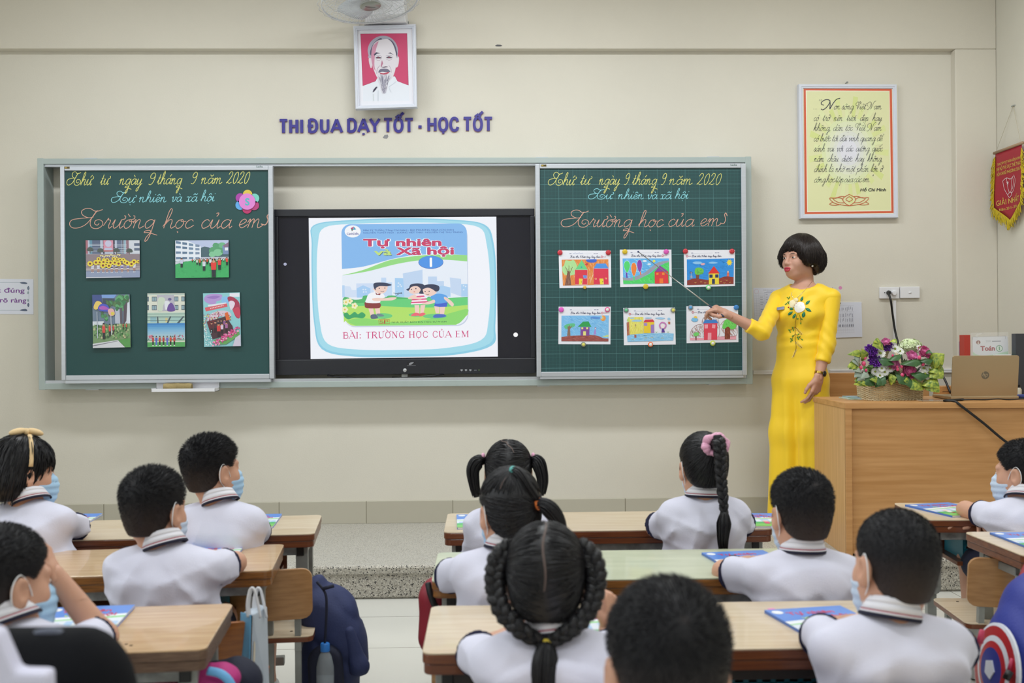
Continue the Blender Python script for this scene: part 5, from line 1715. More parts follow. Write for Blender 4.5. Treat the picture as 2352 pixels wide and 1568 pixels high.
mb.tube([FM @ Vector((RF * (1.07 + .02 * math.sin(R(4 * q) * 24)) * math.cos(R(4 * q)), RF * (1.07 + .02 * math.sin(R(4 * q) * 24)) * math.sin(R(4 * q)), -.030)) for q in range(91)], .0018, 4, cap=False)
for i in range(12):
 a = R(30 * i)
 mb.tube([FM @ Vector((r_ * math.cos(a), r_ * math.sin(a), -.028)) for r_ in (RF * .99, RF * 1.07)], .0014, 4)
mb.build('scalloped_rim', FANW, fan, True)
mc = FM @ Vector((0, 0, -.15))
MB().tube([mc, (mc + Vector((hi[0] / 2 + lo[0] / 2, 6.08, hi[2] - .05))) / 2 + Vector((0, 0, .03)), Vector(((hi[0] + lo[0]) / 2, 6.08, hi[2] - .08))], .028, 12).build('neck', WPLAS, fan, True)
# ---------------------------------------------------------------- pinned photos on the left board
def ph(label, q, fn, th=.012):
 c = PC(q, YS, 100, 100)
 c0 = c.P(50, 100)
 t = thing('photo_print', label, 'photo', c0, 0, 'photos on the left chalkboard')
 b = PC(q, YS, 100, 100)
 b.slab(th - .001, '#23262e')
 b.build('foam_backing', PRINT, t)
 c.base = th - .001
 c.slab(.001, '#e8e8ea')
 fn(c)
 c.build('photo_image', GLOSSP, t)
rr = random.Random(11)
def kid(c, x, y, h, top, bot, skin='#c98f74', w=None):
 w = w or h * .3
 c.poly([(x - w * .3, y - h * .45), (x + w * .3, y - h * .45), (x + w * .28, y), (x + w * .04, y), (x, y - h * .3), (x - w * .04, y), (x - w * .28, y)], bot)
 c.poly([(x - w * .4, y - h * .8), (x + w * .4, y - h * .8), (x + w * .34, y - h * .4), (x - w * .34, y - h * .4)], top)
 c.ell(x, y - h * .88, w * .27, h * .11, skin, 9)
 c.poly(arcpts(x, y - h * .9, w * .29, h * .1, 180, 360, 7), '#2a2325')
def ph1(c):
 c.rect(0, 0, 100, 100, '#8a8fa8')
 c.rect(0, 0, 100, 38, '#b5bed2')
 for x0, x1, cc in ((0, 4, '#a96a76'), (7, 12, '#5f90a8'), (12, 27, '#56627e'), (32, 35, '#3d2f44'), (51, 54, '#3b3248'), (58, 67, '#5e6b88'), (68, 70, '#3c3042'), (71, 74, '#8fb2c2'), (75, 80, '#8f6a78'), (80, 100, '#cdd2dc')):
  c.rect(x0, 0, x1, 36, cc)
 for y in (10, 13, 20, 26, 30):
  c.rect(5, y, 34, y + 1, '#cfd8e4').rect(52, y + 2, 76, y + 3, '#cfd8e4')
 for y in (8, 21):
  c.rect(90, y, 100, y + 7, '#5b6880')
 c.rect(33, 0, 51, 27, '#d58fa6').ell(42, 9, 6, 9, '#c4c2dc').poly([(34, 27), (36, 20), (48, 20), (50, 27)], '#bcc0dc')
 c.rect(31, 27, 53, 30, '#b85550')
 c.poly([(0, 37), (100, 37), (100, 76), (0, 76)], '#8d7d84')
 for x, y in ((8, 25), (27, 28), (57, 28), (81, 29)):
  c.blob([(x - 6, y + 2), (x - 4, y - 5), (x, y - 7), (x + 5, y - 4), (x + 6, y + 3), (x, y + 4)], '#4a5550').rect(x - .7, y, x + .7, y + 9, '#5b5048')
 for y in (62, 66, 70, 74):
  c.rect(0, y, 100, y + 1.2, '#c0b6b6')
 c.rect(0, 83, 100, 100, '#8f9ab8').rect(0, 76, 100, 80, '#b0a8ac').rect(0, 97.5, 66, 99, '#d8d8dc')
 for i in range(9):
  x = (12, 23, 32, 39, 48, 57, 67, 78, 90)[i]
  kid(c, x, 86 if i < 8 else 82, 24, '#d9dae6', '#a98680')
  c.rect(x - 2.4, 70, x + 2.4, 74, ('#c6c9d6', '#c6c9d6', '#e2d24a', '#4b4038', '#3f3c78', '#554a44', '#5348a0', '#5048a0', '#d8d8e0')[i]).rect(x - 2.2, 84.5, x - .4, 86, '#f2f2f4').rect(x + .4, 84.5, x + 2.2, 86, '#f2f2f4')
 for x, y, r in [(28 + 3.2 * i, 38 + rr.uniform(-1, 6), 1.7) for i in range(12)]:
  c.ell(x, y, r * 1.2, r * .9, '#ded08c', 8).ell(x, y + 2.5, 1.4, 1.2, '#d8cfd2', 6)
 for x, y, r in ((24, 50, 4), (52, 50, 4), (58, 50, 3.5), (64, 52, 3.8), (70, 52, 3.6), (34, 53, 4), (40, 53, 4), (8, 62, 5.4), (19, 59, 5.2), (26, 59, 4.4), (33, 58, 5), (32, 67, 5.6), (38, 65, 4), (43, 68, 5), (46, 60, 5), (54, 60, 5), (61, 62.5, 5.4), (73, 58, 4.8), (77, 61, 5), (85, 64, 5.4), (90, 58, 5), (98, 58, 3.5)):
  c.poly([(min(99.5, x + (r * (1.05 if k % 2 else .88)) * math.cos(k * .3927)), y + (r * (1.05 if k % 2 else .88)) * 1.35 * math.sin(k * .3927)) for k in range(16)], '#e9d33c')
  c.ell(x, y, min(r * .42, 99.5 - x), r * .55, '#7a3524', 10)
def ph2(c):
 c.rect(0, 0, 100, 100, '#3fa663')
 c.rect(0, 0, 100, 52, '#b9c4e2')
 c.poly([(46, 22), (50, 19), (55, 17), (62, 19), (68, 22), (100, 22), (100, 50), (46, 50)], '#4b6670')
 c.poly([(0, 1), (22, 1), (48, 17), (48, 56), (0, 56)], '#e4eaf4')
 for r, (ya, yb, h) in enumerate(((1, 13, 7), (14, 22, 6.5), (29, 32, 6.5), (44, 45, 6))):
  for i in range(4):
   x0 = 1 + i * 12.2
   x1 = x0 + 9.5 - i * .6
   f0, f1 = x0 / 48, x1 / 48
   c.poly([(x0, ya + (yb - ya) * f0), (x1, ya + (yb - ya) * f1), (x1, ya + h + (yb - ya) * f1 - 1), (x0, ya + h + (yb - ya) * f0)], ('#66809e', '#5c7692', '#708aa6', '#7d90aa')[i])
 for x, y, r in ((72, 28, 9), (82, 20, 10), (80, 34, 9), (70, 38, 7), (88, 14, 7), (76, 14, 6), (90, 30, 5)):
  c.blob([(x - r, y), (x - r * .5, y - r), (x + r * .6, y - r * .9), (x + r, y + r * .2), (x + r * .2, y + r), (x - r * .7, y + r * .8)], rr.choice(('#5aa074', '#6fb488', '#4b8c66', '#83c49a')))
 c.poly([(88, 16), (100, 8), (100, 38), (90, 38)], '#7c90b8').poly([(90, 14), (100, 6), (100, 18), (92, 20)], '#8a6f88').rect(93, 20, 99, 28, '#e2e6ee')
 c.rect(48, 45, 100, 50, '#c4c8d8').rect(0, 50, 46, 55, '#d8dfea')
 c.poly([(0, 57), (14, 54), (20, 56), (0, 64)], '#c9ccd8')
 c.poly([(0, 64), (36, 52), (100, 51), (100, 100), (0, 100)], '#41ad66')
 for i in range(60):
  x, y = rr.uniform(1, 95), rr.uniform(66, 99)
  c.line([(x, y), (x + rr.uniform(2, 4), y - .4)], .7, rr.choice(('#58c07a', '#33985a', '#4db872')))
 for i in range(16):
  x = 32 + i * 4.2
  kid(c, x, 56 + rr.uniform(0, 3), 9, rr.choice(('#dfe2ea', '#d8dbe6', '#d85048', '#c9706a')), '#333845')
 for x, y, h, t in ((12, 73, 26, '#c8cbe2'), (41, 66, 15, '#dce4e2'), (46, 68, 19, '#c8683c'), (54, 82, 30, '#d2d6e4'), (60, 65, 16, '#c8503c'), (66, 70, 22, '#dfe2ea'), (83, 80, 32, '#e0433f'), (97, 68, 22, '#e0503f'), (72, 100, 50, '#df4038')):
  kid(c, x, y - .5, h, t, '#2b2a38', w=h * .26)
  if x in (54, 72, 83):
   c.line([(x + h * .02, y - h * .78), (x - h * .01, y - h * 1.05)], h * .035, '#d0a088')
def ph3(c):
 c.rect(0, 0, 100, 100, '#8f9fa0')
 c.rect(0, 0, 100, 60, '#6d7f94')
 c.poly([(0, 0), (25, 0), (27, 25), (0, 25)], '#3d4f8c').poly([(25, 0), (65, 0), (58, 7), (26, 6)], '#7da0dc').rect(27, 7, 60, 22, '#3c4860')
 c.poly([(88, 20), (100, 8), (100, 60), (86, 60)], '#d5dbe6').rect(60, 28, 75, 55, '#b9bfd0')
 for x, y, r in ((75, 8, 18), (86, 20, 14), (66, 18, 14), (50, 15, 12), (42, 15, 8), (70, 26, 10), (92, 8, 12), (40, 42, 9), (30, 38, 8)):
  for k in range(5):
   xx, yy, q = x + rr.uniform(-r, r) * .6, y + rr.uniform(-r, r) * .5, r * rr.uniform(.35, .6)
   xx = min(max(xx, q), 99 - q)
   yy = max(yy, q * .7)
   c.blob([(xx - q, yy), (xx, yy - q * .7), (xx + q, yy), (xx, yy + q * .7)], rr.choice(('#4c8f5e', '#3a7a4c', '#62a86e', '#557a4c', '#466a44')))
 c.poly([(73, 25), (80, 25), (79, 62), (74, 62)], '#5d5560').poly([(84, 22), (94, 12), (90, 50), (82, 58)], '#574a54')
 c.rect(0, 50, 30, 60, '#d7dde6')
 c.poly([(0, 58), (100, 55), (100, 100), (0, 100)], '#7a9a6a')
 for i in range(150):
  x, y, q = rr.uniform(3, 96), rr.uniform(56, 82), rr.uniform(1.2, 3.4)
  c.blob([(x - q, y), (x, y - q * .8), (x + q, y), (x, y + q * .8)], rr.choice(('#6aa25c', '#88b074', '#a8bd8c', '#4f7f4c', '#c3ba94', '#39603c')), 2)
 c.blob([(8, 16), (14, 12), (24, 14), (28, 20), (22, 24), (10, 28), (4, 24)], '#e6c869').blob([(16, 24), (26, 17), (42, 20), (46, 28), (42, 32), (20, 30)], '#4c56c0').blob([(19, 24), (30, 21), (42, 25), (44, 28), (24, 28)], '#b05ab8')
 c.blob([(42, 30), (50, 26), (58, 29), (60, 38), (48, 40)], '#e3b2b0').blob([(50, 34), (58, 33), (59, 38), (52, 39)], '#dcca56')
 c.poly([(12, 32), (14, 32), (14.5, 82), (12, 82)], '#b9c0cc').poly([(49, 40), (51, 40), (51.5, 76), (49.5, 76)], '#c4cad4')
 kid(c, 30, 84, 31, '#dc4740', '#2b2930', w=10)
 kid(c, 46, 79, 24, '#d94a44', '#2b2930', w=7)
 kid(c, 56, 75, 19, '#c04046', '#3a3038', w=6)
 kid(c, 82, 66, 12, '#c9463c', '#3a3a3a')
 kid(c, 91, 67, 13, '#d05038', '#3a3a3a')
 c.poly([(0, 92), (67, 86), (86, 100), (0, 100)], '#d5d6dc').poly([(0, 95), (66, 87.4), (68, 88), (0, 97)], '#7e7c88')
 c.poly([(68, 86), (100, 83), (100, 100), (87, 100)], '#5a9a50')
def ph4(c):
 c.rect(0, 0, 100, 36, '#dadccf')
 c.rect(0, 1, 100, 3, '#b8c8c0')
 for x0, x1 in ((0, 4), (12, 25), (72, 83), (91, 100)):
  for y in (6, 22):
   c.rect(x0, y, x1, y + 9, '#3f4a52').rect(x0 + .8, y + 1.2, x1 - .8, y + 8, '#8fa8b4').rect((x0 + x1) / 2 - .3, y + 1, (x0 + x1) / 2 + .3, y + 8, '#4d5a62')
 c.poly([(26, 3), (71, 3), (75, 33), (28, 33)], '#b7b4c2').blob([(29, 10), (40, 7), (48, 12), (42, 24), (40, 32), (29, 32)], '#c9d6c4').blob([(46, 16), (54, 14), (60, 18), (54, 28), (48, 30)], '#dfe2ea').blob([(56, 22), (66, 18), (74, 32), (54, 33)], '#6b4d9a').ell(60, 11, 5, 2.5, '#6a6292')
 c.rect(0, 36, 100, 56, '#b5cfc2')
 c.rect(8, 44, 24, 54, '#92bcc6').rect(48, 45, 54, 54, '#d8c98e').rect(62, 44, 96, 54, '#a8cbc6')
 for y in (38, 43, 45, 50):
  c.rect(0, y, 100, y + .9, '#5f7d7c')
 for p in ([(26, 43), (29, 43), (30, 56), (26, 56)], [(60, 43), (64, 43), (56, 56), (51, 56)], [(95, 43), (99, 43), (85, 56), (78, 56)]):
  c.poly(p, '#4b5a62')
 for i, cc in enumerate(('#3f86c8', '#5497d0', '#67a7d6', '#7ab3da', '#8abbdc', '#97c1da', '#a3c6d8', '#adc9d6', '#b4cbd4')):
  c.rect(0, 55.5 + i * 3.4, 100, 59.2 + i * 3.4, cc)
 for i in range(40):
  x = rr.choice((rr.uniform(2, 16), rr.uniform(66, 96)))
  c.ell(x, 82 + rr.uniform(-4, 4), 2, 1.2, rr.choice(('#d58ea6', '#c7718c', '#e0b6c0', '#4f7a6a')), 7)
 c.rect(0, 87, 100, 89, '#5f9878').rect(0, 88, 100, 91, '#cfd8c4').rect(0, 91, 100, 100, '#58a860')
 for i, (x, t) in enumerate(((15, '#c4403f'), (24, '#4d62b8'), (33, '#c9453c'), (43, '#c03c3c'), (53, '#6a62c0'), (62, '#c5553f'), (72, '#c8443c'))):
  kid(c, x, 97, 18, t, ('#2d2a30', '#5a6fd0')[i in (1, 4)], w=7)
  c.rect(x - 2, 96.4, x - .2, 98, '#eceae6').rect(x + .2, 96.4, x + 2, 98, '#eceae6')
def ph5(c):
 c.rect(0, 0, 100, 100, '#8fcbd2')
 c.blob([(2, 12), (12, 3), (40, 2), (52, 5), (48, 13), (36, 16), (34, 20), (16, 20)], '#b497d4').blob([(10, 8), (30, 5), (46, 7), (30, 11)], '#9a78c2')
 c.poly([(50, 8), (66, 6), (74, 20), (50, 20)], '#8cc0ec').rect(72, 1, 99, 8, '#e6e4f0')
 c.blob([(66, 10), (80, 8), (98, 20), (99, 46), (88, 46), (78, 30)], '#a83a56').blob([(70, 18), (78, 15), (86, 20), (80, 30), (74, 32)], '#e4d6e6').blob([(80, 32), (96, 28), (99, 46), (88, 44)], '#c8485f')
 c.poly([(12, 22), (62, 18), (64, 22), (14, 25)], '#e3e3ee').poly([(4, 27), (64, 20), (66, 26), (7, 34)], '#d8616c')
 for i in range(9):
  c.ell(20 + i * 4.2, 28.5 - i * .6, 1.6, 1, '#f3dcd8', 7)
 c.blob([(10, 50), (14, 42), (28, 36), (50, 33), (70, 36), (74, 44), (40, 44), (18, 56)], '#d7c7d6')
 for i in range(90):
  x = rr.uniform(8, 74)
  y = 40 - abs(x - 45) * .02 * 0 + rr.uniform(-7, 8) + abs(x - 42) * .18
  c.ell(x, y, rr.uniform(.8, 2.2), rr.uniform(.6, 1.4), rr.choice(('#c24468', '#eadfe8', '#d98aa6', '#9c3450', '#d6d36a', '#b9d6d6')), 6)
 c.poly([(9, 53), (60, 44), (78, 62), (82, 76), (24, 86), (18, 74)], '#4e343c')
 c.poly([(10, 54), (34, 50), (36, 62), (16, 66)], '#6e2d33')
 c.poly([(58, 38), (66, 36), (72, 50), (62, 52)], '#dd6a34')
 for x, y, t, h in ((22, 74, '#5a2c34', 20), (32, 74, '#4a3038', 22), (40, 66, '#4c4450', 16), (48, 66, '#3e3640', 16), (57, 66, '#8c5a90', 17), (62, 74, '#a8689c', 20), (50, 76, '#d9c4dc', 20), (41, 82, '#d33f42', 26)):
  kid(c, x, y, h, t, '#33262c', w=h * .5)
 c.poly([(26, 88), (96, 72), (97, 80), (60, 96), (30, 96)], '#6aa860')
 for i in range(130):
  t = rr.random()
  x, y = 32 + t * 62 + rr.uniform(-8, 6), 97 - t * 27 + rr.uniform(-7, 3)
  if x < 97 and y < 98:
   c.ell(x, y, rr.uniform(1.4, 3), rr.uniform(1, 2), rr.choice(('#dd5f9c', '#e98cb8', '#d33f74', '#f0aecb', '#c94a86')), 7)
 c.poly([(86, 84), (100, 78), (100, 100), (78, 100)], '#cfc8dc')
 for i in range(60):
  x, y = rr.uniform(1, 22), rr.uniform(68, 98)
  c.ell(x, y, 1.3, .9, rr.choice(('#d9f0f0', '#5bb2bc', '#f3f3f6')), 6)
 for i in range(30):
  c.ell(rr.uniform(1, 9), rr.uniform(40, 75), 1.2, 1, rr.choice(('#d9c85a', '#c24468', '#eef3f6')), 6)
ph('photo of children holding sunflowers, upper left on the plain chalkboard', [(198.5, 552), (322, 552), (323, 637), (200, 639)], ph1)
ph('photo of pupils exercising on a lawn, upper right on the plain chalkboard', [(404, 552.5), (526, 551.5), (527, 637), (404.5, 638.5)], ph2)
ph('photo of a garden with people in red shirts, lower left on plain chalkboard', [(213.5, 677), (299, 676), (302, 797), (216, 799)], ph3)
ph('photo of children under a blue backdrop, lower middle on plain chalkboard', [(340, 674), (425.5, 673.5), (426.5, 796), (340.5, 797)], ph4)
ph('photo of pink blossoms and a festival stall, lower right on plain chalkboard', [(467.5, 673.5), (552, 671.5), (555, 794.5), (470, 796.5)], ph5)
# ---------------------------------------------------------------- children's drawings on the right board
def drawing(label, q, fn, W, H, hx, flip):
 c = PC(q, YS, W, H, .00003)
 t = thing('pupil_drawing', label, 'drawing', c.P(W / 2, H), 0, "pupils' drawings on the lined chalkboard")
 c.slab(.0016, '#e6e7f0')
 c.line([(hx - 1, 6.4), (hx + 40, 6.0)], .25, '#8f94b0').rect(hx - 1, 5.3, hx + 2.6, 6.2, '#6a6e94').rect(hx + 44, 5.2, hx + 47.5, 6.2, '#6a6e94').rect(hx + 48.5, 5.2, hx + 52, 6.2, '#6a6e94')
 if flip == 'n':
  c.line(smooth([(hx + 6, 5.8), (hx + 10, 4.6), (hx + 13, 6), (hx + 17, 4.4), (hx + 20, 5.8), (hx + 24, 4.6)], 4), .35, '#4562b8')
 x = hx
 for w, L in (('Bài', 8.5), ('thi', 6.5), ('Khéo', 10.5), ('tay', 7.5), ('hay', 7.5), ('làm', 8)):
  for st_ in cursive(w)[0]:
   kk = L / cursive(w)[1]
   c.k = 40
   c.line([(x + p * kk + q_ * .5, 13.3 - q_ * 1.75) for p, q_ in smooth(st_, 4)], .42, '#3b4068')
  x += L + 1.6
 lx = hx - 9 if flip == 'l' else hx + 59
 c.line(arcpts(lx, 11.6, 1.7, 1.7, 0, 360, 16) + [(lx + 1.7, 11.6)], .8, '#cc4a5c')
 c.rect(lx + 2.6, 11.4, lx + 4.6, 12.1, '#a8566a').rect(lx + 5, 11.5, lx + 8, 12.1, '#b87a8a')
 fn(c)
 c.build('drawing_paper', PRINT, t)
 return t
def scribble(c, poly, cols, n, wd, ang=80, ln=6):
 """crayon strokes kept inside a polygon"""
 xs, ys = [p[0] for p in poly], [p[1] for p in poly]
 def inside(x, y):
  r = False
  j = len(poly) - 1
  for i in range(len(poly)):
   if (poly[i][1] > y) != (poly[j][1] > y) and x < (poly[j][0] - poly[i][0]) * (y - poly[i][1]) / (poly[j][1] - poly[i][1]) + poly[i][0]:
    r = not r
   j = i
  return r
 kk = c.k
 for i in range(n):
  x, y = rr.uniform(min(xs), max(xs)), rr.uniform(min(ys), max(ys))
  a = R(ang + rr.uniform(-18, 18))
  x2, y2 = x + math.cos(a) * ln, y + math.sin(a) * ln
  if inside(x, y) and inside(x2, y2):
   c.k = kk + i % 3
   c.line([(x, y), ((x + x2) / 2 + rr.uniform(-.3, .3), (y + y2) / 2), (x2, y2)], wd, rr.choice(cols))
 c.k = kk + 3
def q1(p):
 return [((x - 105) / 10, (y - 125) / 10) for x, y in p]
def q2(p):
 return [((x - 1245) / 10, (y - 105) / 10) for x, y in p]
def fz(p, f, ox, oy):
 return [((x - ox) / f, (y - oy) / f) for x, y in p]
def dr1(c):
 sky = q1([(158, 298), (1025, 290), (1030, 770), (170, 778)])
 c.poly(sky, '#e08a45')
 scribble(c, sky, ('#d97830', '#e79a58', '#f0b888', '#d5732c'), 240, .7, 85, 7)
 sk = q1([(640, 500), (745, 470), (860, 300), (1025, 290), (1020, 760), (640, 765)])
 scribble(c, sk, ('#f2c8a4', '#f6dcc8'), 60, .5, 100, 6)
 c.poly(q1(smooth([(165, 440), (200, 400), (230, 310), (310, 320), (380, 305), (420, 360), (440, 430), (400, 500), (390, 575), (250, 590), (180, 540)], 5, True)), '#aedc98')
 scribble(c, q1([(200, 400), (400, 360), (390, 560), (220, 570)]), ('#9fd088', '#c0e4ac'), 60, .6, 75, 4)
 c.poly(q1([(260, 520), (300, 500), (325, 772), (205, 775)]), '#84594a')
 scribble(c, q1([(260, 520), (300, 500), (325, 772), (205, 775)]), ('#6b4438', '#9a7260'), 60, .4, 95, 5)
 for p in ([(275, 530), (222, 430)], [(285, 520), (293, 408)], [(300, 560), (355, 435)], [(278, 530), (240, 500)]):
  c.line(q1(p), .8, '#7a5244')
 c.poly(q1(smooth([(610, 300), (700, 290), (805, 292), (790, 340), (720, 352), (640, 340)], 4, True)), '#3f66c8')
 c.poly(q1([(590, 385), (630, 355), (650, 385), (605, 410)]), '#c83a44')
 for p, cc in (([(398, 492), (632, 490), (625, 765), (398, 762)], '#d8394c'), ([(530, 302), (635, 485), (408, 482)], '#69cf86'), ([(745, 462), (1022, 462), (1022, 765), (748, 765)], '#da3550'), ([(800, 372), (975, 370), (1028, 462), (752, 460)], '#4f93e2'), ([(475, 652), (538, 655), (525, 762), (468, 762)], '#e8d43c'), ([(858, 655), (925, 655), (932, 765), (865, 765)], '#e8d43c'), ([(552, 590), (615, 590), (618, 645), (556, 645)], '#6b8fd8'), ([(768, 640), (798, 640), (800, 665), (768, 665)], '#e8863c'), ([(960, 635), (990, 635), (990, 662), (960, 662)], '#e8863c')):
  c.poly(q1([(p[0][0] - 4, p[0][1] + 3)] + [(x + 3, y + 4) for x, y in p[1:]]), '#f0dfe0')
  c.poly(q1(p), cc)
 c.poly(q1(arcpts(523, 437, 14, 14)), '#3a9ab4')
 for x, y in ((517, 715), (915, 712)):
  c.poly(q1(arcpts(x, y, 8, 8, 0, 360, 8)), '#5a4a20')
def dr2(c):
 sky = q2([(1295, 272), (2160, 275), (2165, 750), (1305, 750)])
 c.poly(sky, '#63b4ee')
 scribble(c, sky, ('#8accf4', '#55a6e4', '#b2def6'), 220, .6, 20, 7)
 gr = q2([(1300, 680), (1600, 660), (1800, 560), (1960, 430), (2160, 330), (2165, 745), (1305, 748)])
 c.poly(gr, '#4fd269')
 scribble(c, gr, ('#3fc05a', '#74e088', '#5ad872'), 160, .7, 45, 6)
 c.poly(q2(smooth([(1295, 625), (1420, 640), (1560, 600), (1700, 540), (1830, 440), (1960, 350), (2150, 312)], 5) + smooth([(2155, 345), (2000, 400), (1900, 470), (1760, 570), (1600, 660), (1480, 688), (1300, 680)], 5)), '#9a9fae')
 for (x, y, rx, ry, cc), (tx0, ty0, tx1, ty1, tc) in (((1375, 420, 62, 105, '#52d372'), (1350, 530, 1385, 635, '#6a3fa8')), ((1503, 470, 55, 120, '#ee8238'), (1482, 590, 1520, 688, '#5cd08c')), ((1610, 405, 52, 110, '#8a3fae'), (1608, 500, 1640, 585, '#ee7a5c'))):
  c.poly(q2([(tx0, ty0), (tx1 - 8, ty0), (tx1, ty1), (tx0 + 10, ty1)]), tc)
  c.poly(q2(smooth([(x - 20, y + ry), (x - rx, y - 10), (x - rx * .6, y - ry * .85), (x, y - ry), (x + rx * .6, y - ry * .85), (x + rx, y - 10), (x + 20, y + ry)], 5, True)), '#d8ecf6')
  c.poly(q2(smooth([(x - 18, y + ry - 4), (x - rx + 5, y - 10), (x - rx * .55, y - ry * .8), (x, y - ry + 6), (x + rx * .55, y - ry * .8), (x + rx - 5, y - 10), (x + 18, y + ry - 4)], 5, True)), cc)
 c.poly(q2(arcpts(1882, 325, 25, 25)), '#e6dc52').poly(q2(arcpts(1705, 322, 42, 18)), '#e8f0f8').poly(q2(arcpts(1790, 382, 34, 16)), '#dfe9f4')
 for p, cc in (([(1890, 525), (2140, 525), (2145, 748), (1892, 748)], '#dc3a40'), ([(1988, 408), (2140, 520), (1892, 525)], '#8c3f9e'), ([(1978, 655), (2050, 655), (2050, 748), (1978, 748)], '#ee7c30'), ([(1920, 548), (1965, 548), (1965, 588), (1920, 588)], '#ee8a3a'), ([(2028, 545), (2075, 545), (2078, 590), (2030, 590)], '#ee8a3a')):
  c.poly(q2([(x + 4, y + 3) for x, y in p]), '#8c3038').poly(q2(p), cc)
def q3(p):
 return fz(p, 3.27, 975, 632)
def dr3(c):
 s_ = q3([(993, 690), (1285, 686), (1283, 848), (993, 848)])
 c.poly(s_, '#2d8fe0')
 scribble(c, s_, ('#2680d0', '#3a9cea', '#2a88d8'), 150, .8, 15, 7)
 g = q3(smooth([(993, 820), (1040, 808), (1100, 816), (1130, 818), (1190, 812), (1230, 800), (1283, 805)], 4) + [(1283, 848), (993, 848)])
 c.poly(g, '#8a352c')
 scribble(c, g, ('#7a2c26', '#9a463a'), 60, .6, 10, 5)
 for x, y in ((1045, 832), (1080, 828), (1105, 835), (1205, 828), (1240, 822), (1260, 835), (1225, 838)):
  c.line(q3(smooth([(x - 6, y), (x, y + 4), (x + 6, y - 1)], 3)), .6, '#d9b65a')
 for p in ([(1028, 712), (1045, 704), (1080, 706), (1084, 718), (1050, 720)], [(1128, 712), (1150, 706), (1185, 712), (1170, 718), (1140, 718)], [(1078, 720), (1095, 713), (1106, 720), (1090, 728)]):
  c.poly(q3(smooth(p, 4, True)), '#8cc4ee' if p[0][0] != 1078 else '#e4a8b0')
 c.poly(q3(arcpts(1257, 712, 14, 16)), '#f0d83c')
 for a in range(10):
  c.line(q3([(1257 + 14 * math.cos(a * .63), 712 + 16 * math.sin(a * .63)), (1257 + 20 * math.cos(a * .63), 712 + 22 * math.sin(a * .63))]), .5, '#f0d83c')
 c.poly(q3([(1046, 780), (1070, 780), (1066, 810), (1050, 810)]), '#7a4a38').poly(q3(smooth([(1040, 765), (1048, 745), (1075, 742), (1096, 755), (1092, 778), (1065, 786), (1045, 782)], 4, True)), '#6cc24e')
 for i in range(14):
  c.poly(q3(arcpts(rr.uniform(1048, 1090), rr.uniform(750, 780), 2.2, 2.2, 0, 360, 6)), '#3f8a3c')
 c.poly(q3([(1010, 790), (1026, 790), (1030, 808), (1008, 808)]), '#7f94b8').poly(q3(arcpts(1018, 772, 10, 6)), '#58688c').line(q3([(1018, 768), (1018, 806)]), .7, '#c0c8d8')
 c.poly(q3([(1128, 780), (1190, 780), (1192, 848), (1128, 848)]), '#e8d23a').poly(q3([(1160, 733), (1196, 780), (1124, 780)]), '#dc2f2a')
 for p in ([(1132, 786), (1152, 786), (1152, 806), (1132, 806)], [(1168, 786), (1188, 786), (1188, 806), (1168, 806)], [(1148, 814), (1166, 814), (1166, 845), (1148, 845)]):
  c.poly(q3(p), '#27305a')
 c.poly(q3([(1242, 775), (1254, 775), (1256, 800), (1240, 800)]), '#d86a5a').poly(q3(arcpts(1248, 771, 5, 6)), '#e8b8a4')
def q4(p):
 return fz(p, 6.42, 67, 75)
def dr4(c):
 s_ = q4([(102, 183), (665, 180), (665, 490), (102, 490)])
 c.poly(s_, '#7cbcec')
 scribble(c, s_, ('#a4d2f2', '#62aae4', '#92c8ee'), 220, .6, 30, 7)
 g = q4(smooth([(102, 440), (200, 425), (320, 420), (440, 412), (540, 425), (600, 450), (665, 455)], 4) + [(665, 490), (102, 490)])
 c.poly(g, '#9a4f4a')
 scribble(c, g, ('#85403c', '#b06a62'), 80, .6, 8, 6)
 c.poly(q4(smooth([(580, 440), (640, 415), (664, 412), (664, 435)], 3)), '#c8d88c')
 c.poly(q4(smooth([(135, 310), (170, 285), (250, 275), (262, 305), (220, 330), (160, 345)], 4, True)), '#5fbf8a')
 c.poly(q4([(170, 300), (180, 320), (200, 295), (208, 318), (235, 295), (205, 345), (210, 425), (170, 425), (178, 345)]), '#8a6a5a')
 c.poly(q4([(330, 318), (438, 318), (436, 422), (330, 422)]), '#7f4a98').poly(q4([(358, 255), (425, 252), (458, 315), (298, 315)]), '#2f9e50')
 for p in ([(340, 322), (362, 322), (362, 345), (340, 345)], [(398, 322), (420, 322), (420, 345), (398, 345)], [(362, 370), (395, 370), (395, 420), (362, 420)]):
  c.poly(q4(p), '#e6e084')
 c.poly(q4([(498, 350), (512, 350), (518, 408), (484, 408)]), '#a98ad2').poly(q4(arcpts(508, 333, 10, 14)), '#7a5a9a').poly(q4(arcpts(508, 336, 7, 9)), '#e4d4dc')
 c.poly(q4(smooth([(445, 205), (480, 195), (540, 200), (590, 210), (540, 220), (470, 218)], 4, True)), '#5a8fd8')
 c.poly(q4(arcpts(598, 213, 32, 34)), '#e49a58').poly(q4(arcpts(585, 208, 20, 22)), '#f0c060').poly(q4(arcpts(578, 205, 12, 14)), '#98cdf0')
def q5(p):
 return fz(p, 6.45, 845, 88)
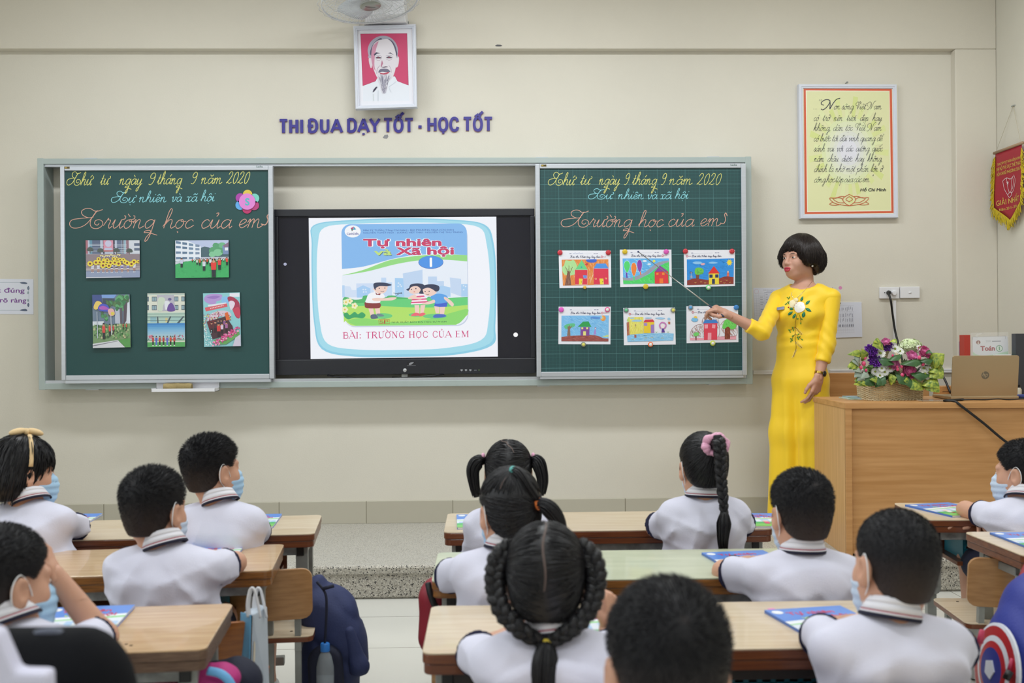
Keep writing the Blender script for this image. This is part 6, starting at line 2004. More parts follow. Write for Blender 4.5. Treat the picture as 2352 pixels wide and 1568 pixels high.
def dr5(c):
 c.poly(q5([(900, 200), (1085, 200), (1085, 405), (900, 410)]), '#e4dc6c')
 scribble(c, q5([(900, 200), (1085, 200), (1085, 405), (900, 410)]), ('#d8ce52', '#ece68c'), 90, .7, 90, 6)
 c.poly(q5([(882, 265), (912, 258), (915, 420), (885, 425)]), '#b8735a')
 scribble(c, q5([(882, 265), (912, 258), (915, 420), (885, 425)]), ('#a05a44', '#c88a70'), 30, .5, 90, 5)
 c.poly(q5(smooth([(885, 235), (905, 210), (915, 240), (900, 258)], 3, True)), '#bfd87c')
 for p in ([(915, 210), (960, 205), (980, 215), (940, 222)], [(940, 245), (1000, 230), (1065, 238), (1050, 255), (970, 255)], [(1100, 210), (1150, 205), (1190, 212), (1140, 220)], [(1225, 215), (1290, 205), (1350, 218), (1300, 230)], [(1375, 225), (1395, 210), (1415, 228), (1395, 242)]):
  c.poly(q5(smooth(p, 4, True)), '#9cc8ea')
 c.poly(q5([(1088, 265), (1215, 262), (1215, 398), (1088, 395)]), '#e8c832').poly(q5([(1105, 232), (1200, 230), (1220, 262), (1085, 266)]), '#d23a48').poly(q5([(1090, 272), (1130, 272), (1130, 308), (1092, 308)]), '#a487c8').poly(q5([(1172, 295), (1212, 292), (1215, 396), (1172, 396)]), '#9a7cc0')
 c.poly(q5(arcpts(988, 300, 9, 15)), '#b8a06a')
 w = q5(smooth([(885, 425), (980, 408), (1100, 400), (1300, 398), (1448, 405)], 4) + [(1440, 490), (890, 498)])
 c.poly(w, '#86c2ea')
 scribble(c, w, ('#a6d4f0', '#6cb0e0', '#c0e0f4'), 120, .5, 8, 7)
 for x, y in ((955, 478), (1110, 458), (1185, 455), (1310, 462)):
  c.line(q5(smooth([(x - 18, y), (x, y - 6), (x + 16, y + 2)], 3)), .8, '#c0b460')
 c.poly(q5([(972, 412), (996, 415), (998, 450), (972, 452)]), '#a8605a').poly(q5([(1382, 260), (1410, 262), (1408, 290), (1385, 288)]), '#c06a48')
 c.line(q5(smooth([(1290, 340), (1280, 300), (1305, 270), (1345, 278), (1358, 310), (1335, 345)], 4)), 2.2, '#c873b8')
 c.poly(q5(arcpts(1318, 315, 22, 26)), '#f0e2e4').poly(q5([(1308, 342), (1330, 342), (1342, 388), (1300, 390)]), '#5a3a94')
 c.line(q5([(1308, 350), (1285, 335)]), .6, '#c873b8').line(q5([(1310, 390), (1306, 410)]), .4, '#7a6a9a').line(q5([(1330, 390), (1334, 405)]), .4, '#7a6a9a')
 for x in (1240, 1380):
  for d_ in (-12, 0, 12):
   c.line(q5([(x, 396), (x + d_, 378)]), .4, '#8cbf7a')
def q6(p):
 return fz(p, 6.37, 1605, 68)
def dr6(c):
 c.poly(q6([(1645, 450), (1800, 455), (2000, 440), (2195, 435), (2195, 480), (1645, 480)]), '#e8a4b4')
 for p in (smooth([(1645, 450), (1660, 360), (1720, 300), (1790, 295), (1800, 380), (1800, 450)], 4), smooth([(1790, 280), (1800, 220), (1860, 180), (1940, 178), (1985, 240), (1985, 440), (1800, 440)], 4), smooth([(2010, 300), (2050, 250), (2120, 230), (2190, 260), (2198, 430), (2020, 440)], 4)):
  pp = q6(p)
  c.line(pp, .7, '#a5796e')
  scribble(c, pp, ('#b48a80', '#a5746a', '#c8a49c'), 110, .5, 60, 6)
 c.poly(q6([(1810, 278), (1972, 275), (1968, 478), (1812, 478)]), '#dc4358').poly(q6([(1825, 235), (1955, 232), (1985, 275), (1800, 278)]), '#3d7fcc')
 for p in ([(1818, 292), (1860, 292), (1858, 338), (1820, 340)], [(1912, 290), (1950, 295), (1945, 340), (1906, 335)], [(1858, 392), (1900, 392), (1898, 478), (1855, 478)]):
  c.poly(q6(p), '#eea0ae')
 c.poly(q6([(2062, 320), (2125, 315), (2122, 472), (2058, 475)]), '#85402c')
 scribble(c, q6([(2062, 320), (2125, 315), (2122, 472), (2058, 475)]), ('#6e3022', '#a05a40'), 50, .6, 88, 5)
 c.poly(q6(smooth([(2030, 330), (2065, 240), (2130, 225), (2185, 250), (2195, 330), (2140, 355), (2100, 320), (2060, 345)], 4, True)), '#6cce5c')
 scribble(c, q6([(2050, 300), (2080, 250), (2170, 250), (2180, 330)]), ('#58b84a', '#8adc78'), 40, .7, 45, 4)
 c.poly(q6([(1708, 425), (1724, 425), (1722, 478), (1710, 478)]), '#6e3f34').poly(q6(smooth([(1685, 405), (1710, 385), (1745, 388), (1752, 412), (1720, 432), (1690, 425)], 4, True)), '#74cf6c')
 c.poly(q6(arcpts(1712, 205, 20, 18)), '#f0c850').poly(q6(smooth([(1662, 235), (1680, 210), (1715, 215), (1740, 225), (1730, 250), (1690, 255)], 4, True)), '#7cc0ea')
 c.line(q6(smooth([(1662, 235), (1680, 210), (1715, 215), (1740, 225), (1730, 250), (1690, 255), (1662, 235)], 4)), .4, '#4a8ac0')
D_ = [('drawing of a green-roofed and a blue-roofed red house on orange, top left of lined board', [(1283, 575), (1403, 575.5), (1404, 660), (1285, 661.5)], dr1, 97, 70, 21, 'n'),
      ('drawing of a red house on a green hill with three trees, top middle of board', [(1423.5, 573), (1542, 573), (1543, 657), (1424.5, 659)], dr2, 96.5, 70, 21, 'r'),
      ('drawing of a yellow house with red roof under deep blue sky, top right', [(1570.5, 574), (1688, 573.5), (1688, 656.5), (1571.5, 659.5)], dr3, 97, 70, 15, 'l'),
      ('drawing of a purple house with green roof on brown hill, bottom left of board', [(1283, 704), (1403, 704), (1402, 790.5), (1282.5, 790)], dr4, 97, 70, 22, 'r'),
      ('drawing of a yellow house by blue water with pink haired girl, bottom middle', [(1431.5, 707), (1550, 706), (1552, 791), (1433, 792.5)], dr5, 97, 70, 21, 'l'),
      ('drawing of a red house with blue roof and brown hills behind pointing hand', [(1576.5, 703), (1695, 702.5), (1696, 785.5), (1577, 788)], dr6, 97, 70, 21, 'l')]
for a in D_:
 drawing(*a)
MG = [(1286, 580, '#cf3a48', 's', 'red smiling magnet at the upper left corner of the green-roof house drawing'), (1397, 580, '#c8333f', 's', 'red smiling magnet at the upper right corner of the green-roof house drawing'),
      (1343, 660, '#e0b542', 'p', 'small plain amber magnet under the green-roof house drawing'), (1435, 578, '#ddbf2e', 's', 'yellow smiling magnet at the upper left of the three trees drawing'),
      (1530, 578, '#d95ab4', 'd', 'plain pink domed magnet at the upper right of the three trees drawing'), (1483, 658, '#ddbf2e', 's', 'yellow smiling magnet under the three trees drawing'),
      (1574, 577, '#c93a44', 's', 'red smiling magnet at the upper left of the deep blue sky drawing'), (1681, 577, '#c93a44', 's', 'red smiling magnet at the upper right of the deep blue sky drawing'),
      (1627, 660, '#7fdc8a', 'w', 'light green magnet with white button under the deep blue sky drawing'), (1289, 711, '#de5cc0', 'd', 'plain pink domed magnet at the upper left of the purple house drawing'),
      (1395, 711, '#e96aa2', 'w', 'pink magnet with white button at the upper right of the purple house drawing'), (1340, 791, '#8b9080', 'y', 'grey magnet with yellow button under the purple house drawing'),
      (1438, 712, '#8a9298', 'g', 'grey magnet with green button at the upper left of the blue water drawing'), (1546, 712, '#979a92', 'y', 'grey magnet with yellow button at the upper right of the blue water drawing'),
      (1494, 791, '#ee7c4a', 'w', 'orange magnet with white button under the blue water drawing'), (1586, 706, '#9098a0', 'b', 'grey magnet with blue button at the upper left of the blue-roof drawing'),
      (1691, 706, '#3d86cc', 's', 'blue smiling magnet at the upper right of the blue-roof drawing'), (1637, 788, '#cfe052', 'w', 'lime magnet with white button under the blue-roof drawing')]
for u, v, cc, kd, lb in MG:
 p = at(u, v, YS - .002)
 r = .0095 if kd == 'p' else .0148
 t = thing('board_magnet', lb, 'magnet', p, 0, 'round magnets on the lined chalkboard')
 MM = Matrix.Translation(p) @ RX
 body = mat('magnet_' + cc.lstrip('#'), cc, .3)
 if kd in 'spd':
  MB().lathe([(.001, 0), (r, 0), (r, .005), (r * .93, .0075), (r * .6, .0095), (.001, .010)], 22, MM).build('magnet_body', body, t, True, auto=50)
 else:
  MB().lathe([(.001, 0), (r, 0), (r, .004), (r * .85, .007), (r * .62, .0072), (.001, .0072)], 22, MM).build('magnet_body', body, t, True, auto=50)
  bc_ = {'w': '#ece9e4', 'y': '#dcd56a', 'g': '#6cc490', 'b': '#5aa2da'}[kd]
  MB().lathe([(.001, .007), (r * .62, .007), (r * .60, .010), (r * .45, .012), (.001, .0125)], 18, MM).build('button', mat('button_' + kd, bc_, .25), t, True, auto=50)
 if kd == 's':
  mb = MB()
  ink = mat('smiley_ink', '#3c1f1c', .6)
  for q in (-1, 1):
   mb.lathe([(.0002, 0), (.0013, 0), (.0013, .0007), (.0002, .0008)], 8, MM @ Matrix.Translation((q * .0045, .0035, .0096)) @ Matrix.Diagonal((1, 1.5, 1, 1)))
  mb.tube([MM @ Vector((.0088 * math.cos(R(a)), .0088 * math.sin(R(a)), .0090)) for a in range(205, 340, 12)], .0008, 5)
  mb.build('smiley_face', ink, t)
# ---------------------------------------------------------------- papers on the wall by the teacher
YW = WALL_Y - .0002
q = [(1730, 661), (1799, 661), (1801, 738), (1733, 736)]
tt = thing('timetable_sheet', 'white printed timetable taped to wall between right board and teacher', 'paper', at(1760, 736, YW))
c = PC(q, YW, 69, 76)
c.slab(.001, '#d9dcea')
c.line(arcpts(7, 8, 5, 5, 0, 360, 18) + [(12, 8)], .4, '#d48aa0')
c.text('THỜI KHÓA BIỂU - LỚP 1A', 22, 6, 2, '#6a6c80', 0, 0, 40).rect(30, 8.2, 55, 9, '#9a9cb0').rect(25, 10.4, 60, 11.2, '#9a9cb0')
for i in range(11):
 c.line([(1, 13 + i * 5.7), (66, 13 + i * 5.7)], .25, '#aeb2c6')
for x in (1, 6, 12, 25, 38, 52, 66):
 c.line([(x, 13), (x, 70)], .25, '#aeb2c6')
for i in range(10):
 for x in (15, 28, 41, 55):
  if rr.random() < .8:
   c.rect(x, 15 + i * 5.7, x + rr.uniform(4, 8), 16 + i * 5.7, '#9093a6')
c.build('sheet', PRINT, tt)
q = [(1901, 657), (1935, 657), (1935, 690), (1901, 691)]
st_ = thing('sticker_card', 'small card with pink beetroot and gold dragonfly stickers right of the teacher', 'card', at(1918, 691, YW))
c = PC(q, YW, 34, 34)
c.slab(.0012, '#d8d5cc')
c.ell(29, 4, 4, 4.2, '#d88ab8')
for p in ([(5, 6), (12, 12), (5, 18), (7, 12)], [(9, 5), (16, 8), (12, 13)], [(12, 13), (18, 16), (11, 19)]):
 c.poly(p, '#c08a3a')
c.line([(11, 3), (11.5, 22)], 1.4, '#9a3a5a').ell(11, 20, 2, 3, '#a83a68').blob([(12, 30), (14, 25), (19, 24), (23, 28), (21, 33), (14, 33)], '#cc4a94').line([(18, 24), (20, 20), (19, 22)], .8, '#6a7a3a')
c.build('card', PRINT, st_)
q = [(1902, 694), (1978, 693.5), (1980, 773.5), (1905, 776)]
cs = thing('paper_sheaf', 'sheaf of white printed sheets clipped on wall right of the teacher', 'paper', at(1940, 775, YW))
c = PC(q, YW, 76, 81)
c.slab(.006, '#dcdfec')
c.rect(1, 1, 75, 80, '#dadeee')
for x in range(22, 58, 5):
 c.line([(x, 20), (x, 70)], .2, '#b4b8cc')
for y in (8, 22, 34, 48, 58, 64, 70):
 c.line([(18, y), (58, y)], .25, '#b4b8cc')
for x in (22, 25, 30, 33, 38, 42, 46, 50, 54):
 for y0 in (10, 24, 36):
  c.rect(x, y0 + rr.uniform(0, 3), x + .9, y0 + rr.uniform(6, 11), '#8a8da2')
 c.rect(x, 51, x + 1.5, 56.5, '#5a5c70')
c.build('sheets', PRINT, cs)
a = at(1925, 694, 6.188)
mb = MB()
mb.prism([(-.014, 0), (.014, 0), (.012, .010), (.006, .013), (-.006, .013), (-.012, .010)], 0, .016, Matrix.Translation(a + Vector((0, .008, -.010))) @ RX)
mb.build('binder_clip', BLACKP, cs)
# ---------------------------------------------------------------- sockets and cable runs
for u0, v0, u1, v1, lb in ((2021, 659, 2066, 685.5, 'white wall socket plate with a black plug in it'), (2068, 658, 2113, 684.5, 'white wall switch plate with one rocker right of the socket')):
 lo, hi = wallbox(u0, v0, u1, v1, 6.182, WALL_Y)
 t = thing('socket_plate' if 'socket plate' in lb else 'switch_plate', lb, 'socket' if 'socket plate' in lb else 'switch', ((lo[0] + hi[0]) / 2, WALL_Y, lo[2]))
 MB().box(lo, hi).build('plate', WPLAS, t, bevel=.003)
 if 'switch' in lb:
  a = at(2090, 672, 6.182)
  MB().lathe([(.001, 0), (.009, 0), (.0085, .003), (.001, .0045)], 18, Matrix.Translation(a) @ RX @ Matrix.Diagonal((1, .6, 1, 1))).build('rocker', WPLAS, t, True)
 else:
  mb = MB()
  for u, v in ((2032, 672), (2038, 671), (2046, 673)):
   mb.lathe([(.0003, 0), (.003, 0), (.003, .0006), (.0003, .0006)], 10, Matrix.Translation(at(u, v, 6.182)) @ RX)
  mb.build('socket_hole', BLACKP, t)
  MB().lathe([(.001, 0), (.016, 0), (.015, .010), (.012, .014), (.001, .015)], 20, Matrix.Translation(at(2053, 673, 6.182)) @ RX).build('adapter', WPLAS, t, True, auto=40)
pw = thing('power_cable', 'black power cable plugged into the wall socket, hanging behind the flowers', 'cable', at(2040, 672, 6.17))
a = at(2040, 672, 6.182)
MB().lathe([(.001, 0), (.012, 0), (.014, .008), (.011, .022), (.006, .034), (.001, .035)], 14, Matrix.Translation(a) @ RX).build('plug', BLACKP, pw, True, auto=40)
MB().tube(smooth([at(2041, 674, 6.15), at(2046, 690, 6.13), at(2050, 720, 6.15), at(2056, 760, 6.15), at(2064, 792, 6.12), at(2075, 840, 6.08), at(2090, 900, 6.05)], 6), .0065, 8).build('cord', CABLE, pw, True)
for nm, a, b, r_ in (('cable_trunking', at(1729, 855, 6.195), at(1790, 857, 6.195), .011), ('cable_trunking', at(1905, 853, 6.195), at(2195, 852, 6.195), .011), ('cable_conduit', at(2054, 690, 6.195), at(2056, 850, 6.195), .008)):
 mb = MB()
 if nm == 'cable_trunking':
  mb.box((a.x, 6.182, a.z - r_), (b.x, WALL_Y, a.z + r_)).box((a.x, 6.180, a.z + r_ * .2), (b.x, 6.183, a.z + r_ * .9))
 else:
  mb.box((a.x - r_, 6.186, b.z), (a.x + r_, WALL_Y, a.z))
 o = mb.build(nm, WPLAS, None, bevel=.001)
 tag(o, {1729: 'short white cable trunking left of the teacher at waist height', 1905: 'long white cable trunking right of the teacher at waist height', 2054: 'white vertical cable conduit below the wall socket'}[(1729, 1905, 2054)[(0 if abs(a.x - at(1729, 855, 6.195).x) < .01 else 1) if nm == 'cable_trunking' else 2]], 'trunking')
px_ = at(2301, 400, BEAMY).x
o = MB().box((px_ - .014, BEAMY - .014, .9), (px_ + .013, BEAMY, CEIL)).build('cable_conduit', WPLAS, None, bevel=.002)
tag(o, 'tall white cable conduit in the right corner behind the red pennant', 'trunking')
# ---------------------------------------------------------------- pennant on the right wall
PX = WXR - .035
PYa = 6.09
PYb = 5.79
zt = 2.295
pn = thing('award_pennant', 'red satin award pennant with yellow fringe on the right wall', 'pennant', (PX, (PYa + PYb) / 2, 1.9))
def PN(u, v, dx=0.0):
 """u 0..1 away from the corner, v metres below the rod"""
 w = .010 * math.sin(u * 5 + v * 6) * min(1, v * 4)
 return Vector((PX - w - dx, PYa + (PYb - PYa) * u, zt - v))
mb = MB()
rows = []
nu = 14
for i in range(nu + 1):
 u = i / nu
 bot = .315 + .090 * (1 - abs(2 * u - 1))
 rows.append([PN(u, bot * j / 12) for j in range(13)])
mb.loft(rows, False, False)
MB_f = mb.build('satin_flag', mat('red_satin', '#a51a30', .5), pn, True)
MB_f.modifiers.new('s', 'SOLIDIFY').thickness = .002
MB().tube([PN(-.05, -.004), PN(1.05, -.004)], .0085, 10).build('rod', mat('rod_wood', '#a5876a', .5), pn, True)
fr_ = MB()
r5 = random.Random(5)
for i in range(240):
 t = i / 240
 if t < .32:
  u, v, dr_ = 0, .02 + t / .32 * .29, Vector((0, .022, -.035))
 elif t > .68:
  u, v, dr_ = 1, .02 + (1 - t) / .32 * .29, Vector((0, -.022, -.035))
 else:
  u = (t - .32) / .36
  v, dr_ = .315 + .09 * (1 - abs(2 * u - 1)), Vector((0, 0, -.052))
 p = PN(u, v, .001)
 d = dr_ + Vector((r5.uniform(-.012, .006), r5.uniform(-.012, .012), r5.uniform(-.012, .008)))
 fr_.tube([p, p + d * .5 + Vector((-.004, r5.uniform(-.004, .004), 0)), p + d], .0022, 4, cap=False)
fr_.build('fringe', mat('yellow_fringe', '#c9b21e', .7), pn, True)
class PennantCanvas(Canvas):
 def P(s, u, v):
  return PN(u / s.W, v / s.H * .405, .0016 + s.k * .00005)
c = PennantCanvas((0, 0, 0), (0, -1, 0), (0, 0, 1), (-1, 0, 0), .3, .405, 100, 135)
GD = '#d8b657'
for txt, y, cap, w, x in (('TRUNG TÂM TDTT HOÀN KIẾM BA ĐÌNH', 26, 5, 84, 10), ('ĐẠI HỘI THỂ DỤC THỂ THAO', 36, 6.5, 88, 8), ('HỘI KHOẺ PHƯỜNG 2015', 46, 6, 82, 10), ('GIẢI NHẤT', 103, 10, 82, 9), ('Năm 2015 - 2016', 114, 5, 66, 17)):
 c.text(txt, x, y, cap, GD, .012, 0, w)
c.k = 1
WHT = '#e2c8cc'
for p in ([(32, 58), (44, 54), (56, 58), (66, 54)], [(32, 58), (36, 74), (44, 86)], [(44, 54), (46, 70), (50, 84)], [(60, 58), (58, 74), (54, 84)], [(68, 52), (72, 62), (66, 78), (56, 86)], [(64, 56), (66, 66), (60, 78)], [(44, 86), (50, 92), (58, 86), (52, 82), (46, 86)]):
 c.line(smooth(p, 4), 1.2, WHT)
c.poly([(47 + (4.2 if k % 2 == 0 else 1.8) * math.sin(k * PI / 5), 64 - (4.2 if k % 2 == 0 else 1.8) * math.cos(k * PI / 5)) for k in range(10)], WHT)
c.build('gold_lettering', PRINT, pn)
sa = Vector((WXR - .004, (PYa + PYb) / 2, zt + .245))
MB().tube([PN(0.02, -.006), sa], .0012, 5).tube([PN(.98, -.006), sa], .0012, 5).build('hanging_cord', mat('thin_cord', '#b9b09a', .7), pn)
MB().box((WXR - .008, sa.y - .018, sa.z - .003), (WXR, sa.y + .018, sa.z + .003)).build('wall_staple', METAL, pn)
# ---------------------------------------------------------------- teacher's desk
DX, DY, DZ = 1.745, 5.085, .91
DR = R(-3)
td = thing('teacher_desk', 'large light oak veneer teacher desk with flower basket on the podium', 'desk', (DX, DY, POD), DR)
H_ = DZ - POD
W_ = 1.24
DP = .60
def TM(*a):
 return Matrix.Translation((DX, DY, POD)) @ Matrix.Rotation(DR, 4, 'Z') @ Vector(a)
TDM = Matrix.Translation((DX, DY, POD)) @ Matrix.Rotation(DR, 4, 'Z')
MB().box((0, 0, H_ - .028), (W_, DP, H_), TDM).build('desk_top', OAK, td, bevel=.0015)
MB().box((.004, .006, 0), (.022, DP - .01, H_ - .028), TDM).build('side_panel', OAKV, td, bevel=.001)
MB().box((W_ - .022, .006, 0), (W_ - .004, DP - .01, H_ - .028), TDM).build('side_panel', OAKV, td, bevel=.001)
MB().box((.022, .018, .012), (W_ - .022, .034, H_ - .030), TDM).build('front_panel', OAK, td, bevel=.001)
MB().box((.004, .002, 0), (.034, .018, H_ - .028), TDM).build('edge_strip', OAK, td, bevel=.001)
def on(x, y, z=0.0):
 return TM(x, y, H_ + z)
cx0, cx1 = at(1899, 880, 5.98).x, at(2135, 880, 5.98).x
cz1 = at(1960, 855.5, 5.98).z
tc_ = thing('wooden_chair', 'wooden chair with wide plain back behind the teacher desk', 'chair', ((cx0 + cx1) / 2, 5.85, POD))
MB().box((cx0, 5.98, POD + .48), (cx1, 6.0, cz1)).build('backrest', OAK, tc_, bevel=.006)
MB().box((cx0, 5.72, POD + .42), (cx1, 6.0, POD + .45)).build('seat', OAK, tc_, bevel=.006)
for x in (cx0 + .02, cx1 - .02):
 MB().box((x - .018, 5.735, POD), (x + .018, 5.77, POD + .42)).build('leg', OAK, tc_, bevel=.003)
 MB().box((x - .018, 6.0, POD), (x + .018, 6.035, cz1 - .06)).build('leg', OAK, tc_, bevel=.003)
# ---------------------------------------------------------------- teacher
YTe = 5.86
yawB, yawH = R(146), R(121)
RtB = rotm(yawB)
rt, fw = RtB[:, 0], RtB[:, 1]
up = np.array((0, 0, 1.))
P1 = v3(at(1848, 657, YTe))
hd = v3(at(1836, 594, YTe))
s = np.array((1.0, 1.0, .97))
T = (rotm(yawH, .02, 0), hd)
pel = v3(at(1838, 868, YTe))
wai = v3(at(1839, 792, YTe))
che = v3(at(1842, 716, YTe))
SH = {q: P1 + rt * q * .148 - up * .072 for q in (-1, 1)}
elR = v3(at(1750, 762, 5.72))
wrR = v3(at(1672, 722, 5.70))
elL = v3(at(1899, 792, 5.75))
wrL = v3(at(1880, 868, 5.72))
root = thing('person', 'woman teacher in long yellow dress with embroidered flower pointing a stick at drawings', 'person', (pel[0], pel[1], POD))
body = Field()
dress = Field()
for F_, i_ in ((body, 0), (dress, .007)):
 for q in (-1, 1):
  F_.cone(pel + rt * q * .055, wai + rt * q * .048, .088 + i_, .066 + i_, .05)
  F_.cone(wai + rt * q * .048, che + rt * q * .055, .066 + i_, .084 + i_, .05)
  F_.cone(che + rt * q * .055, P1 + rt * q * .06 - up * .06, .088 + i_, .055 + i_, .04)
  F_.ell(che + rt * q * .062 + fw * .068 - up * .012, (.052 + i_, .052 + i_, .055 + i_), None, .03)
  F_.cone(P1 + rt * q * .03 - up * .03, SH[q] + up * .008, .040 + i_, .043 + i_, .04)
for F_, i_ in ((body, 0), (dress, .007)):
 F_.ell(che + fw * .036 + up * .062, (.085 + i_, .056 + i_, .085 + i_), RtB, .04)
nb = hd + T[0] @ (np.array((0, -.034, -.07)) * s)
body.cone(P1 - up * .04, nb, .052, .050, .025)
head_ops(body, T, s, True)
for e_, w_, q in ((elR, wrR, 1), (elL, wrL, -1)):
 body.cone(SH[q], e_, .043, .036, .02)
 body.cone(e_, w_, .036, .024, .015)
legs = []
for q in (-1, 1):
 a = pel + rt * q * .07
 kn = np.array((a[0], a[1], .62))
 an = np.array((a[0], a[1], POD + .07))
 body.cone(a, kn, .078, .056, .02)
 body.cone(kn, an, .054, .036, .02)
 body.cone(an - up * .03, an + fw * .13 - up * .045, .034, .026, .02)
handR = hand_at(wrR, (at(1640, 706, 5.69) - Vector(wrR)), (.1, .45, -1), 'point', .96, False)
handL = hand_at(wrL, (at(1866, 925, 5.73) - Vector(wrL)), (-.55, .75, -.1), 'relax', .96, True)
zc = P1[2] - .01
low = field_mesh(body, (1.15, 5.45, POD), (2.15, 6.15, zc + .015), .0105)
top = field_mesh(body, (hd[0] - .16, hd[1] - .16, zc), (hd[0] + .16, hd[1] + .16, hd[2] + .16), .0032)
V, F = join(low, top, handR, handL)
bd = npmesh('body', V, F, SKINT, root)
eyes_mesh(T, s, 'eye', root, 1.0)
BROW = mat('eyebrow_brown', '#3a2a24', .8)
for q in (-1, 1):
 pts = [(q * .014, .0905, .022), (q * .026, .0905, .0265), (q * .040, .083, .026), (q * .049, .073, .021)]
 mb = MB().tube([tuple(p) for p in place(np.array(smooth(pts, 4)) * s, T)], [.0016] + [.0024] * 8 + [.0016] * 3 + [.001], 6, flat=.5)
 mb.build('eyebrow', BROW, root, True)
f = Field()
f.ell(np.array((0, .098, -.055)), (.021, .010, .0058), None, .004)
f.ell(np.array((0, .0975, -.069)), (.018, .0115, .0075), None, .003)
for q in (-1, 1):
 f.ell(np.array((q * .014, .093, -.061)), (.010, .008, .006), None, .006)
V, F = field_mesh(f, (-.05, .06, -.1), (.05, .13, -.03), .0018, 0, lambda X, Y, Z, V: np.maximum(V, -(np.sqrt((X / 2.2) ** 2 + ((Y - .108) / 1.5) ** 2 + (Z + .0615) ** 2) - .0028)))
npmesh('lips', place(V * s, T), F, mat('red_lips', '#b83448', .35), root)
er = hd + T[0] @ (np.array((-.096, .004, -.048)) * s)
MB().ball(Vector(er), .0055, 7).build('earring', mat('pearl', '#efece4', .2), root, True)
def th(x, y, z):
 return .019 + .006 * np.clip(z / .1, 0, 1) + 0 * x
def zl(x, y):
 return np.interp(y, (-.14, -.09, -.06, -.035, -.01, .02, .04, .055, .068, .085, .11), (-.05, -.085, -.094, -.066, -.040, -.044, -.040, -.010, .040, .054, .056)) + 0 * x + .005 * np.sin(x * 170) + .004 * np.sin(y * 190)
def bob(ff):
 ff.ell((0, -.060, -.012), (.086, .082, .078), None, .03)
 for q in (-1, 1):
  ff.ell((q * .066, .0, -.012), (.024, .064, .062), None, .03)
HV, HF = hair_base(th, zl, s, .05, bob, .004)
bv = BVHTree.FromPolygons([tuple(p) for p in HV], [tuple(int(i) for i in f_) for f_ in HF])
cr = np.array((0, -.03, .03))
paths = []
r6 = np.random.default_rng(9)
for i in range(2600):
 az = r6.random() * 2 * PI
 e_end = r6.uniform(-.95, -.25)
 row = []
 ok = True
 for j in range(9):
  t = j / 8
  el_ = PI / 2 * (1 - t) + math.asin(max(-.99, min(.99, e_end))) * t
  a_ = az + .25 * math.sin(t * 2)
  d = Vector((math.sin(a_) * math.cos(el_), math.cos(a_) * math.cos(el_), math.sin(el_)))
  hit = bv.ray_cast(Vector(cr) + d * .35, -d)
  if hit[0] is None or (hit[0] - Vector(cr)).length < .06:
   ok = j > 4
   break
  lift = .0003 + .0022 * r6.random() + (.006 if t > .85 and r6.random() < .25 else 0)
  row.append(np.array(hit[0]) + np.array(d) * lift)
 if len(row) >= 4:
  row = np.array(row)
  u = np.linspace(0, len(row) - 1, 9)
  paths.append(np.stack([np.interp(u, range(len(row)), row[:, k]) for k in range(3)], 1))
paths = np.array(paths)
rad = np.full(paths.shape[:2], .0010)
rad[:, -1] = .0002
rad[:, 0] = .0004
HV, HF = join((HV, HF), strand_mesh(paths, rad))
npmesh('hair', place(HV, T), HF, HAIRT, root)
hemz = POD + .05
for q in (-1, 1):
 dress.cone(pel + rt * q * .058 - up * .02, np.array((*(pel + rt * q * .075 - fw * .0)[:2], .70)), .094, .098, .04)
 dress.cone(np.array((*(pel + rt * q * .075)[:2], .70)), np.array((*(pel + rt * q * .082)[:2], hemz)), .098, .108, .04)
sl = {}
for q, e_, w_, fr_ in ((1, elR, wrR, .40), (-1, elL, wrL, .52)):
 c_ = e_ + (w_ - e_) * fr_
 sl_f = Field().cone(SH[q] + up * .004, e_, .051, .044, .03).cone(e_, c_ + (w_ - e_) * .15, .043, .041, .025)
 ad = (w_ - e_) / np.linalg.norm(w_ - e_)
 sl[q] = (c_, ad, sl_f, e_)
nk = P1 + fw * .030 + up * .030
def dpost(X, Y, Z, V):
 x = (X - pel[0]) * rt[0] + (Y - pel[1]) * rt[1]
 y = (X - pel[0]) * fw[0] + (Y - pel[1]) * fw[1]
 down = np.clip((wai[2] - .05 - Z) / .5, 0, 1)
 V = V + .007 * down * np.sin(np.arctan2(x, y) * 9 + 1.5 * np.sin(Z * 3))
 arm = np.clip((Z - wai[2]) / .1, 0, 1)
 V = V + .0028 * arm * np.sin(70 * (Z + .6 * x) + 3 * np.sin(14 * x)) * .7
 wst = np.exp(-((Z - wai[2] - .02) / .06) ** 2)
 V = V + .0025 * wst * np.sin(110 * Z + 10 * x)
 nd = np.sqrt(((X - nk[0])) ** 2 + ((Y - nk[1])) ** 2 + ((Z - nk[2]) / .9) ** 2) - .077
 V = smax(V, -nd, .004)
 return smax(V, hemz - Z, .004)
V, F = field_mesh(dress, (1.2, 5.5, POD), (2.1, 6.15, P1[2] + .06), .0075, 0, dpost)
for c_, ad, sf, e_ in sl.values():
 def spost(X, Y, Z, V):
  t = (X - c_[0]) * ad[0] + (Y - c_[1]) * ad[1] + (Z - c_[2]) * ad[2]
  V = V + .0022 * np.sin(85 * (Z + .5 * X) + 4 * np.sin(20 * X)) * np.exp(-((Z - e_[2]) / .12) ** 2)
  return smax(smax(V, t, .003), -(t + .6), .003)
 V, F = join((V, F), field_mesh(sf, np.minimum(e_, P1) - .2, np.maximum(e_, P1) + .2, .0065, 0, spost))
dr_o = npmesh('yellow_dress', V, F, YELLOW, root)
dbv = BVHTree.FromPolygons([tuple(map(float, p)) for p in V], [tuple(int(i) for i in f_) for f_ in F])
def drp(u, v, off=.002):
 d = (at(u, v, 6) - CAMP).normalized()
 h_ = dbv.ray_cast(CAMP, d)
 p = h_[0] if h_[0] is not None else at(u, v, YTe - .12)
 return p - d * off
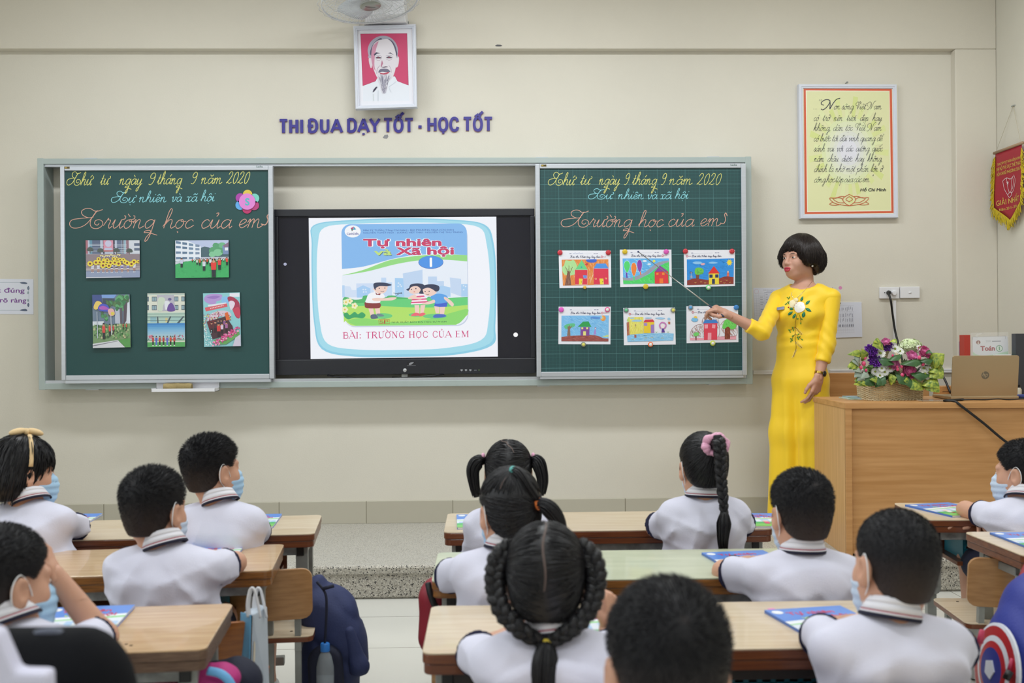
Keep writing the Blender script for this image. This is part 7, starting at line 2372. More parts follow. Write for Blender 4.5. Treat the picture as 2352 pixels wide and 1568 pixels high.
def patch(mb, pts, dome, col, off=.0015):
 c_ = (sum(p[0] for p in pts) / len(pts), sum(p[1] for p in pts) / len(pts))
 n = len(pts)
 V_ = [drp(*p, off) for p in pts] + [drp(c_[0] + (p[0] - c_[0]) * .55, c_[1] + (p[1] - c_[1]) * .55, off + dome * .8) for p in pts] + [drp(*c_, off + dome)]
 mb.add(V_, [(i, (i + 1) % n, n + (i + 1) % n, n + i) for i in range(n)] + [(n + i, n + (i + 1) % n, 2 * n) for i in range(n)], col)
def k6(x, y):
 return (1740 + x / 6.818, 530 + y / 6.818)
def k7(x, y):
 return (1700 + x / 5.227, 620 + y / 5.227)
def leafpts(cx_, cy_, L, w, ang):
 p = []
 for t, ww in ((-1, 0), (-.6, .75), (-.1, 1), (.45, .7), (1, 0), (.45, -.7), (-.1, -1), (-.6, -.75)):
  x, y = t * L, ww * w
  a = R(ang)
  p.append((cx_ + x * math.cos(a) - y * math.sin(a), cy_ + x * math.sin(a) + y * math.cos(a)))
 return p
mb = MB()
for x, y, L, w, a in ((695, 1062, 45, 21, -65), (787, 1120, 50, 22, -42), (797, 1237, 55, 24, 28), (722, 1310, 52, 28, -75), (575, 1332, 50, 22, -58), (513, 1290, 50, 22, -35), (530, 1220, 36, 20, 10)):
 patch(mb, [k6(*p) for p in leafpts(x, y, L, w, a)], .003, '#1f7a55')
 mb.tube([drp(*k6(x - math.cos(R(a)) * L * .8, y - math.sin(R(a)) * L * .8), .005), drp(*k6(x, y), .0065), drp(*k6(x + math.cos(R(a)) * L * .8, y + math.sin(R(a)) * L * .8), .005)], .0006, 4, '#7fc0a0')
for x, y, a in ((487, 1060, -50), (470, 1045, 20), (500, 1040, -80), (475, 1115, -30), (455, 1140, 30), (485, 1135, 60), (440, 1150, -20), (495, 1110, -60)):
 patch(mb, [k6(*p) for p in leafpts(x, y, 17, 9, a)], .0015, '#5c8a32')
for x, y, a in ((690, 585, 0), (740, 590, 40), (727, 640, 90), (590, 720, 10), (630, 690, -50), (600, 740, 60), (640, 720, 80), (610, 825, 30), (632, 790, -40), (610, 855, 110), (700, 770, -20), (690, 810, 30), (715, 800, -50), (745, 835, 30), (700, 825, 90), (625, 840, 60)):
 patch(mb, [k7(*p) for p in leafpts(x, y, 15, 8, a)], .0015, '#5f9a34')
st = '#6b4a1c'
for pts in ([(685, 520), (668, 600), (660, 680), (660, 780), (662, 850), (672, 920), (660, 985), (640, 1040)], [(700, 520), (722, 570), (728, 630)], [(660, 680), (630, 705), (590, 722)], [(660, 680), (690, 720), (740, 772)], [(660, 770), (635, 800), (608, 860)], [(660, 760), (700, 800), (745, 835)], [(662, 850), (690, 890), (740, 932)]):
 mb.tube([drp(*k7(*p), .0022) for p in smooth(pts, 4)], .0010, 5, st)
for a, b in (((672, 700), (740, 772)), ((672, 860), (740, 932)), ((668, 960), (632, 1048))):
 for i in range(8):
  t = i / 7
  x, y = a[0] + (b[0] - a[0]) * t, a[1] + (b[1] - a[1]) * t
  for dx in (-9, 11):
   mb.ball(drp(*k7(x + dx, y - dx * .6), .002), .0018, 4, None, '#f2e7b8')
for cx_, cy_, r_, cc in ((555, 1140, 62, '#efe2bb'), (600, 1085, 38, '#efdfae'), (655, 1195, 86, '#f4f1ea'), (640, 1175, 58, '#efece2'), (690, 1165, 48, '#f6f4ee')):
 pts = [k6(cx_ + r_ * (1 + .09 * math.sin(3 * a + cx_)) * math.cos(a), cy_ + r_ * (1 + .07 * math.sin(4 * a)) * math.sin(a)) for a in np.linspace(0, 2 * PI, 17)[:-1]]
 patch(mb, pts, .006, cc, .002 if cx_ < 620 else .0045)
for x, y in ((600, 1130), (585, 1150), (575, 1165), (610, 1135)):
 mb.ball(drp(*k6(x, y), .007), .0016, 4, None, '#c05a50')
mb.ball(drp(*k6(485, 1197), .002), .004, 6, None, '#c0353a')
mb.build('flower_embroidery', CLOTHP, dr_o, True)
nb_ = MB()
pts = [drp(*k6(*p), .004) for p in ((303, 1200), (420, 1180), (418, 1228), (305, 1240))]
pts2 = [p + Vector((-.001, -.003, 0)) for p in pts]
nb_.add(pts + pts2, [(0, 1, 2, 3), (7, 6, 5, 4), (0, 4, 5, 1), (1, 5, 6, 2), (2, 6, 7, 3), (3, 7, 4, 0)])
nb_.build('name_badge', mat('grey_badge', '#7b7f92', .35, metal=.3), dr_o)
nm = MB()
npt = []
bbv = BVHTree.FromPolygons([tuple(map(float, p)) for p in top[0]] + [tuple(map(float, p)) for p in V], [tuple(int(i) for i in f_) for f_ in top[1]] + [tuple(int(i) + len(top[0]) for i in f_) for f_ in F])
for u, v in smooth([(855, 790), (800, 860), (750, 915), (700, 970), (640, 1030), (600, 1070), (560, 1050), (530, 1000), (535, 960)], 4):
 uu, vv = k6(u, v)
 d = (at(uu, vv, 6) - CAMP).normalized()
 h_ = bbv.ray_cast(CAMP, d)
 if h_[0] is not None:
  npt.append(h_[0] - d * .002)
nm.tube(npt, .0009, 5)
nm.build('necklace', mat('silver_chain', '#d8d4c8', .2, metal=1), root, True)
wd = (elL - wrL) / np.linalg.norm(elL - wrL)
wc = wrL + wd * .028
wx = np.cross(wd, np.array((0, -1., .0)))
wx /= np.linalg.norm(wx)
wy = np.cross(wd, wx)
mb = MB()
for i in range(26):
 a0, a1 = 2 * PI * i / 26, 2 * PI * (i + .82) / 26
 for dz in (-.0045, 0, .0045):
  ring = []
  for a in (a0, a1):
   o_ = wx * math.cos(a) + wy * math.sin(a)
   ring.append([Vector(wc + o_ * r_ + wd * (dz + z_)) for r_, z_ in ((.0255, -.002), (.029, -.002), (.029, .002), (.0255, .002))])
  mb.loft(ring)
wo = mb.build('wristwatch', GOLD, root)
fdir = np.array((.75, -.65, 0))
fdir -= (fdir @ wd) * wd
fdir /= np.linalg.norm(fdir)
Qm = Vector(fdir).to_track_quat('Z', 'Y').to_matrix().to_4x4()
MB().lathe([(.001, 0), (.0155, 0), (.0155, .006), (.013, .0075), (.001, .0075)], 20, Matrix.Translation(Vector(wc + fdir * .026)) @ Qm).build('watch_face', mat('dark_watch_dial', '#1c1a1c', .15, metal=.3), wo, True, auto=40)
for q in (-1, 1):
 an = np.array((*(pel + rt * q * .07)[:2], POD))
 sf = Field().cone(an + up * .035 - fw * .03, an + fw * .14 + up * .028, .042, .034, .02)
 V, F = field_mesh(sf, an - .2, an + .25, .009, 0, lambda X, Y, Z, V: smax(V, POD + .002 - Z, .004))
 npmesh('shoe', V, F, mat('beige_shoe', '#c9b49a', .5), root)
hp = at(1652, 719, 5.672)
tip = at(1466, 578, 5.985)
b0 = hp + (hp - tip).normalized() * .035
h1 = hp + (tip - hp).normalized() * .075
pt = thing('pointer_stick', 'thin grey telescopic pointer stick held in the teacher hand', 'pointer', b0)
MB().tube([b0, b0 + (h1 - b0) * .1, h1], [.004, .0058, .0052], 10).build('handle', mat('navy_handle', '#23283f', .4), pt, True, auto=40)
m_ = h1 + (tip - h1) * .45
MB().tube([h1, m_, m_ + (tip - m_) * .01, tip], [.0034, .0032, .0026, .0022], 8).build('rod', mat('pointer_steel', '#a9a79f', .3, metal=.7), pt, True)
MB().ball(tip, .0055, 7).build('tip', mat('pointer_tip', '#3d4470', .4), pt, True)
# ---------------------------------------------------------------- flower basket on the desk
bx, by = 1.0 * at(2046, 900, 5.36).x, 5.37
BR = R(14)
fb = thing('flower_basket', 'cream wicker basket full of roses, carnations and daisies on the desk', 'flower basket', (bx, by, DZ), BR)
FB = Matrix.Translation((bx, by, DZ)) @ Matrix.Rotation(BR, 4, 'Z')
WICK = mat('cream_wicker', '#e3d3b0', .5, c2='#cdb78c', nscale=30, stretch=(1, 1, 4))
hx_, hy_ = .150, .088
def bper(t, k=1.0, r=.03):
 """rounded rectangle, t 0..1"""
 p = rrect(-hx_ * k, -hy_ * k, hx_ * k, hy_ * k, r, 5)
 p = p + [p[0]]
 L = [0]
 for a, b in zip(p, p[1:]):
  L.append(L[-1] + math.hypot(b[0] - a[0], b[1] - a[1]))
 q = (t % 1) * L[-1]
 i = max(0, min(len(p) - 2, int(np.searchsorted(L, q, 'right')) - 1))
 f_ = (q - L[i]) / max(L[i + 1] - L[i], 1e-6)
 x, y = p[i][0] + (p[i + 1][0] - p[i][0]) * f_, p[i][1] + (p[i + 1][1] - p[i][1]) * f_
 return x, y
NS = 44
mb = MB()
zt_ = .098
for i in range(NS):
 x, y = bper(i / NS)
 mb.tube([FB @ Vector((x * (.95 + .05 * z / zt_), y * (.95 + .05 * z / zt_), z)) for z in (0, .03, .06, zt_)], .0022, 5)
NR = 19
for r_ in range(NR):
 z = .004 + r_ * (zt_ - .006) / (NR - 1)
 kk = .95 + .05 * z / zt_
 pts = []
 for i in range(NS * 2 + 1):
  x, y = bper(i / (NS * 2), kk)
  l_ = math.hypot(x, y)
  o_ = .0042 * (1 if (i // 2 + r_) % 2 else -1) * (0 if i % 2 else 1)
  pts.append(FB @ Vector((x + x / l_ * o_, y + y / l_ * o_, z + .002 * math.sin(x * 9))))
 mb.tube(pts, .0027, 5, cap=False)
for j, z in enumerate((zt_ + .002, .001)):
 for ph_ in (0, PI):
  pts = []
  for i in range(161):
   x, y = bper(i / 160, 1.0 if j == 0 else .955)
   l_ = math.hypot(x, y)
   a = 2 * PI * i / 160 * 22 + ph_
   pts.append(FB @ Vector((x + x / l_ * .0035 * math.cos(a), y + y / l_ * .0035 * math.cos(a), z + .0035 * math.sin(a))))
  mb.tube(pts, .0028, 5, cap=False)
mb.prism([bper(i / 40, .93) for i in range(40)], .002, .006, FB)
mb.build('wicker_body', WICK, fb, True)
mb = MB()
ring = []
for i in range(25):
 a = PI * i / 24
 for_ = (.0, -.080 * math.cos(a), .03 + .235 * math.sin(a) ** .8)
 ring.append(FB @ Vector((.012 + .0 * i, for_[1], for_[2])))
rows = []
for i, p in enumerate(ring):
 t_ = (ring[min(i + 1, 24)] - ring[max(i - 1, 0)]).normalized()
 sx = FB.to_3x3() @ Vector((1, 0, 0))
 nn_ = t_.cross(sx)
 rows.append([p + sx * .010 + nn_ * .002, p - sx * .010 + nn_ * .002, p - sx * .010 - nn_ * .002, p + sx * .010 - nn_ * .002])
mb.loft(rows)
mb.build('handle', mat('cream_cane', '#e9d9b4', .45), fb, True, auto=40)
def petal(mb, M, L, w, curl, cup, col=None, n=4, ruff=0.0, seed=0):
 rows = []
 for i in range(n + 1):
  t = i / n
  ww = w * (math.sin(PI * min(1, .12 + t * .80)) ** .7)
  row = []
  for j in range(-2, 3):
   x = j / 2 * ww
   y = L * math.sin(t * curl) / curl
   z = L * (1 - math.cos(t * curl)) / curl
   z += cup * (j / 2) ** 2 * w
   if ruff and i >= n - 1:
    z += ruff * math.sin(j * 2.3 + seed)
    y += ruff * .6 * math.cos(j * 3.1 + seed)
   row.append(M @ Vector((x, y, z)))
  rows.append(row)
 mb.loft(rows, False, False, col)
def orient(c, d, roll=0):
 return Matrix.Translation(c) @ Vector(d).to_track_quat('Z', 'Y').to_matrix().to_4x4() @ Matrix.Rotation(roll, 4, 'Z')
rf = random.Random(21)
PETS = {}
def pmat(nm, c, c2=None):
 return mat('petal_' + nm, c, .45, c2=c2, nscale=60, sheen=.2)
def flow(kind, px_, py_, r, Y, m, d=None):
 """a bloom of radius r metres whose centre shows at the crop point"""
 c = at(1870 + px_ / 4.88, 760 + py_ / 4.88, Y)
 d = d or ((c - Vector((bx, by + .02, DZ + .06))).normalized() * .6 + Vector((0, -.75, .2)))
 M = orient(c, d, rf.uniform(0, 6))
 mb = MB()
 if kind == 'rose':
  mb.ball(c - Vector(d).normalized() * r * .25, (r * .62, r * .62, r * .62), 8)
  for k, (n, rr_, tilt, L) in enumerate(((3, .10, 1.45, .9), (4, .25, 1.3, 1.0), (5, .42, 1.1, 1.05), (5, .55, .8, 1.0))):
   for i in range(n):
    a = 2 * PI * i / n + k * .7
    Mi = M @ Matrix.Rotation(a, 4, 'Z') @ Matrix.Translation((0, r * rr_ * .55, -r * .45)) @ Matrix.Rotation(tilt, 4, 'X')
    petal(mb, Mi, r * L, r * (.38 + .11 * k), -.5, .35)
 elif kind == 'carnation':
  for k in range(5):
   n = 6 + k
   for i in range(n):
    a = 2 * PI * i / n + k * 1.1
    Mi = M @ Matrix.Rotation(a, 4, 'Z') @ Matrix.Translation((0, 0, r * .1)) @ Matrix.Rotation(1.35 - k * .30, 4, 'X')
    petal(mb, Mi, r * (.75 + .07 * k), r * .30, .3, .15, None, 5, r * .10, i + k)
  mb.ball(c - Vector(d).normalized() * r * .2, r * .45, 7)
 elif kind == 'daisy':
  for i in range(17):
   Mi = M @ Matrix.Rotation(2 * PI * i / 17, 4, 'Z') @ Matrix.Translation((0, r * .18, 0)) @ Matrix.Rotation(rf.uniform(.0, .25), 4, 'X')
   petal(mb, Mi, r * .86, r * .15, -.15, .1, None, 3)
 elif kind == 'hydrangea':
  for i in range(60):
   dd = Vector((rf.gauss(0, 1), rf.gauss(0, 1) - .8, rf.gauss(0, 1) + .4)).normalized()
   cc = c + Vector((dd.x * r * 1.2, dd.y * r * .8, dd.z * r * .8))
   for q in range(4):
    Mi = orient(cc, dd, rf.random()) @ Matrix.Rotation(q * PI / 2, 4, 'Z')
    petal(mb, Mi, r * .26, r * .13, .2, .1, None, 3, r * .02, q)
  mb.ball(c, (r * 1.05, r * .7, r * .7), 8)
 elif kind == 'bud':
  mb.ball(c, (r, r, r * 1.2), 7)
 o = mb.build({'rose': 'rose', 'carnation': 'carnation', 'daisy': 'daisy', 'hydrangea': 'hydrangea', 'bud': 'rose_bud'}[kind], m, fb, True)
 if kind == 'daisy':
  MB().ball(c + Vector(d).normalized() * r * .08, (r * .26, r * .26, r * .26), 7).build('daisy_eye', mat('daisy_eye', '#93a53c', .7), o, True)
 return o
pur = pmat('purple', '#6d1fa2', '#8a3fc0')
ros = pmat('rose', '#cf5f9c', '#dd86b6')
ros2 = pmat('deep_rose', '#bd3c7c', '#d8679c')
wht = pmat('white', '#eef0ea')
hyd = pmat('hydrangea', '#e4eecb', '#cfe0a4')
for x, y, r in ((635, 228, .036), (805, 182, .037), (690, 340, .041), (1318, 470, .012)):
 flow('carnation', x, y, r, 5.28 + rf.uniform(-.02, .02), pur)
for x, y, r, m in ((805, 122, .022, ros), (1095, 282, .030, ros), (1232, 235, .034, ros2), (890, 372, .030, ros), (1062, 455, .040, ros2)):
 flow('rose', x, y, r, 5.26, m)
flow('hydrangea', 1075, 175, .048, 5.33, hyd)
for x, y, r in ((905, 200, .024), (960, 225, .022), (742, 250, .026), (790, 372, .020), (757, 418, .019), (850, 420, .021), (685, 455, .021), (792, 460, .021), (737, 497, .020), (1226, 420, .024), (1272, 352, .018), (1242, 478, .024), (1292, 430, .020), (1262, 505, .019), (720, 280, .02), (1180, 190, .018)):
 flow('daisy', x, y, r, 5.25 + rf.uniform(-.01, .02), wht)
bud = pmat('bud', '#d8356c', '#e8608c')
for x, y, r in ((555, 365, .011), (523, 410, .009), (582, 440, .007), (545, 497, .007), (985, 495, .009), (1220, 370, .009), (935, 430, .008), (980, 400, .007), (880, 275, .006), (1180, 297, .009), (570, 300, .008), (930, 400, .006), (990, 545, .006)):
 flow('bud', x, y, r, 5.24, bud)
LEAFV = mat('variegated_leaf', '#b9c24a', .4, c2='#3f6a2c', nscale=70, detail=2)
LEAFG = mat('green_leaf', '#3f6a36', .4, c2='#2c4f2a', nscale=20)
LEAFS = mat('silver_leaf', '#a9b5a6', .7, c2='#7d8f80', nscale=30)
def leaf(px_, py_, qx, qy, w, m, Y=5.27, Y2=None, droop=.02):
 a, b = at(1870 + px_ / 4.88, 760 + py_ / 4.88, Y), at(1870 + qx / 4.88, 760 + qy / 4.88, Y2 or Y - .05)
 mb = MB()
 ax_ = (b - a)
 side = ax_.cross(Vector((rf.uniform(-.2, .2), -1, .35))).normalized()
 nn_ = side.cross(ax_).normalized()
 rows = []
 for i in range(9):
  t = i / 8
  ww = w * (math.sin(PI * t ** .75) ** .9 if 0 < t < 1 else .0012)
  c = a + ax_ * t + nn_ * (droop * math.sin(PI * t))
  rows.append([c + side * ww * j / 2 - nn_ * abs(j) * ww * .12 for j in range(-2, 3)])
 mb.loft(rows, False, False)
 mb.build('leaf', m, fb, True)
for a in ((770, 150, 645, 165, .035), (730, 140, 660, 120, .02), (560, 262, 370, 265, .02), (560, 330, 530, 195, .025), (520, 370, 368, 405, .03), (510, 390, 385, 430, .02), (860, 130, 930, 140, .02), (1290, 390, 1462, 255, .045), (1290, 380, 1440, 300, .035), (1300, 420, 1445, 535, .045), (1310, 440, 1380, 480, .03), (1240, 560, 1405, 690, .04), (1230, 540, 1400, 640, .04), (1220, 570, 1335, 635, .035), (1200, 560, 1075, 655, .04), (1150, 560, 1090, 640, .03), (830, 560, 930, 520, .03), (900, 570, 840, 520, .025), (560, 560, 450, 560, .03), (600, 570, 440, 600, .025), (660, 575, 500, 590, .025), (720, 570, 620, 545, .02), (1060, 580, 1000, 560, .025)):
 leaf(*a, LEAFV)
for a in ((1080, 320, 1150, 400, .07), (860, 300, 950, 330, .05), (800, 300, 770, 390, .05), (1010, 500, 950, 590, .05), (1100, 560, 1020, 600, .05), (1160, 450, 1200, 560, .05), (640, 520, 560, 600, .04), (700, 560, 810, 590, .04), (760, 560, 700, 600, .03), (1260, 260, 1330, 250, .015), (1220, 320, 1290, 380, .04)):
 leaf(*a, LEAFG)
for a in ((500, 350, 440, 290, .025), (490, 370, 420, 340, .025), (510, 430, 430, 445, .025), (510, 470, 450, 520, .025), (560, 480, 480, 560, .025), (600, 470, 520, 540, .02)):
 leaf(*a, LEAFS)
mb = MB()
for i in range(520):
 a = Vector((rf.uniform(-1, 1), rf.uniform(-1, 1), rf.uniform(0, 1)))
 if a.length > 1:
  a.normalize()
 p = FB @ Vector((a.x * .165, a.y * .085, .085 + a.z * .12))
 Mi = orient(p, Vector((a.x * .5 + rf.uniform(-.5, .5), a.y - .2, rf.uniform(0, 1))), rf.uniform(0, 6))
 petal(mb, Mi, rf.uniform(.02, .04), rf.uniform(.006, .012), rf.uniform(-.4, .4), .1, None, 3)
fo = mb.build('foliage', mat('dark_foliage', '#35552b', .5, c2='#5b7a3a', nscale=25), fb, True)
fo['kind'] = 'stuff'
# ---------------------------------------------------------------- laptop
lp0 = at(2181, 914, 5.30)
lp1 = at(2333, 914, 5.30)
GOLDP = mat('gold_laptop_shell', '#b09a78', .38, metal=.35)
lt = thing('laptop', 'open gold laptop seen from behind on the teacher desk', 'laptop', ((lp0.x + lp1.x) / 2, 5.36, DZ))
xa, xb = lp0.x, lp1.x
MB().box((xa - .004, 5.275, DZ + .002), (xb + .004, 5.50, DZ + .018)).build('base', GOLDP, lt, bevel=.004)
LM = Matrix.Translation(((xa + xb) / 2, 5.285, DZ + .016)) @ Matrix.Rotation(R(6), 4, 'X')
hw = (xb - xa) / 2
lh = .208
poly = rrect(-hw, 0, hw, lh, .012, 5)
MB().prism(poly, -.003, .003, LM @ RX @ Matrix.Diagonal((1, 1, 1, 1))).build('lid', GOLDP, lt, True, bevel=.001, auto=40)
MB().box((-hw + .01, .0034, .012), (hw - .01, .004, lh - .01), LM).build('display', mat('laptop_display', '#101216', .15), lt)
lc = Canvas(LM @ Vector((-.021, -.0034, lh * .52 + .021)), LM.to_3x3() @ Vector((1, 0, 0)), LM.to_3x3() @ Vector((0, 0, 1)), LM.to_3x3() @ Vector((0, -1, 0)), .042, .042, 42, 42)
lc.ell(21, 21, 20, 20, '#6f6756')
CB_ = '#b3a284'
for p in ([(14, 0.5), (8, 24)], [(9.5, 20), (13, 15), (17, 15), (17.5, 18), (15, 28)], [(25, 15), (20, 36)], [(24.5, 16), (31, 15), (32, 18), (29.5, 27), (23, 28)]):
 lc.line(smooth(p, 4) if len(p) > 2 else p, 2.6, CB_)
lc.build('round_logo', GLOSSP, lt)
mb = MB()
pts = [at(2120 + 7, 912, 5.2)]
pts = smooth([(on(.60, .12, .006)), on(.66, .10, .008), on(.72, .12, .006), on(.78, .11, .010), on(.84, .12, .006), on(.90, .105, .010), on(.96, .12, .006), on(1.0, .11, .012), on(1.06, .12, .006), on(1.10, .115, .008)], 5)
mb.tube(pts, .0035, 6)
mb.tube(smooth([on(.98, .12, .012), on(1.0, .10, .02), on(1.03, .11, .012), on(1.02, .13, .02), on(.99, .12, .024)], 5), .006, 6)
tag(mb.build('charger_cable', CABLE, None, True), 'coiled black charger lead lying on the desk before the laptop', 'cable')
mb = MB()
pts = smooth([on(.62, .13, .007), on(.50, .06, .006), on(.53, .01, .006), TM(.56, -.008, H_ - .02), TM(.66, -.012, H_ - .10), TM(.78, -.014, H_ - .20), TM(.93, -.016, H_ - .28), TM(1.08, -.016, H_ - .31)], 6)
mb.tube(pts, .0062, 8)
tag(mb.build('trailing_cable', CABLE, None, True), 'black cable trailing over the desk edge down its front panel', 'cable')
mb = MB()
mb.tube(smooth([on(.50, .50, .02), TM(.52, .56, H_ + .10), TM(.60, .60, H_ + .165), TM(.68, .58, H_ + .12), on(.70, .50, .02)], 6), .006, 8)
tag(mb.build('looped_cable', CABLE, None, True), 'black looped cable rising between flower basket and laptop', 'cable')
for nm, x0, x1, y0, y1, z0, th_, cc, lb in (('booklet', .10, .40, .28, .46, 0, .006, '#dfe6ea', 'white edged booklet under the flower basket side, lowest of two'), ('booklet', .12, .38, .30, .47, .006, .005, '#9db4d8', 'pale blue booklet on top of another left of the basket')):
 o = MB().box((x0, y0, H_ + z0), (x1, y1, H_ + z0 + th_), TDM).build(nm, mat('booklet_' + cc[1:], cc, .4, noise=.25, nscale=18, c2='#7ea07c'), None, bevel=.001)
 tag(o, lb, 'book')
o = MB().box((.40, .07, H_), (.56, .16, H_ + .006), TDM).build('phone', mat('phone_gold', '#c7b294', .3, metal=.4), None, bevel=.003)
tag(o, 'thin phone lying on the desk between basket and laptop', 'phone')
MB().box((.405, .075, H_ + .0058), (.555, .155, H_ + .0064), TDM).build('phone_screen', mat('phone_glass', '#3c4152', .1), o)
YB = 5.58
bxa, bxb = at(2163, 890, YB).x, 2.93
zb_ = DZ + .055
db = MB().box((bxa, YB, DZ), (bxb, YB + .11, zb_)).build('wooden_box', OAK, None, bevel=.002)
tag(db, 'low wooden box on the desk behind the laptop carrying books', 'box')
MB().box((bxa + .004, YB - .001, DZ + .026), (bxb - .004, YB, DZ + .028)).build('drawer_gap', mat('dark_gap', '#4a3220', .7), db)
def stand(nm, u0, v0, u1, v1, Y, th_, m, label, cat, z0=None, lean=0):
 a, b = at(u0, v0, Y), at(u1, v1, Y)
 z0 = zb_ if z0 is None else z0
 t = thing(nm, label, cat, ((a.x + b.x) / 2, Y + th_ / 2, z0))
 MB().box((min(a.x, b.x), Y, z0), (max(a.x, b.x), Y + th_, a.z)).build('cover', m, t, bevel=.001)
 return t, a, b
stand('folder', 2215, 769, 2229, 815, 5.60, .06, mat('red_folder', '#b8382c', .4), 'red folder standing behind the laptop left of the white workbook', 'folder')
stand('booklet', 2212, 784, 2215, 815, 5.62, .05, mat('blue_booklet', '#5f7fb0', .4), 'thin blue booklet standing left of the red folder', 'book')
q = [(2229, 764), (2316, 762), (2320, 850), (2230, 850)]
t = thing('workbook', 'white green workbook with red title in clear sleeve above the laptop', 'book', (at(2272, 850, 5.60).x, 5.6, zb_))
c = PC([(2233, 774), (2313, 772), (2317, 860), (2234, 860)], 5.605, 80, 88)
c.slab(.006, '#e6e8ec')
c.poly([(0, 34), (6, 40), (20, 44), (44, 42), (62, 38), (80, 34), (80, 88), (0, 88)], '#c4e4c4').poly([(6, 46), (30, 48), (60, 44), (80, 40), (80, 88), (6, 88)], '#8fcf98')
c.ell(12.5, 12.5, 5, 4.6, '#8a3a28').poly([(10.5, 16), (12.5, 8.5), (14.5, 16)], '#e8e0d0')
c.rect(30, 9, 41, 9.6, '#7a7f8c').rect(30, 11.5, 41, 12, '#7a7f8c').rect(44, 10, 64, 11.5, '#6a6f7c')
c.text('Toán', 17, 32, 11, '#a81f2c', .04, 0, 33)
c.ell(60, 27.5, 7.6, 7.6, '#3f8a5c').ell(60, 27.5, 6.2, 6.2, '#e4f0e2').text('1', 60, 31.5, 8.5, '#2f8a54', .04, 0, None, 'm')
c.build('cover', GLOSSP, t)
slv = mat('clear_sleeve', '#ffffff', .08, alpha=.22)
c = PC(q, 5.596, 87, 88)
c.add([c.P(0, 0), c.P(87, 0), c.P(87, 88), c.P(0, 88)], [(0, 3, 2, 1)], None)
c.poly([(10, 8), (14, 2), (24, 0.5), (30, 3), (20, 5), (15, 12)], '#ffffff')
c.build('clear_sleeve', slv, t)
c = PC(q, 5.598, 87, 88)
for p in ([(5, 10), (80, 9)], [(80, 9), (80, 16)], [(5, 10), (5, 16)]):
 c.line(p, .5, '#9094a6')
c.build('sleeve_lines', PRINT, t)
pb, a, b = stand('paper_block', 2287, 814, 2322, 822, 5.54, .03, WPLAS, 'white paper block edge peeking over the laptop lid', 'paper', DZ)
t, a, b = stand('file_box', 2333, 766, 2375, 890, 5.53, .045, mat('grey_file_box', '#3b3e45', .35), 'dark grey upright file box at the right edge behind the laptop', 'file box', DZ)
o = MB().box((2.72, 5.30, DZ), (2.90, 5.50, DZ + .006)).build('desk_mat', BLACKP, None, bevel=.002)
tag(o, 'dark flat mat on the desk right of the laptop', 'mat')
pvt = at(2340, 881, 5.45)
t = thing('small_bottle', 'small cream bottle with dark cap at right end of the desk', 'bottle', (pvt.x, 5.45, DZ + .006))
MB().lathe([(.001, 0), (.014, 0), (.014, .035), (.008, .045), (.001, .046)], 14, Matrix.Translation((pvt.x, 5.45, DZ + .006))).build('bottle_body', mat('cream_plastic', '#d9cfb8', .4), t, True, auto=40)
MB().lathe([(.001, .045), (.008, .045), (.008, .06), (.001, .06)], 12, Matrix.Translation((pvt.x, 5.45, DZ + .006))).build('cap', BLACKP, t, True, auto=40)
o = MB().box((2.735, 5.33, DZ + .006), (2.80, 5.42, DZ + .018)).build('card_box', mat('blue_card_box', '#3d4f9a', .4), None, bevel=.002)
tag(o, 'small blue card box on dark mat right of the laptop', 'box')
# ---------------------------------------------------------------- pupil desks (local: near edge centre at the origin, facing +Y)
DW, DD, DH = 1.10, .385, .59
def make_desk(label, topm, edgem, loc, rz, rail=None):
 t = thing('school_desk', label, 'desk', loc, rz, 'double pupil desks')
 M = Matrix.Translation(loc) @ Matrix.Rotation(rz, 4, 'Z')
 x = DW / 2
 out = rrect(-x, 0, x, DD, .022, 4)
 out2 = rrect(-x + .003, .003, x - .003, DD - .003, .020, 4)
 MB().prism(out, DH - .004, DH, M).build('top_laminate', topm, t, bevel=.0012)
 MB().prism(out, DH - .024, DH - .004, M).build('top_board', edgem, t, bevel=.002)
 MB().prism(out2, DH - .046, DH - .0245, M).build('lower_board', edgem, t, bevel=.002)
 for q in (-1, 1):
  xx = q * (x - .045)
  mb = MB()
  mb.box((xx - .02, .045, .34), (xx + .02, .075, DH - .047), M)
  mb.lathe([(.001, -.02), (.0199, -.02), (.0199, .02), (.001, .02)], 14, M @ Matrix.Translation((xx, .06, .34)) @ Matrix.Rotation(R(90), 4, 'X') @ Matrix.Diagonal((1, 1, .75, 1)))
  mb.box((xx - .016, .08, .02), (xx + .016, .112, DH - .08), M)
  mb.build('leg', METAL, t, bevel=.002)
  MB().box((xx - .016, DD - .075, .02), (xx + .016, DD - .045, DH - .047), M).build('leg', METAL, t, bevel=.002)
  MB().box((xx - .018, -.02, 0), (xx + .018, DD + .01, .025), M).build('foot_bar', METAL, t, bevel=.004)
  MB().box((xx - .014, .112, DH - .085), (xx + .014, DD - .075, DH - .06), M).build('side_rail', METAL, t, bevel=.002)
 MB().box((-x + .05, .042, DH - .078), (x - .05, .062, DH - .048), M)\
  .build('front_rail', rail or mat('chipped_rail_paint', '#b9bdbc', .5, c2='#6d6f6c', nscale=22, metal=.1, detail=6), t, bevel=.002)
 for q in (-1, 1):
  MB().box((q * (x - .05) - .012, .038, DH - .080), (q * (x - .05) + .012, .066, DH - .047), M).build('rail_cap', BLACKP, t, bevel=.002)
 MB().box((-x + .13, .07, .415), (x - .13, DD - .08, .43), M).build('shelf', EDGE, t, bevel=.002)
 MB().box((-x + .12, DD - .07, .41), (x - .12, DD - .06, DH - .06), M).build('back_panel', EDGE, t, bevel=.002)
 MB().box((-x + .12, DD * .5, .10), (x - .12, DD * .5 + .03, .13), M).build('foot_rail', METAL, t, bevel=.003)
 return t, M
DK = {}
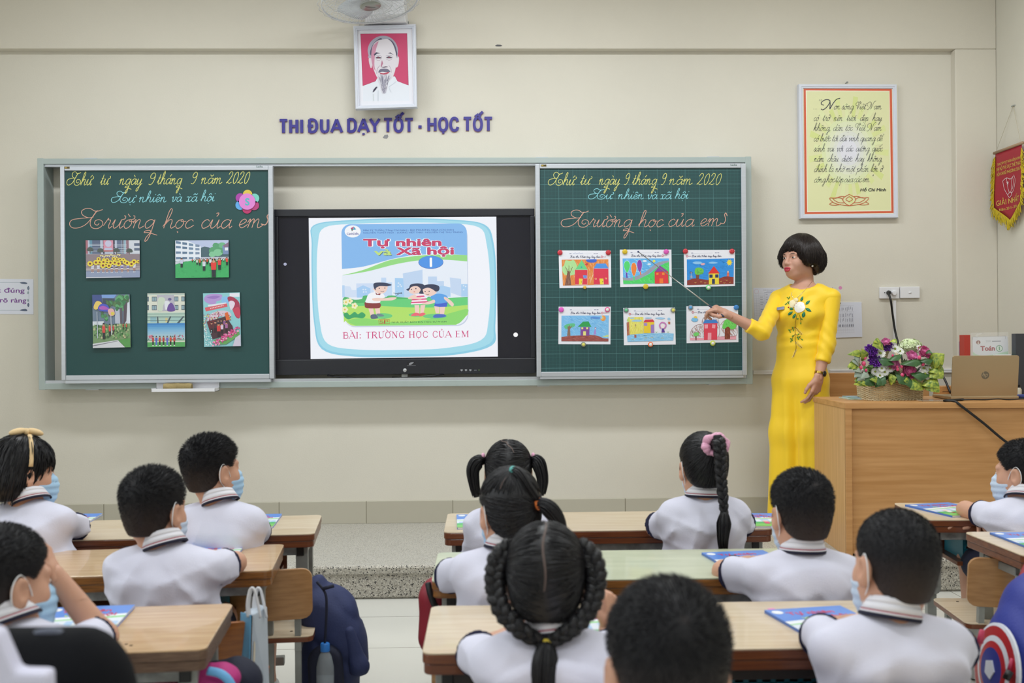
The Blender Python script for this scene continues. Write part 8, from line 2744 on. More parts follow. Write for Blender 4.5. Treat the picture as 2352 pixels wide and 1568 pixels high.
def atz(u, v, z):
 d = C3 @ Vector(((u - 1176) / FPX, -(v - 784) / FPX, -1))
 return CAMP + d * ((z - CAMP.z) / d.z)
def desk(key, label, topm, edgem, x_end, side, y, rz, rail=None):
 """x_end, y: the near corner at the side ('r' or 'l') that shows"""
 q = 1 if side == 'r' else -1
 o = Matrix.Rotation(rz, 3, 'Z') @ Vector((q * DW / 2, 0, 0))
 loc = (x_end - o.x, y - o.y, 0)
 DK[key] = make_desk(label, topm, edgem, loc, rz, rail)[1]
def ge(u, v):
 return atz(u, v, DH)
a = ge(722, 1225); desk('L1', 'front desk of the left column, pale wood top with dark red edge', BEECH2, EDGE, a.x, 'r', a.y, R(5))
a = ge(624, 1309); desk('L2', 'middle desk of the left column, glossy honey top with amber edge', BEECH, EDGE2, a.x, 'r', a.y, R(5.5))
a = ge(473, 1490); desk('L3', 'nearest desk of the left column, worn grey edge and screw holes', BEECH, EDGE3, a.x, 'r', a.y, R(5))
a = ge(1019, 1222); desk('C1', 'front desk of the middle column, below the right chalkboard', BEECH2, EDGE, a.x, 'l', a.y, R(0))
a = ge(991, 1335); desk('C2', 'second desk of the middle column with pale green top', GREENTOP, EDGE2, a.x, 'l', a.y, R(0))
a = ge(969, 1500); desk('C3', 'nearest desk of the middle column with pale beech top and brown edge', BEECH2, EDGE, a.x, 'l', a.y, R(0), mat('dark_rail', '#3a3533', .5))
a = ge(2127, 1193); desk('R1', 'front desk of the right column in front of the teacher desk', BEECH2, EDGE, a.x, 'l', a.y, R(-5))
a = ge(2352, 1276); desk('R2', 'second desk of the right column cut by the right edge', BEECH2, EDGE, a.x, 'l', a.y, R(0))
desk('L4', 'desk of the left column holding the black bag, nearest the camera', BEECH2, EDGE, -.47, 'r', 1.02, R(3))
desk('C4', 'desk under the arms of the boy nearest the camera', BEECH2, EDGE, -.10, 'l', 1.50, R(0))
hm = MB()
for u, v in ((274, 1484), (290, 1479), (301, 1482)):
 p = ge(u, v)
 hm.lathe([(.0002, 0), (.0035, 0), (.0035, .0006), (.0002, .0006)], 10, Matrix.Translation((p.x, p.y, DH)))
root_L3 = [o for o in COL.objects if o.get('label', '').startswith('nearest desk of the left')][0]
hm.build('screw_hole', mat('dark_hole', '#2a1c12', .9), root_L3)
# ---------------------------------------------------------------- school chairs (local: seat front centre at the origin, back towards -Y)
def make_chair(label, loc, rz, m_back):
 t = thing('school_chair', label, 'chair', loc, rz, 'plywood pupil chairs')
 M = Matrix.Translation(loc) @ Matrix.Rotation(rz, 4, 'Z')
 sh = .325
 MB().prism(rrect(-.18, -.30, .18, .03, .025, 4), sh - .004, sh, M).build('seat', m_back if m_back is PLYD else BEECH2, t, bevel=.001)
 MB().prism(rrect(-.18, -.30, .18, .03, .025, 4), sh - .019, sh - .004, M).build('seat_edge', EDGE, t, bevel=.002)
 mb = MB()
 for x, y in ((-.11, -.02), (.11, -.02), (-.11, -.24), (.11, -.24)):
  mb.lathe([(.0002, 0), (.005, 0), (.005, .0006), (.0002, .0006)], 10, M @ Matrix.Translation((x, y, sh)))
 mb.build('bolt_hole', mat('dark_hole', '#2a1c12', .9), t)
 rows = []
 for x in [-.18, -.1785, -.172, -.162, -.15, -.12, -.08, -.04, 0, .04, .08, .12, .15, .162, .172, .1785, .18]:
  e = max(0, abs(x) - .15)
  c_ = .03 - math.sqrt(max(0, .03 ** 2 - e * e)) * .999
  yb = -.315 + .025 * (x / .18) ** 2
  rows.append([M @ Vector((x, yb - off - .05 * (z / .165) * .5, sh + .055 + z)) for off, z in ((0, c_), (0, .158 - c_), (.012, .158 - c_), (.012, c_))])
 MB().loft(rows).build('backrest', m_back, t, True, bevel=.0015, auto=35)
 for q in (-1, 1):
  mb = MB()
  mb.tube([M @ Vector((q * .135, -.29, 0)), M @ Vector((q * .135, -.29, sh)), M @ Vector((q * .135, -.305, sh + .16))], .0125, 4)
  mb.build('back_leg', METAL, t)
  mb = MB()
  mb.tube([M @ Vector((q * .135, .0, 0)), M @ Vector((q * .135, .0, sh - .018))], .0125, 4)
  mb.build('front_leg', METAL, t)
  MB().box((q * .135 - .010, -.30, sh - .045), (q * .135 + .010, .01, sh - .019), M).build('seat_rail', METAL, t)
 return t, M
def chair_at(dk, x, label, m_=None, dy=-.0, rz=0.0):
 M = DK[dk] @ Matrix.Translation((x, dy, 0)) @ Matrix.Rotation(rz, 4, 'Z')
 lo = M.translation
 return make_chair(label, tuple(lo), M.to_euler().z, m_ or PLY)
def dl(dk, p):
 """a world point in a desk's frame"""
 return DK[dk].inverted() @ Vector(p)
# ---------------------------------------------------------------- hair styles
def boy(top=.014, side=.005, spike=.012, seed=1, n=9000, wh=(.0, -.098, .085)):
 return dict(boy=True, mesh=lambda s: boy_hair(s, top, side, spike, n, wh, seed), whorl=wh)
PINK = mat('pink_satin', '#dda0bd', .4, sheen=.3)
def g_head(s):
 return girl_cap(s, [(0, -.09, -.08)], thick=.014, n=900, seed=5, lift=.002)
def bobg(s):
 """short bob of the girl with the hair band"""
 def zl(x, y):
  return np.interp(y, (-.14, -.09, -.06, -.03, .0, .02, .04, .055, .07, .09, .11), (-.085, -.098, -.095, -.075, -.035, -.01, .0, .02, .028, .03, .03)) + 0 * x
 V, F = hair_base(lambda x, y, z: .013 + 0 * x + .004 * np.clip(z / .1, 0, 1), zl, s, .052, lambda f: f.ell((0, -.06, -.03), (.07, .055, .07), None, .03))
 r_ = np.random.default_rng(3)
 N = vnormals(V, F)
 i = r_.integers(0, len(V), 1500)
 p, n_ = V[i], N[i]
 k = p[:, 2] > -.06
 p, n_ = p[k], n_[k]
 dn = np.array((0, -.15, -1.)) - (n_ @ np.array((0, -.15, -1.)))[:, None] * n_
 dn /= np.linalg.norm(dn, axis=1, keepdims=True) + 1e-6
 P = np.stack([p + n_ * .0005 + dn * .012 * t + n_ * .0018 * math.sin(t * 1.2) for t in range(4)], 1)
 rad = np.tile(np.array((.0004, .0015, .0014, .0003)), (len(P), 1))
 return join((V, F), strand_mesh(P, rad))
def band_extra(s):
 mb = MB()
 a_ = [R(x) for x in range(-92, 93, 8)]
 rows = []
 for a in a_:
  d = np.array((math.sin(a), .05 - .1 * abs(math.sin(a)), math.cos(a)))
  d /= np.linalg.norm(d)
  c, r = CRC * s, CRR * s + .0175
  p = c + np.array((0, .012, 0)) + d * ell_radius(c, r, d)
  n_ = d
  rows.append([Vector(p + np.array((0, w, 0)) + n_ * h) for w, h in ((-.007, 0), (-.006, .003), (.006, .003), (.007, 0))])
 mb.loft(rows)
 b2 = MB()
 for q in (-1, 1):
  c = np.array((.0, -.006 + q * .026, .150 * s[2]))
  b2.ball(Vector(c), (.013, .027, .011), 8, Matrix.Rotation(-q * .25, 3, 'X'))
 b2.ball(Vector((.0, -.006, .151 * s[2])), .011, 8)
 cm = mat('cream_headband', '#e2c493', .6, bump=.2)
 return [('headband', mb, cm), ('headband_bow', b2, cm)]
def pigtails(s):
 return girl_cap(s, [(-.085, -.02, .06), (.085, -.02, .06)], thick=.009, n=1300, seed=6, flow=lambda P: (P[:, 0] > 0.0).astype(int))
def pig_extra(s):
 out = []
 for q in (-1, 1):
  o = np.array((q * .09, -.022, .058)) * s
  pts = [o, o + (q * .018, -.01, -.002), o + (q * .034, -.016, -.03), o + (q * .03, -.018, -.075), o + (q * .022, -.016, -.115)] if q < 0 else [o, o + (.014, -.012, -.002), o + (.026, -.02, -.03), o + (.032, -.022, -.07), o + (.026, -.02, -.11)]
  out.append(('pigtail', lock(pts, .012, .012, 110, 7 + q, 1.9), HAIR))
  mb = MB()
  for k in range(3):
   a = k * 2.1
   cc = o + np.array((q * .004, .010 * math.cos(a), .010 * math.sin(a)))
   mb.ball(Vector(cc), (.006, .008, .008), 6)
  mb.ball(Vector(o + np.array((q * .002, -.006, .014))), (.007, .012, .010), 7)
  out.append(('hair_bow', mb, PINK))
 return out
def pony_s(s):
 return girl_cap(s, [(0.01, -.105, .075)], thick=.010, n=1300, seed=8)
def pony_extra(s):
 o = np.array((0.012, -.118, .082)) * s
 mb = MB()
 for i in range(26):
  a = 2 * PI * i / 26
  mb.ball(Vector(o + np.array((.034 * math.cos(a), -.006 + .004 * math.sin(a * 5), .026 * math.sin(a) + .004))), (.0125 + .004 * math.sin(a * 6), .013, .0125 + .003 * math.cos(a * 5)), 6)
 pts = [o + (0, .004, .004), o + (0.002, -.028, .012), o + (.003, -.036, -.03), o + (.004, -.034, -.09), o + (.008, -.034, -.15), o + (.010, -.036, -.205)]
 b = braid(pts, .011, .007, .0125, 4.2, .75)
 e = np.array(pts[-1])
 t = lock([e, e + (-.003, -.002, -.03), e + (-.008, -.002, -.08), e + (-.006, 0, -.125)], .011, .010, 120, 9, 2.0)
 t2 = MB()
 t2.tube([Vector(e + (0, 0, .004)), Vector(e + (0, 0, -.006))], .0125, 10)
 return [('scrunchie', mb, PINK), ('braid', b, HAIR), ('pony_end', t, HAIR), ('hair_tie', t2, CABLE)]
def half_s(s):
 def fl(P):
  k = np.where(P[:, 2] > .055, 0, 1)
  return k
 return girl_cap(s, [(-.01, -.06, .115), (.045, -.105, .02)], thick=.010, n=1500, seed=10, flow=fl)
def half_extra(s):
 o1 = np.array((-.01, -.068, .127)) * s
 o2 = np.array((.048, -.112, .028)) * s
 l1 = lock([o1, o1 + (.006, -.022, -.008), o1 + (.024, -.040, -.045), o2 + (-.004, -.002, .008)], .008, .008, 70, 11, 1.5)
 l2 = lock([o2, o2 + (.012, -.018, -.006), o2 + (.034, -.026, -.035), o2 + (.045, -.024, -.075), o2 + (.044, -.018, -.115)], .013, .012, 130, 12, 1.6)
 r1, r2 = MB(), MB()
 r1.tube([Vector(o1 + np.array((.0, .002, .0))), Vector(o1 + np.array((.002, -.012, -.002)))], .0105, 12)
 r2.tube([Vector(o2 + np.array((-.004, .004, .002))), Vector(o2 + np.array((.006, -.010, -.004)))], .0155, 12)
 return [('top_tail', l1, HAIR), ('ponytail', l2, HAIR), ('hair_tie', r1, mat('teal_elastic', '#5fb7b0', .5)), ('hair_tie', r2, mat('orange_elastic', '#e07a3c', .5))]
def braids_s(s):
 return girl_cap(s, [(-.088, -.02, .045), (.088, -.02, .045)], thick=.011, n=1700, seed=13, flow=lambda P: (P[:, 0] > 0.0).astype(int))
def braids_extra(s):
 out = []
 end = np.array((.004, -.095, -.115)) * s
 for q in (-1, 1):
  pts = [np.array((q * .075, -.015, .085)) * s, np.array((q * .104, -.028, .050)) * s, np.array((q * .110, -.045, .0)) * s, np.array((q * .092, -.075, -.05)) * s, np.array((q * .048, -.100, -.088)) * s, end]
  out.append(('braid', braid(pts, .0115, .008, .0125, 4.6, .7, 15 + q), HAIR))
 out.append(('ponytail', lock([end, end + (-.002, -.012, -.02), end + (-.004, -.022, -.07), end + (.002, -.026, -.13), end + (.010, -.022, -.19)], .012, .014, 190, 16, 2.1), HAIR))
 r = MB()
 r.tube([Vector(end + np.array((0, .002, .006))), Vector(end + np.array((0, -.004, -.008)))], .0145, 12)
 out.append(('hair_tie', r, mat('yellow_elastic', '#c9b23a', .5)))
 mb = MB()
 c, rr_ = CRC * s, CRR * s + .0165
 rows = []
 for k in range(12):
  el = R(82 - k * 9.5)
  d = np.array((.03 * math.sin(k * .9), -math.cos(el), math.sin(el)))
  d /= np.linalg.norm(d)
  p = c + d * ell_radius(c, rr_, d)
  w = .0022 * math.sin(PI * (k + .5) / 12) ** .4
  rows.append([Vector(p + np.array((w, 0, 0))), Vector(p - np.array((w, 0, 0)))])
 mb.loft(rows, False, False)
 out.append(('parting', mb, mat('scalp', '#5c4d48', .7)))
 return out
def part_extra(base, path):
 def fn(s):
  out = base(s)
  mb = MB()
  c, rr_ = CRC * s, CRR * s + .0155
  rows = []
  n = len(path)
  for k, (x, el) in enumerate(path):
   e = R(el)
   d = np.array((x, -math.cos(e), math.sin(e)))
   d /= np.linalg.norm(d)
   p = c + d * ell_radius(c, rr_, d)
   w = .0018 * math.sin(PI * (k + .5) / n) ** .4
   rows.append([Vector(p + np.array((w, 0, w * .5))), Vector(p - np.array((w, 0, w * .5)))])
  mb.loft(rows, False, False)
  out.append(('parting', mb, mat('scalp', '#5c4d48', .7)))
  return out
 return fn
# ---------------------------------------------------------------- the pupils
def py(dk, dx, dy):
 """world Y of a point dy in front of the desk's near edge"""
 return (DK[dk] @ Vector((dx, dy, 0))).y
def pupil(label, dk, head, col_, Yh, Yc, seatpx, arms=None, chairm=None, cdx=0, cdy=.035, cw=0, **kw):
 h = at(*head, Yh)
 c = at(*col_, Yc)
 sx = at(seatpx, 1200, Yc).x
 loc = dl(dk, (sx, Yc, 0))
 seat = (sx, (DK[dk] @ Vector((loc.x, -.135, 0))).y)
 if chairm is not False:
  chair_at(dk, loc.x + cdx, 'plywood chair of the ' + ' '.join(label.split()[:9]), chairm, cdy, cw)
 a = arms or {}
 return child(label, h, c, seat, armL=a.get('L'), armR=a.get('R'), **kw)
def E(u, v, Y):
 return tuple(at(u, v, Y))
pupil('girl with cream bow headband and mask sitting at the far left front desk', 'L1', (58, 1086), (72, 1140), 3.36, 3.33, 80, dict(R=dict(el=E(180, 1212, 3.49), wr=E(120, 1200, 3.62), sl=.86)), hair=dict(mesh=bobg, extra=band_extra), yaw=R(-18), hyaw=R(-52), mask='blue', seed=1)
pupil('boy with mask turned to the right at the front left desk', 'L1', (490, 1080), (506, 1142), 3.37, 3.34, 515, dict(R=dict(el=E(592, 1222, 3.50), wr=E(540, 1205, 3.65), sl=.9), L=dict(el=E(450, 1225, 3.5))), cdx=.10, hair=boy(seed=2, spike=.016), yaw=R(-12), hyaw=R(-42), pitch=-.02, mask='blue', seed=2)
pupil('boy leaning forward over the middle left desk, seen from behind', 'L2', (358, 1172), (378, 1240), 2.80, 2.77, 372, dict(R=dict(el=E(540, 1292, 2.93), wr=E(470, 1275, 3.06), sl=.64), L=dict(el=E(300, 1290, 2.93))), cdx=.075, cdy=-.01, chairm=PLYD, hair=boy(seed=3, spike=.014), yaw=R(-6), hyaw=R(-22), pitch=.05, mask='pale', seed=3, sw=.112, fat=1.08)
pupil('boy at the nearest left desk holding a hand to his forehead', 'L3', (12, 1340), (22, 1408), 2.05, 2.03, 30, dict(R=dict(el=E(236, 1462, 2.16), wr=E(122, 1318, 2.12), hd=(-.35, .05, .9), palm=(-.9, -.1, -.2), pose='relax', sl=.84), L=dict(el=E(-170, 1470, 2.14), wr=E(-60, 1420, 2.3))), cdx=.0, chairm=False, hair=boy(.013, .005, .008, 4), yaw=R(-15), hyaw=R(-38), mask='blue', seed=4)
pupil('girl with two short pigtails and pink bows at the front middle desk', 'C1', (1168, 1092), (1172, 1152), 3.38, 3.36, 1172, None, hair=dict(mesh=pigtails, extra=part_extra(pig_extra, [(-.25, 78), (-.22, 68), (-.05, 60), (.0, 50), (.15, 40), (.22, 30)])), yaw=0, hyaw=R(-3), seed=5)
pupil('girl with a long braid and pink scrunchie at the front middle desk', 'C1', (1614, 1074), (1616, 1128), 3.38, 3.36, 1612, dict(L=dict(el=E(1505, 1212, 3.48), sl=.84), R=dict(el=E(1706, 1205, 3.48), sl=.88)), hair=dict(mesh=pony_s, extra=pony_extra), yaw=R(3), hyaw=R(6), mask='pale', seed=6)
pupil('girl with orange hair tie and low ponytail at the pale green desk', 'C2', (1168, 1176), (1166, 1244), 2.69, 2.67, 1160, dict(L=dict(el=E(1030, 1322, 2.82), sl=.9)), hair=dict(mesh=half_s, extra=part_extra(half_extra, [(-.75, 30), (-.6, 40), (-.42, 48), (-.28, 53)])), yaw=R(6), hyaw=R(22), mask='blue', seed=7)
pupil('boy with cropped hair and mask loops at the pale green desk', 'C2', (1838, 1180), (1843, 1252), 2.69, 2.67, 1845, dict(L=dict(el=E(1662, 1312, 2.83), wr=E(1720, 1290, 2.96), sl=.74), R=dict(el=E(1925, 1320, 2.83))), hair=boy(.013, .006, .012, 8), yaw=R(8), hyaw=R(10), mask='pale', seed=8, sw=.11, fat=1.05)
pupil('girl with two braids tied into a ponytail at the nearest middle desk', 'C3', (1254, 1338), (1268, 1432), 2.03, 2.0, 1272, dict(L=dict(el=E(1095, 1500, 2.16), sl=.94), R=dict(el=E(1400, 1490, 2.20), wr=E(1398, 1432, 2.22), hd=(.0, .1, 1), palm=(-.7, .6, 0), pose='grip', sl=.8)), hair=dict(mesh=braids_s, extra=braids_extra), yaw=R(-3), hyaw=R(-5), mask='pale', seed=9, sw=.105)
pupil('boy with shaved hair whorl and mask at the nearest middle desk', 'C3', (2052, 1302), (2046, 1398), 2.03, 2.0, 2058, dict(L=dict(el=E(1880, 1452, 2.17), wr=E(1960, 1430, 2.30), sl=.8), R=dict(el=E(2195, 1490, 2.12), sl=.95)), hair=boy(.010, .004, .006, 10, 9000, (.045, -.085, .075)), yaw=R(6), hyaw=R(14), roll=R(4), mask='pale', seed=10, sw=.11, fat=1.05)
pupil('boy with blurred black hair closest to the camera, bottom of frame', 'C3', (1530, 1540), (1530, 1660), 1.42, 1.39, 1530, dict(L=dict(el=(0.06, 1.52, .62), wr=(.14, 1.62, .615)), R=dict(el=(.36, 1.52, .62), wr=(.28, 1.62, .615))), chairm=False, hair=boy(.014, .008, .012, 11), yaw=0, hyaw=R(5), seed=11, hs=1.09)
pupil('boy with mask and crossed arms at the right front desk', 'R1', (2346, 1086), (2350, 1134), 3.56, 3.52, 2356, dict(L=dict(el=E(2218, 1170, 3.70), wr=E(2262, 1180, 3.62), hd=(.05, -.35, -.45), palm=(.2, .6, -.7), pose='droop', sl=.55), R=dict(el=E(2400, 1180, 3.7), wr=E(2240, 1196, 3.68), hd=(-1, -.1, -.05), pose='flat')), cdx=-.11, cdy=-.06, hair=boy(.012, .004, .010, 12), yaw=R(18), hyaw=R(42), mask='pale', seed=12)
# ---------------------------------------------------------------- school books on the desks
def make_book(label, p, rz, kind=0, th_=.007, W=.19, H=.265, z=DH):
 t = thing('textbook', label, 'book', (p[0], p[1], z), rz, 'textbooks on the pupil desks')
 M = Matrix.Translation((p[0], p[1], z)) @ Matrix.Rotation(rz, 4, 'Z')
 MB().box((-W / 2 + .001, -H / 2 + .001, .0008), (W / 2 - .002, H / 2 - .001, th_ - .0008), M).build('pages', mat('book_pages', '#eceae4', .7), t)
 Rr = M.to_3x3()
 c = Canvas(M @ Vector((-W / 2, H / 2, th_)), Rr @ Vector((1, 0, 0)), Rr @ Vector((0, 1, 0)), Rr @ Vector((0, 0, 1)), W, H, 1620, 1420)
 c.k = -6
 c.rect(0, 0, 1620, 1420, '#e7eef8')
 if kind == 0:
  c.rect(0, 0, 1620, 560, '#5f8fe0' if True else '')
  c.poly([(0, 560), (1620, 420), (1620, 620), (0, 700)], '#f1f5fa').poly([(0, 690), (800, 600), (1620, 520), (1620, 600), (800, 660), (0, 720)], '#8fd884')
  c.rect(0, 980, 1620, 1420, '#7fce6a').poly([(0, 980), (500, 940), (1620, 960), (1620, 1120), (0, 1150)], '#4fb96e')
  for x, w, h in ((60, 140, 130), (300, 200, 160), (600, 150, 230), (900, 240, 300), (1250, 180, 200), (1450, 140, 170)):
   c.rect(x, 960 - h, x + w, 960, '#b5d3f3')
  c.ell(160, 150, 110, 80, '#f4f6fa')
  c.text('Tự nhiên', 300, 300, 130, '#d23f68', .025, 0, 960).text('Xã hội', 700, 500, 130, '#d23f68', .025, 0, 720).text('và', 430, 500, 100, '#c3e27f', .025, 0, 220)
  for x, cc in ((420, '#8c3b3c'), (1000, '#e14f84'), (1250, '#4566cf')):
   c.ell(x, 900, 90, 70, '#f3d3c6').rect(x - 80, 960, x + 80, 1100, '#f4f5fa' if x == 420 else cc).rect(x - 70, 1080, x + 70, 1180, cc)
 c.build('cover', GLOSSP, t)
 bk = MB().box((-W / 2, -H / 2, 0), (W / 2, H / 2, .0009), M).box((-W / 2, -H / 2, 0), (-W / 2 + .0015, H / 2, th_ - .0006), M)
 bk.build('back_cover', mat('book_blue', '#4a74c4', .35), t)
 return t
def bk(label, u, v, rz, dk, **kw):
 p = ge(u, v)
 return make_book(label, p, rz, **kw)
bk('textbook on front left desk by the elbow of the headband girl', 148, 1198, R(4), 'L1')
bk('textbook on the front left desk right of the turned boy', 575, 1199, R(4), 'L1')
bk('textbook on the middle left desk in front of the leaning boy', 476, 1273, R(4), 'L2')
bk('textbook on the nearest left desk behind the raised elbow', 180, 1432, R(6), 'L3')
bk('textbook at the left end of the front middle desk', 1112, 1199, R(2), 'C1')
bk('textbook right of the girl with the long braid', 1738, 1197, R(-3), 'C1')
bk('textbook on the pale green desk beside the cropped boy', 1722, 1292, R(8), 'C2')
b_ = bk('textbook with pink tab left of the shaved whorl boy', 1908, 1436, R(10), 'C3')
Mb = Matrix.Translation(b_.location) @ Matrix.Rotation(b_.rotation_euler.z, 4, 'Z')
MB().box((-.080, .128, .0045), (-.064, .150, .0052), Mb).build('sticky_tab', mat('pink_tab', '#ee8fc0', .6), b_)
bk('textbook under the hand of the girl with two braids', 1362, 1440, R(4), 'C3')
bk('textbook on the right front desk before the crossed arms', 2182, 1172, R(14), 'R1')
bk('textbook on the second right desk at the right edge', 2390, 1244, R(0), 'R2')
# ---------------------------------------------------------------- baskets on the desk shelves
TEAL = mat('teal_plastic', '#1f7f96', .4)
def tray(label, dk, x, w=.30, h=.085):
 M = DK[dk] @ Matrix.Translation((x, .10, .431))
 t = thing('plastic_basket', label, 'basket', tuple(M.translation), M.to_euler().z, 'teal baskets on the desk shelves')
 mb = MB()
 d = .19
 mb.box((-w / 2, 0, 0), (w / 2, d, .003), M)
 for y0, y1 in ((0, .003), (d - .003, d)):
  mb.box((-w / 2, y0, .003), (w / 2, y1, .014), M).box((-w / 2, y0, h - .014), (w / 2, y1, h), M)
  for k in range(13):
   xx = -w / 2 + k * (w - .006) / 12
   mb.box((xx, y0, .014), (xx + .011 if k < 12 else xx + .006, y1, h - .014), M)
  for zz in (.030, .048):
   mb.box((-w / 2, y0, zz), (w / 2, y1, zz + .009), M)
 for x0 in (-w / 2, w / 2 - .003):
  mb.box((x0, 0, .003), (x0 + .003, d, h), M)
 mb.build('basket_body', TEAL, t)
 MB().box((-w / 2 - .004, -.004, h - .005), (w / 2 + .004, .004, h + .002), M).box((-w / 2 - .004, d - .004, h - .005), (w / 2 + .004, d + .004, h + .002), M).build('rim', TEAL, t)
 return t
tray('teal basket under the right half of the middle left desk', 'L2', .25)
tray('teal basket under the right front desk above the red pouch', 'R1', -.24)
tray('teal basket under the second right desk beside its leg', 'R2', -.22)
tray('teal basket under the right half of the nearest middle desk', 'C3', .25, .36)
tray('teal basket under the right half of the nearest left desk', 'L3', .05)
# ---------------------------------------------------------------- bags
def blob_bag(f, lo, hi, h, post=None):
 return field_mesh(f, lo, hi, h, 0, post)
NAVYB = mat('navy_bag_fabric', '#2b3560', .75, bump=.25, bscale=160, noise=.2, nscale=8)
NAVYD = mat('dark_navy_fabric', '#14182e', .8, bump=.2, bscale=160)
YB_ = 3.44
def W(u, v, Y=YB_):
 return v3(at(u, v, Y))
f = Field()
f.cone(W(734, 1345), W(757, 1400), .035, .072, .04)
f.cone(W(760, 1400), W(770, 1470), .076, .086, .05)
f.cone(W(770, 1470), W(766, 1600), .086, .082, .05)
f.cone(W(782, 1420, 3.40), W(802, 1520, 3.40), .045, .05, .04)
f.cone(W(724, 1400, 3.40), W(728, 1560, 3.40), .05, .055, .04)
ce = W(752, 1470)
def bpost(X, Y, Z, V):
 x, z = X - ce[0], Z - ce[2]
 w = .010 * (1 - np.abs(np.sin(17 * (x * .9 + z * .5) + 1.5 * np.sin(9 * z)))) ** 2 - .009 * (1 - np.abs(np.sin(13 * (x - z * .35) + 2 * np.sin(7 * z + 1)))) ** 3
 return smax(V + w, .03 - Z, .01)
V, F = field_mesh(f, ce - (.25, .22, .7), ce + (.25, .22, .35), .009, 0, bpost)
bp = npmesh('backpack', V, F, NAVYB)
tag(bp, 'navy blue school backpack hanging in the aisle beside the front left chair', 'backpack')
f = Field().cone(W(747, 1520, 3.33), W(752, 1600, 3.33), .055, .055, .03)
V, F = field_mesh(f, W(747, 1560, 3.33) - .2, W(747, 1560, 3.33) + .2, .008, 0, lambda X, Y, Z, V: smax(V, np.abs(Y - 3.335) - .03, .01))
npmesh('side_pocket', V, F, NAVYD, bp)
V, F = field_mesh(Field().cone(W(802, 1450, 3.36), W(824, 1530, 3.36), .018, .03, .02).cone(W(824, 1530, 3.36), W(814, 1542, 3.36), .03, .008, .02), W(812, 1500) - .15, W(812, 1500) + .15, .006)
npmesh('hanging_flap', V, F, NAVYB, bp)
mb = MB()
mb.tube(smooth([tuple(W(*p)) for p in ((728, 1336, 3.33), (747, 1362, 3.31), (750, 1400, 3.30), (746, 1480, 3.30))], 5), .004, 6)
mb.tube(smooth([tuple(W(*p)) for p in ((740, 1352, 3.31), (767, 1345, 3.32))], 3), .006, 6)
mb.build('zip_seam', NAVYD, bp, True)
b0 = W(747, 1536, 3.30)
bt = thing('water_bottle', 'clear plastic water bottle with blue cap in the navy backpack pocket', 'bottle', tuple(b0 - (0, 0, .08)))
pr = [(.001, -.10), (.027, -.10), (.028, -.02), (.027, .01), (.020, .04), (.012, .055), (.011, .062), (.001, .062)]
MB().lathe(pr, 18, Matrix.Translation(b0)).build('bottle_body', mat('clear_plastic', '#dfe8ee', .08, alpha=.30), bt, True, auto=40)
MB().lathe([(.001, .056), (.0145, .056), (.0145, .078), (.012, .081), (.001, .081)], 18, Matrix.Translation(b0)).build('cap', mat('blue_cap', '#2f78c8', .35), bt, True, auto=40)
MB().lathe([(.001, -.10), (.0255, -.10), (.0265, -.02), (.001, -.02)], 18, Matrix.Translation(b0)).build('water', mat('water', '#c9d8e4', .05, alpha=.25), bt, True, auto=40)
YG = 2.66
def G_(u, v, Y=YG):
 return at(u, v, Y)
gb = thing('carrier_bag', 'pale blue and white carrier bag with white handles on middle left desk', 'bag', tuple(G_(585, 1570)))
BLU = mat('sky_blue_film', '#6fb2dc', .3)
WHF = mat('white_blue_film', '#c9d2dc', .3, c2='#aebccb', nscale=6)
A = [G_(580, 1412, 2.60), G_(614, 1392, 2.74), G_(620, 1600, 2.74), G_(574, 1640, 2.60)]
mb = MB()
mb.add([A[0], A[1], A[2], A[3]] + [p + Vector((-.03, .03, 0)) for p in A], [(0, 1, 2, 3), (7, 6, 5, 4), (1, 5, 6, 2), (0, 4, 5, 1), (3, 2, 6, 7)])
mb.build('bag_front', WHF, gb, bevel=.004)
mb = MB()
mb.add([A[0] + Vector((-.002, -.004, 0)), A[3] + Vector((-.002, -.004, 0)), A[3] + Vector((-.034, .03, 0)), A[0] + Vector((-.034, .03, 0))], [(0, 1, 2, 3)])
g1 = mb.build('blue_gusset', BLU, gb)
g1.modifiers.new('s', 'SOLIDIFY').thickness = .002
for du, Y in ((0, 2.60), (14, 2.70)):
 mb = MB()
 mb.tube(smooth([G_(571 + du, 1416, Y), G_(570 + du, 1385, Y), G_(576 + du, 1354, Y), G_(584 + du, 1354, Y), G_(592 + du, 1385, Y), G_(598 + du, 1418, Y)], 5), .0065, 6, flat=.5)
 mb.build('bag_handle', mat('white_handle', '#dfe0e4', .4), gb, True)
c = Canvas(A[0] + Vector((.001, -.006, -.03)), (A[1] - A[0]).normalized(), (A[0] - A[3]).normalized(), Vector((.7, -.7, 0)).normalized(), .13, .25, 100, 200)
c.blob([(30, 60), (45, 90), (60, 150), (78, 190), (60, 196), (44, 150), (34, 100)], '#6d7470').blob([(66, 60), (76, 70), (84, 110), (76, 120)], '#8b918c').blob([(14, 30), (24, 40), (22, 80), (12, 70)], '#e0d6c0')
c.k = 30
c.build('printed_picture', PRINT, gb)
YR_ = 2.92
f = Field().ell(W(1000, 1368, YR_), (.035, .05, .050), None, .02).cone(W(1002, 1375, YR_), W(1010, 1460, YR_), .045, .06, .03)
V, F = field_mesh(f, W(1000, 1400, YR_) - .2, W(1000, 1400, YR_) + .2, .007)
rb = npmesh('satchel', V, F, mat('crimson_bag', '#8d2030', .5, bump=.1))
tag(rb, 'crimson satchel with black edge beside the pale green desk', 'bag')
MB().tube(smooth([tuple(W(*p)) for p in ((983, 1338, 2.87), (988, 1362, 2.86), (996, 1385, 2.86), (1006, 1402, 2.87), (1016, 1440, 2.87))], 5), .0085, 8).build('piping', mat('black_piping', '#1a1a1e', .4), rb, True)
YK = 2.55
f = Field()
f.ell(W(2398, 1530, YK), (.10, .15, .20), None, .03)
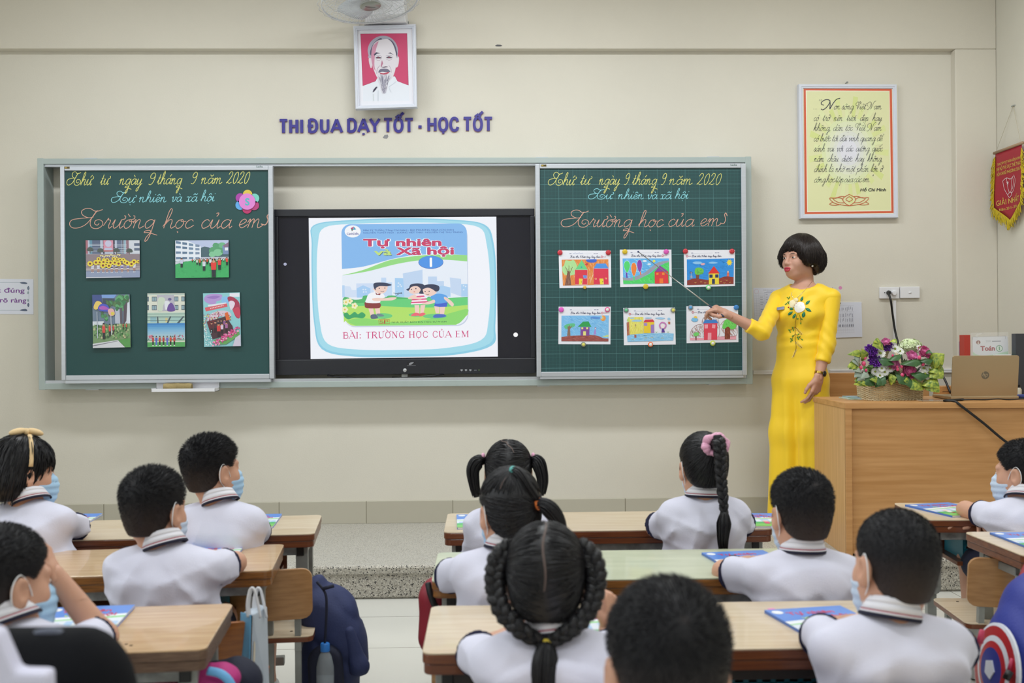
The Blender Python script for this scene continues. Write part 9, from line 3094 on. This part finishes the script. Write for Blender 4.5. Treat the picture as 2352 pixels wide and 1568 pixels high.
f.ell(W(2378, 1450, YK), (.075, .11, .12), None, .04)
f.cone(W(2392, 1345, YK + .05), W(2384, 1430, YK), .045, .075, .05)
f.ell(W(2330, 1535, YK - .03), (.045, .115, .135), None, .03)
kc = W(2320, 1480, YK)
V, F = field_mesh(f, kc - (.25, .22, .5), kc + (.3, .25, .3), .009, 0, lambda X, Y, Z, V: smax(V + .003 * np.sin(40 * X + 25 * Z), .03 - Z, .01))
kb = npmesh('backpack', V, F, mat('royal_blue_bag', '#26338f', .55, bump=.2, bscale=150))
tag(kb, 'royal blue backpack with red and white ringed round patch, right edge', 'backpack')
ctr = at(2287, 1537, 2.50)
nv = Vector((-.99, .03, .12)).normalized()
Zm = Matrix.Translation(ctr) @ nv.to_track_quat('Z', 'Y').to_matrix().to_4x4()
sc_ = .115
pp = MB()
for i, (r0, r1, z, cc) in enumerate(((1.0, .93, .0, '#d9dce6'), (.93, .72, .003, '#b5262f'), (.72, .60, .006, '#d9dce6'), (.60, .46, .009, '#b5262f'), (.46, 0.001, .012, '#27348f'))):
 pp.lathe([(r1 * sc_, z + .003), (r0 * sc_, z), (r0 * sc_ , z - .006)], 40, Zm @ Matrix.Diagonal((1, .95, 1, 1)), cc)
pp.lathe([(.001, .017), (.22 * sc_, .0165), (.22 * sc_, .012)], 5, Zm @ Matrix.Diagonal((1, .95, 1, 1)), '#d9dce6')
pp.build('ringed_patch', GLOSSP, kb)
mb = MB()
mb.tube(smooth([tuple(W(*p)) for p in ((2375, 1290, 2.66), (2352, 1345, 2.60), (2362, 1400, 2.50))], 4), .018, 8, flat=.4)
mb.build('shoulder_strap', mat('red_strap', '#8f1d2b', .6), kb, True)
for u, v in ((2256, 1446), (2326, 1512)):
 MB().tube([tuple(W(u, v, 2.42)), tuple(W(u - 6, v + 30, 2.42))], [.010, .014], 8, flat=.5).build('zip_pull', mat('pink_pull', '#c23a5c', .5), kb, True)
MB().tube([tuple(W(2320, 1540, 2.40)), tuple(W(2310, 1560, 2.40))], .009, 8).build('buckle', BLACKP, kb, True)
p0 = DK['R1'] @ Vector((-.30, .12, .431))
f = Field().cone(W(2225, 1268, 3.75), W(2250, 1280, 3.75), .022, .026, .02)
f = Field().ell(W(395, 1548, 2.36), (.05, .05, .035), None, .02).ell(W(430, 1556, 2.36), (.04, .05, .035), None, .02)
V, F = field_mesh(f, W(410, 1550, 2.36) - .15, W(410, 1550, 2.36) + .15, .007, 0, lambda X, Y, Z, V: V + .005 * np.sin(90 * X + 60 * Z))
o = npmesh('jacket', V, F, mat('crimson_jacket', '#a3244a', .7, noise=.4, nscale=30, c2='#3a2a4a'))
tag(o, 'crimson and navy jacket stuffed under the nearest left desk', 'jacket')
f = Field().ell(W(470, 1560, 2.30), (.045, .05, .04), None, .02).ell(W(505, 1562, 2.30), (.04, .05, .03), None, .02)
V, F = field_mesh(f, W(490, 1560, 2.30) - .15, W(490, 1560, 2.30) + .15, .007, 0, lambda X, Y, Z, V: V + .005 * np.sin(80 * X + 70 * Z))
o = npmesh('jacket', V, F, mat('magenta_jacket', '#b32a78', .7, bump=.2))
tag(o, 'magenta jacket with blue trim at the bottom beside the left desk', 'jacket')
MB().tube(smooth([tuple(W(*p)) for p in ((478, 1540, 2.255), (505, 1546, 2.25), (525, 1562, 2.25), (540, 1590, 2.25))], 4), .010, 8, flat=.6).build('blue_trim', mat('sky_trim', '#69aadc', .6), o, True)
f = Field().ell(W(540, 1560, 2.42), (.06, .06, .045), None, .02).ell(W(510, 1545, 2.42), (.04, .05, .03), None, .02)
V, F = field_mesh(f, W(530, 1555, 2.42) - .16, W(530, 1555, 2.42) + .16, .008, 0, lambda X, Y, Z, V: V + .005 * np.sin(70 * X + 50 * Z))
o = npmesh('jacket', V, F, NAVYD)
tag(o, 'dark navy bundled jacket below the orange plywood chair back', 'jacket')
Yk = 1.28
f = Field()
f.cone(W(-60, 1520, Yk), W(190, 1515, Yk), .035, .035, .04)
f.cone(W(-60, 1640, Yk), W(190, 1640, Yk), .06, .06, .04)
f.cone(W(-50, 1860, Yk), W(180, 1860, Yk), .07, .07, .05)
f.cone(W(-40, 1580, Yk), W(180, 1580, Yk), .055, .055, .04)
kc2 = W(80, 1580, Yk)
V, F = field_mesh(f, kc2 - (.3, .2, .3), kc2 + (.3, .2, .2), .008, 0, lambda X, Y, Z, V: smax(V, DH + .001 - Z, .006))
o = npmesh('black_bag', V, F, mat('black_bag_fabric', '#0c0d12', .8, bump=.1, spec=.15))
tag(o, 'blurred black bag in the lower left corner', 'bag')
MB().tube([tuple(W(-60, 1492, Yk - .02)), tuple(W(90, 1484, Yk - .02)), tuple(W(200, 1494, Yk - .02))], .008, 8).build('grey_piping', mat('grey_piping', '#4a4f60', .5), o, True)
MB().tube(smooth([tuple(W(*p)) for p in ((60, 1478, Yk - .01), (90, 1460, Yk - .01), (130, 1456, Yk - .01), (150, 1474, Yk - .01))], 4), .008, 8).build('carry_handle', mat('grey_piping', '#4a4f60'), o, True)
Yf_ = 1.12
a, b, c2_, d2 = at(-120, 1400, Yf_), at(-10, 1480, Yf_), at(20, 1540, Yf_), at(-120, 1640, Yf_)
mb = MB()
q = [at(-80, 1440, Yf_), at(-10, 1452, Yf_), at(30, 1546, Yf_), at(105, 1548, Yf_), Vector((at(118, 1640, Yf_).x, Yf_, DH + .001)), Vector((at(-80, 1640, Yf_).x, Yf_, DH + .001))]
mb.add(q + [p + Vector((0, .03, 0)) for p in q], [tuple(range(6)), tuple(range(11, 5, -1))] + [(i, i + 6, (i + 1) % 6 + 6, (i + 1) % 6) for i in range(6)])
o = mb.build('folder', mat('lilac_white_folder', '#d3d2e6', .6), None, bevel=.006)
tag(o, 'pale lilac folder in the extreme lower left corner', 'folder')
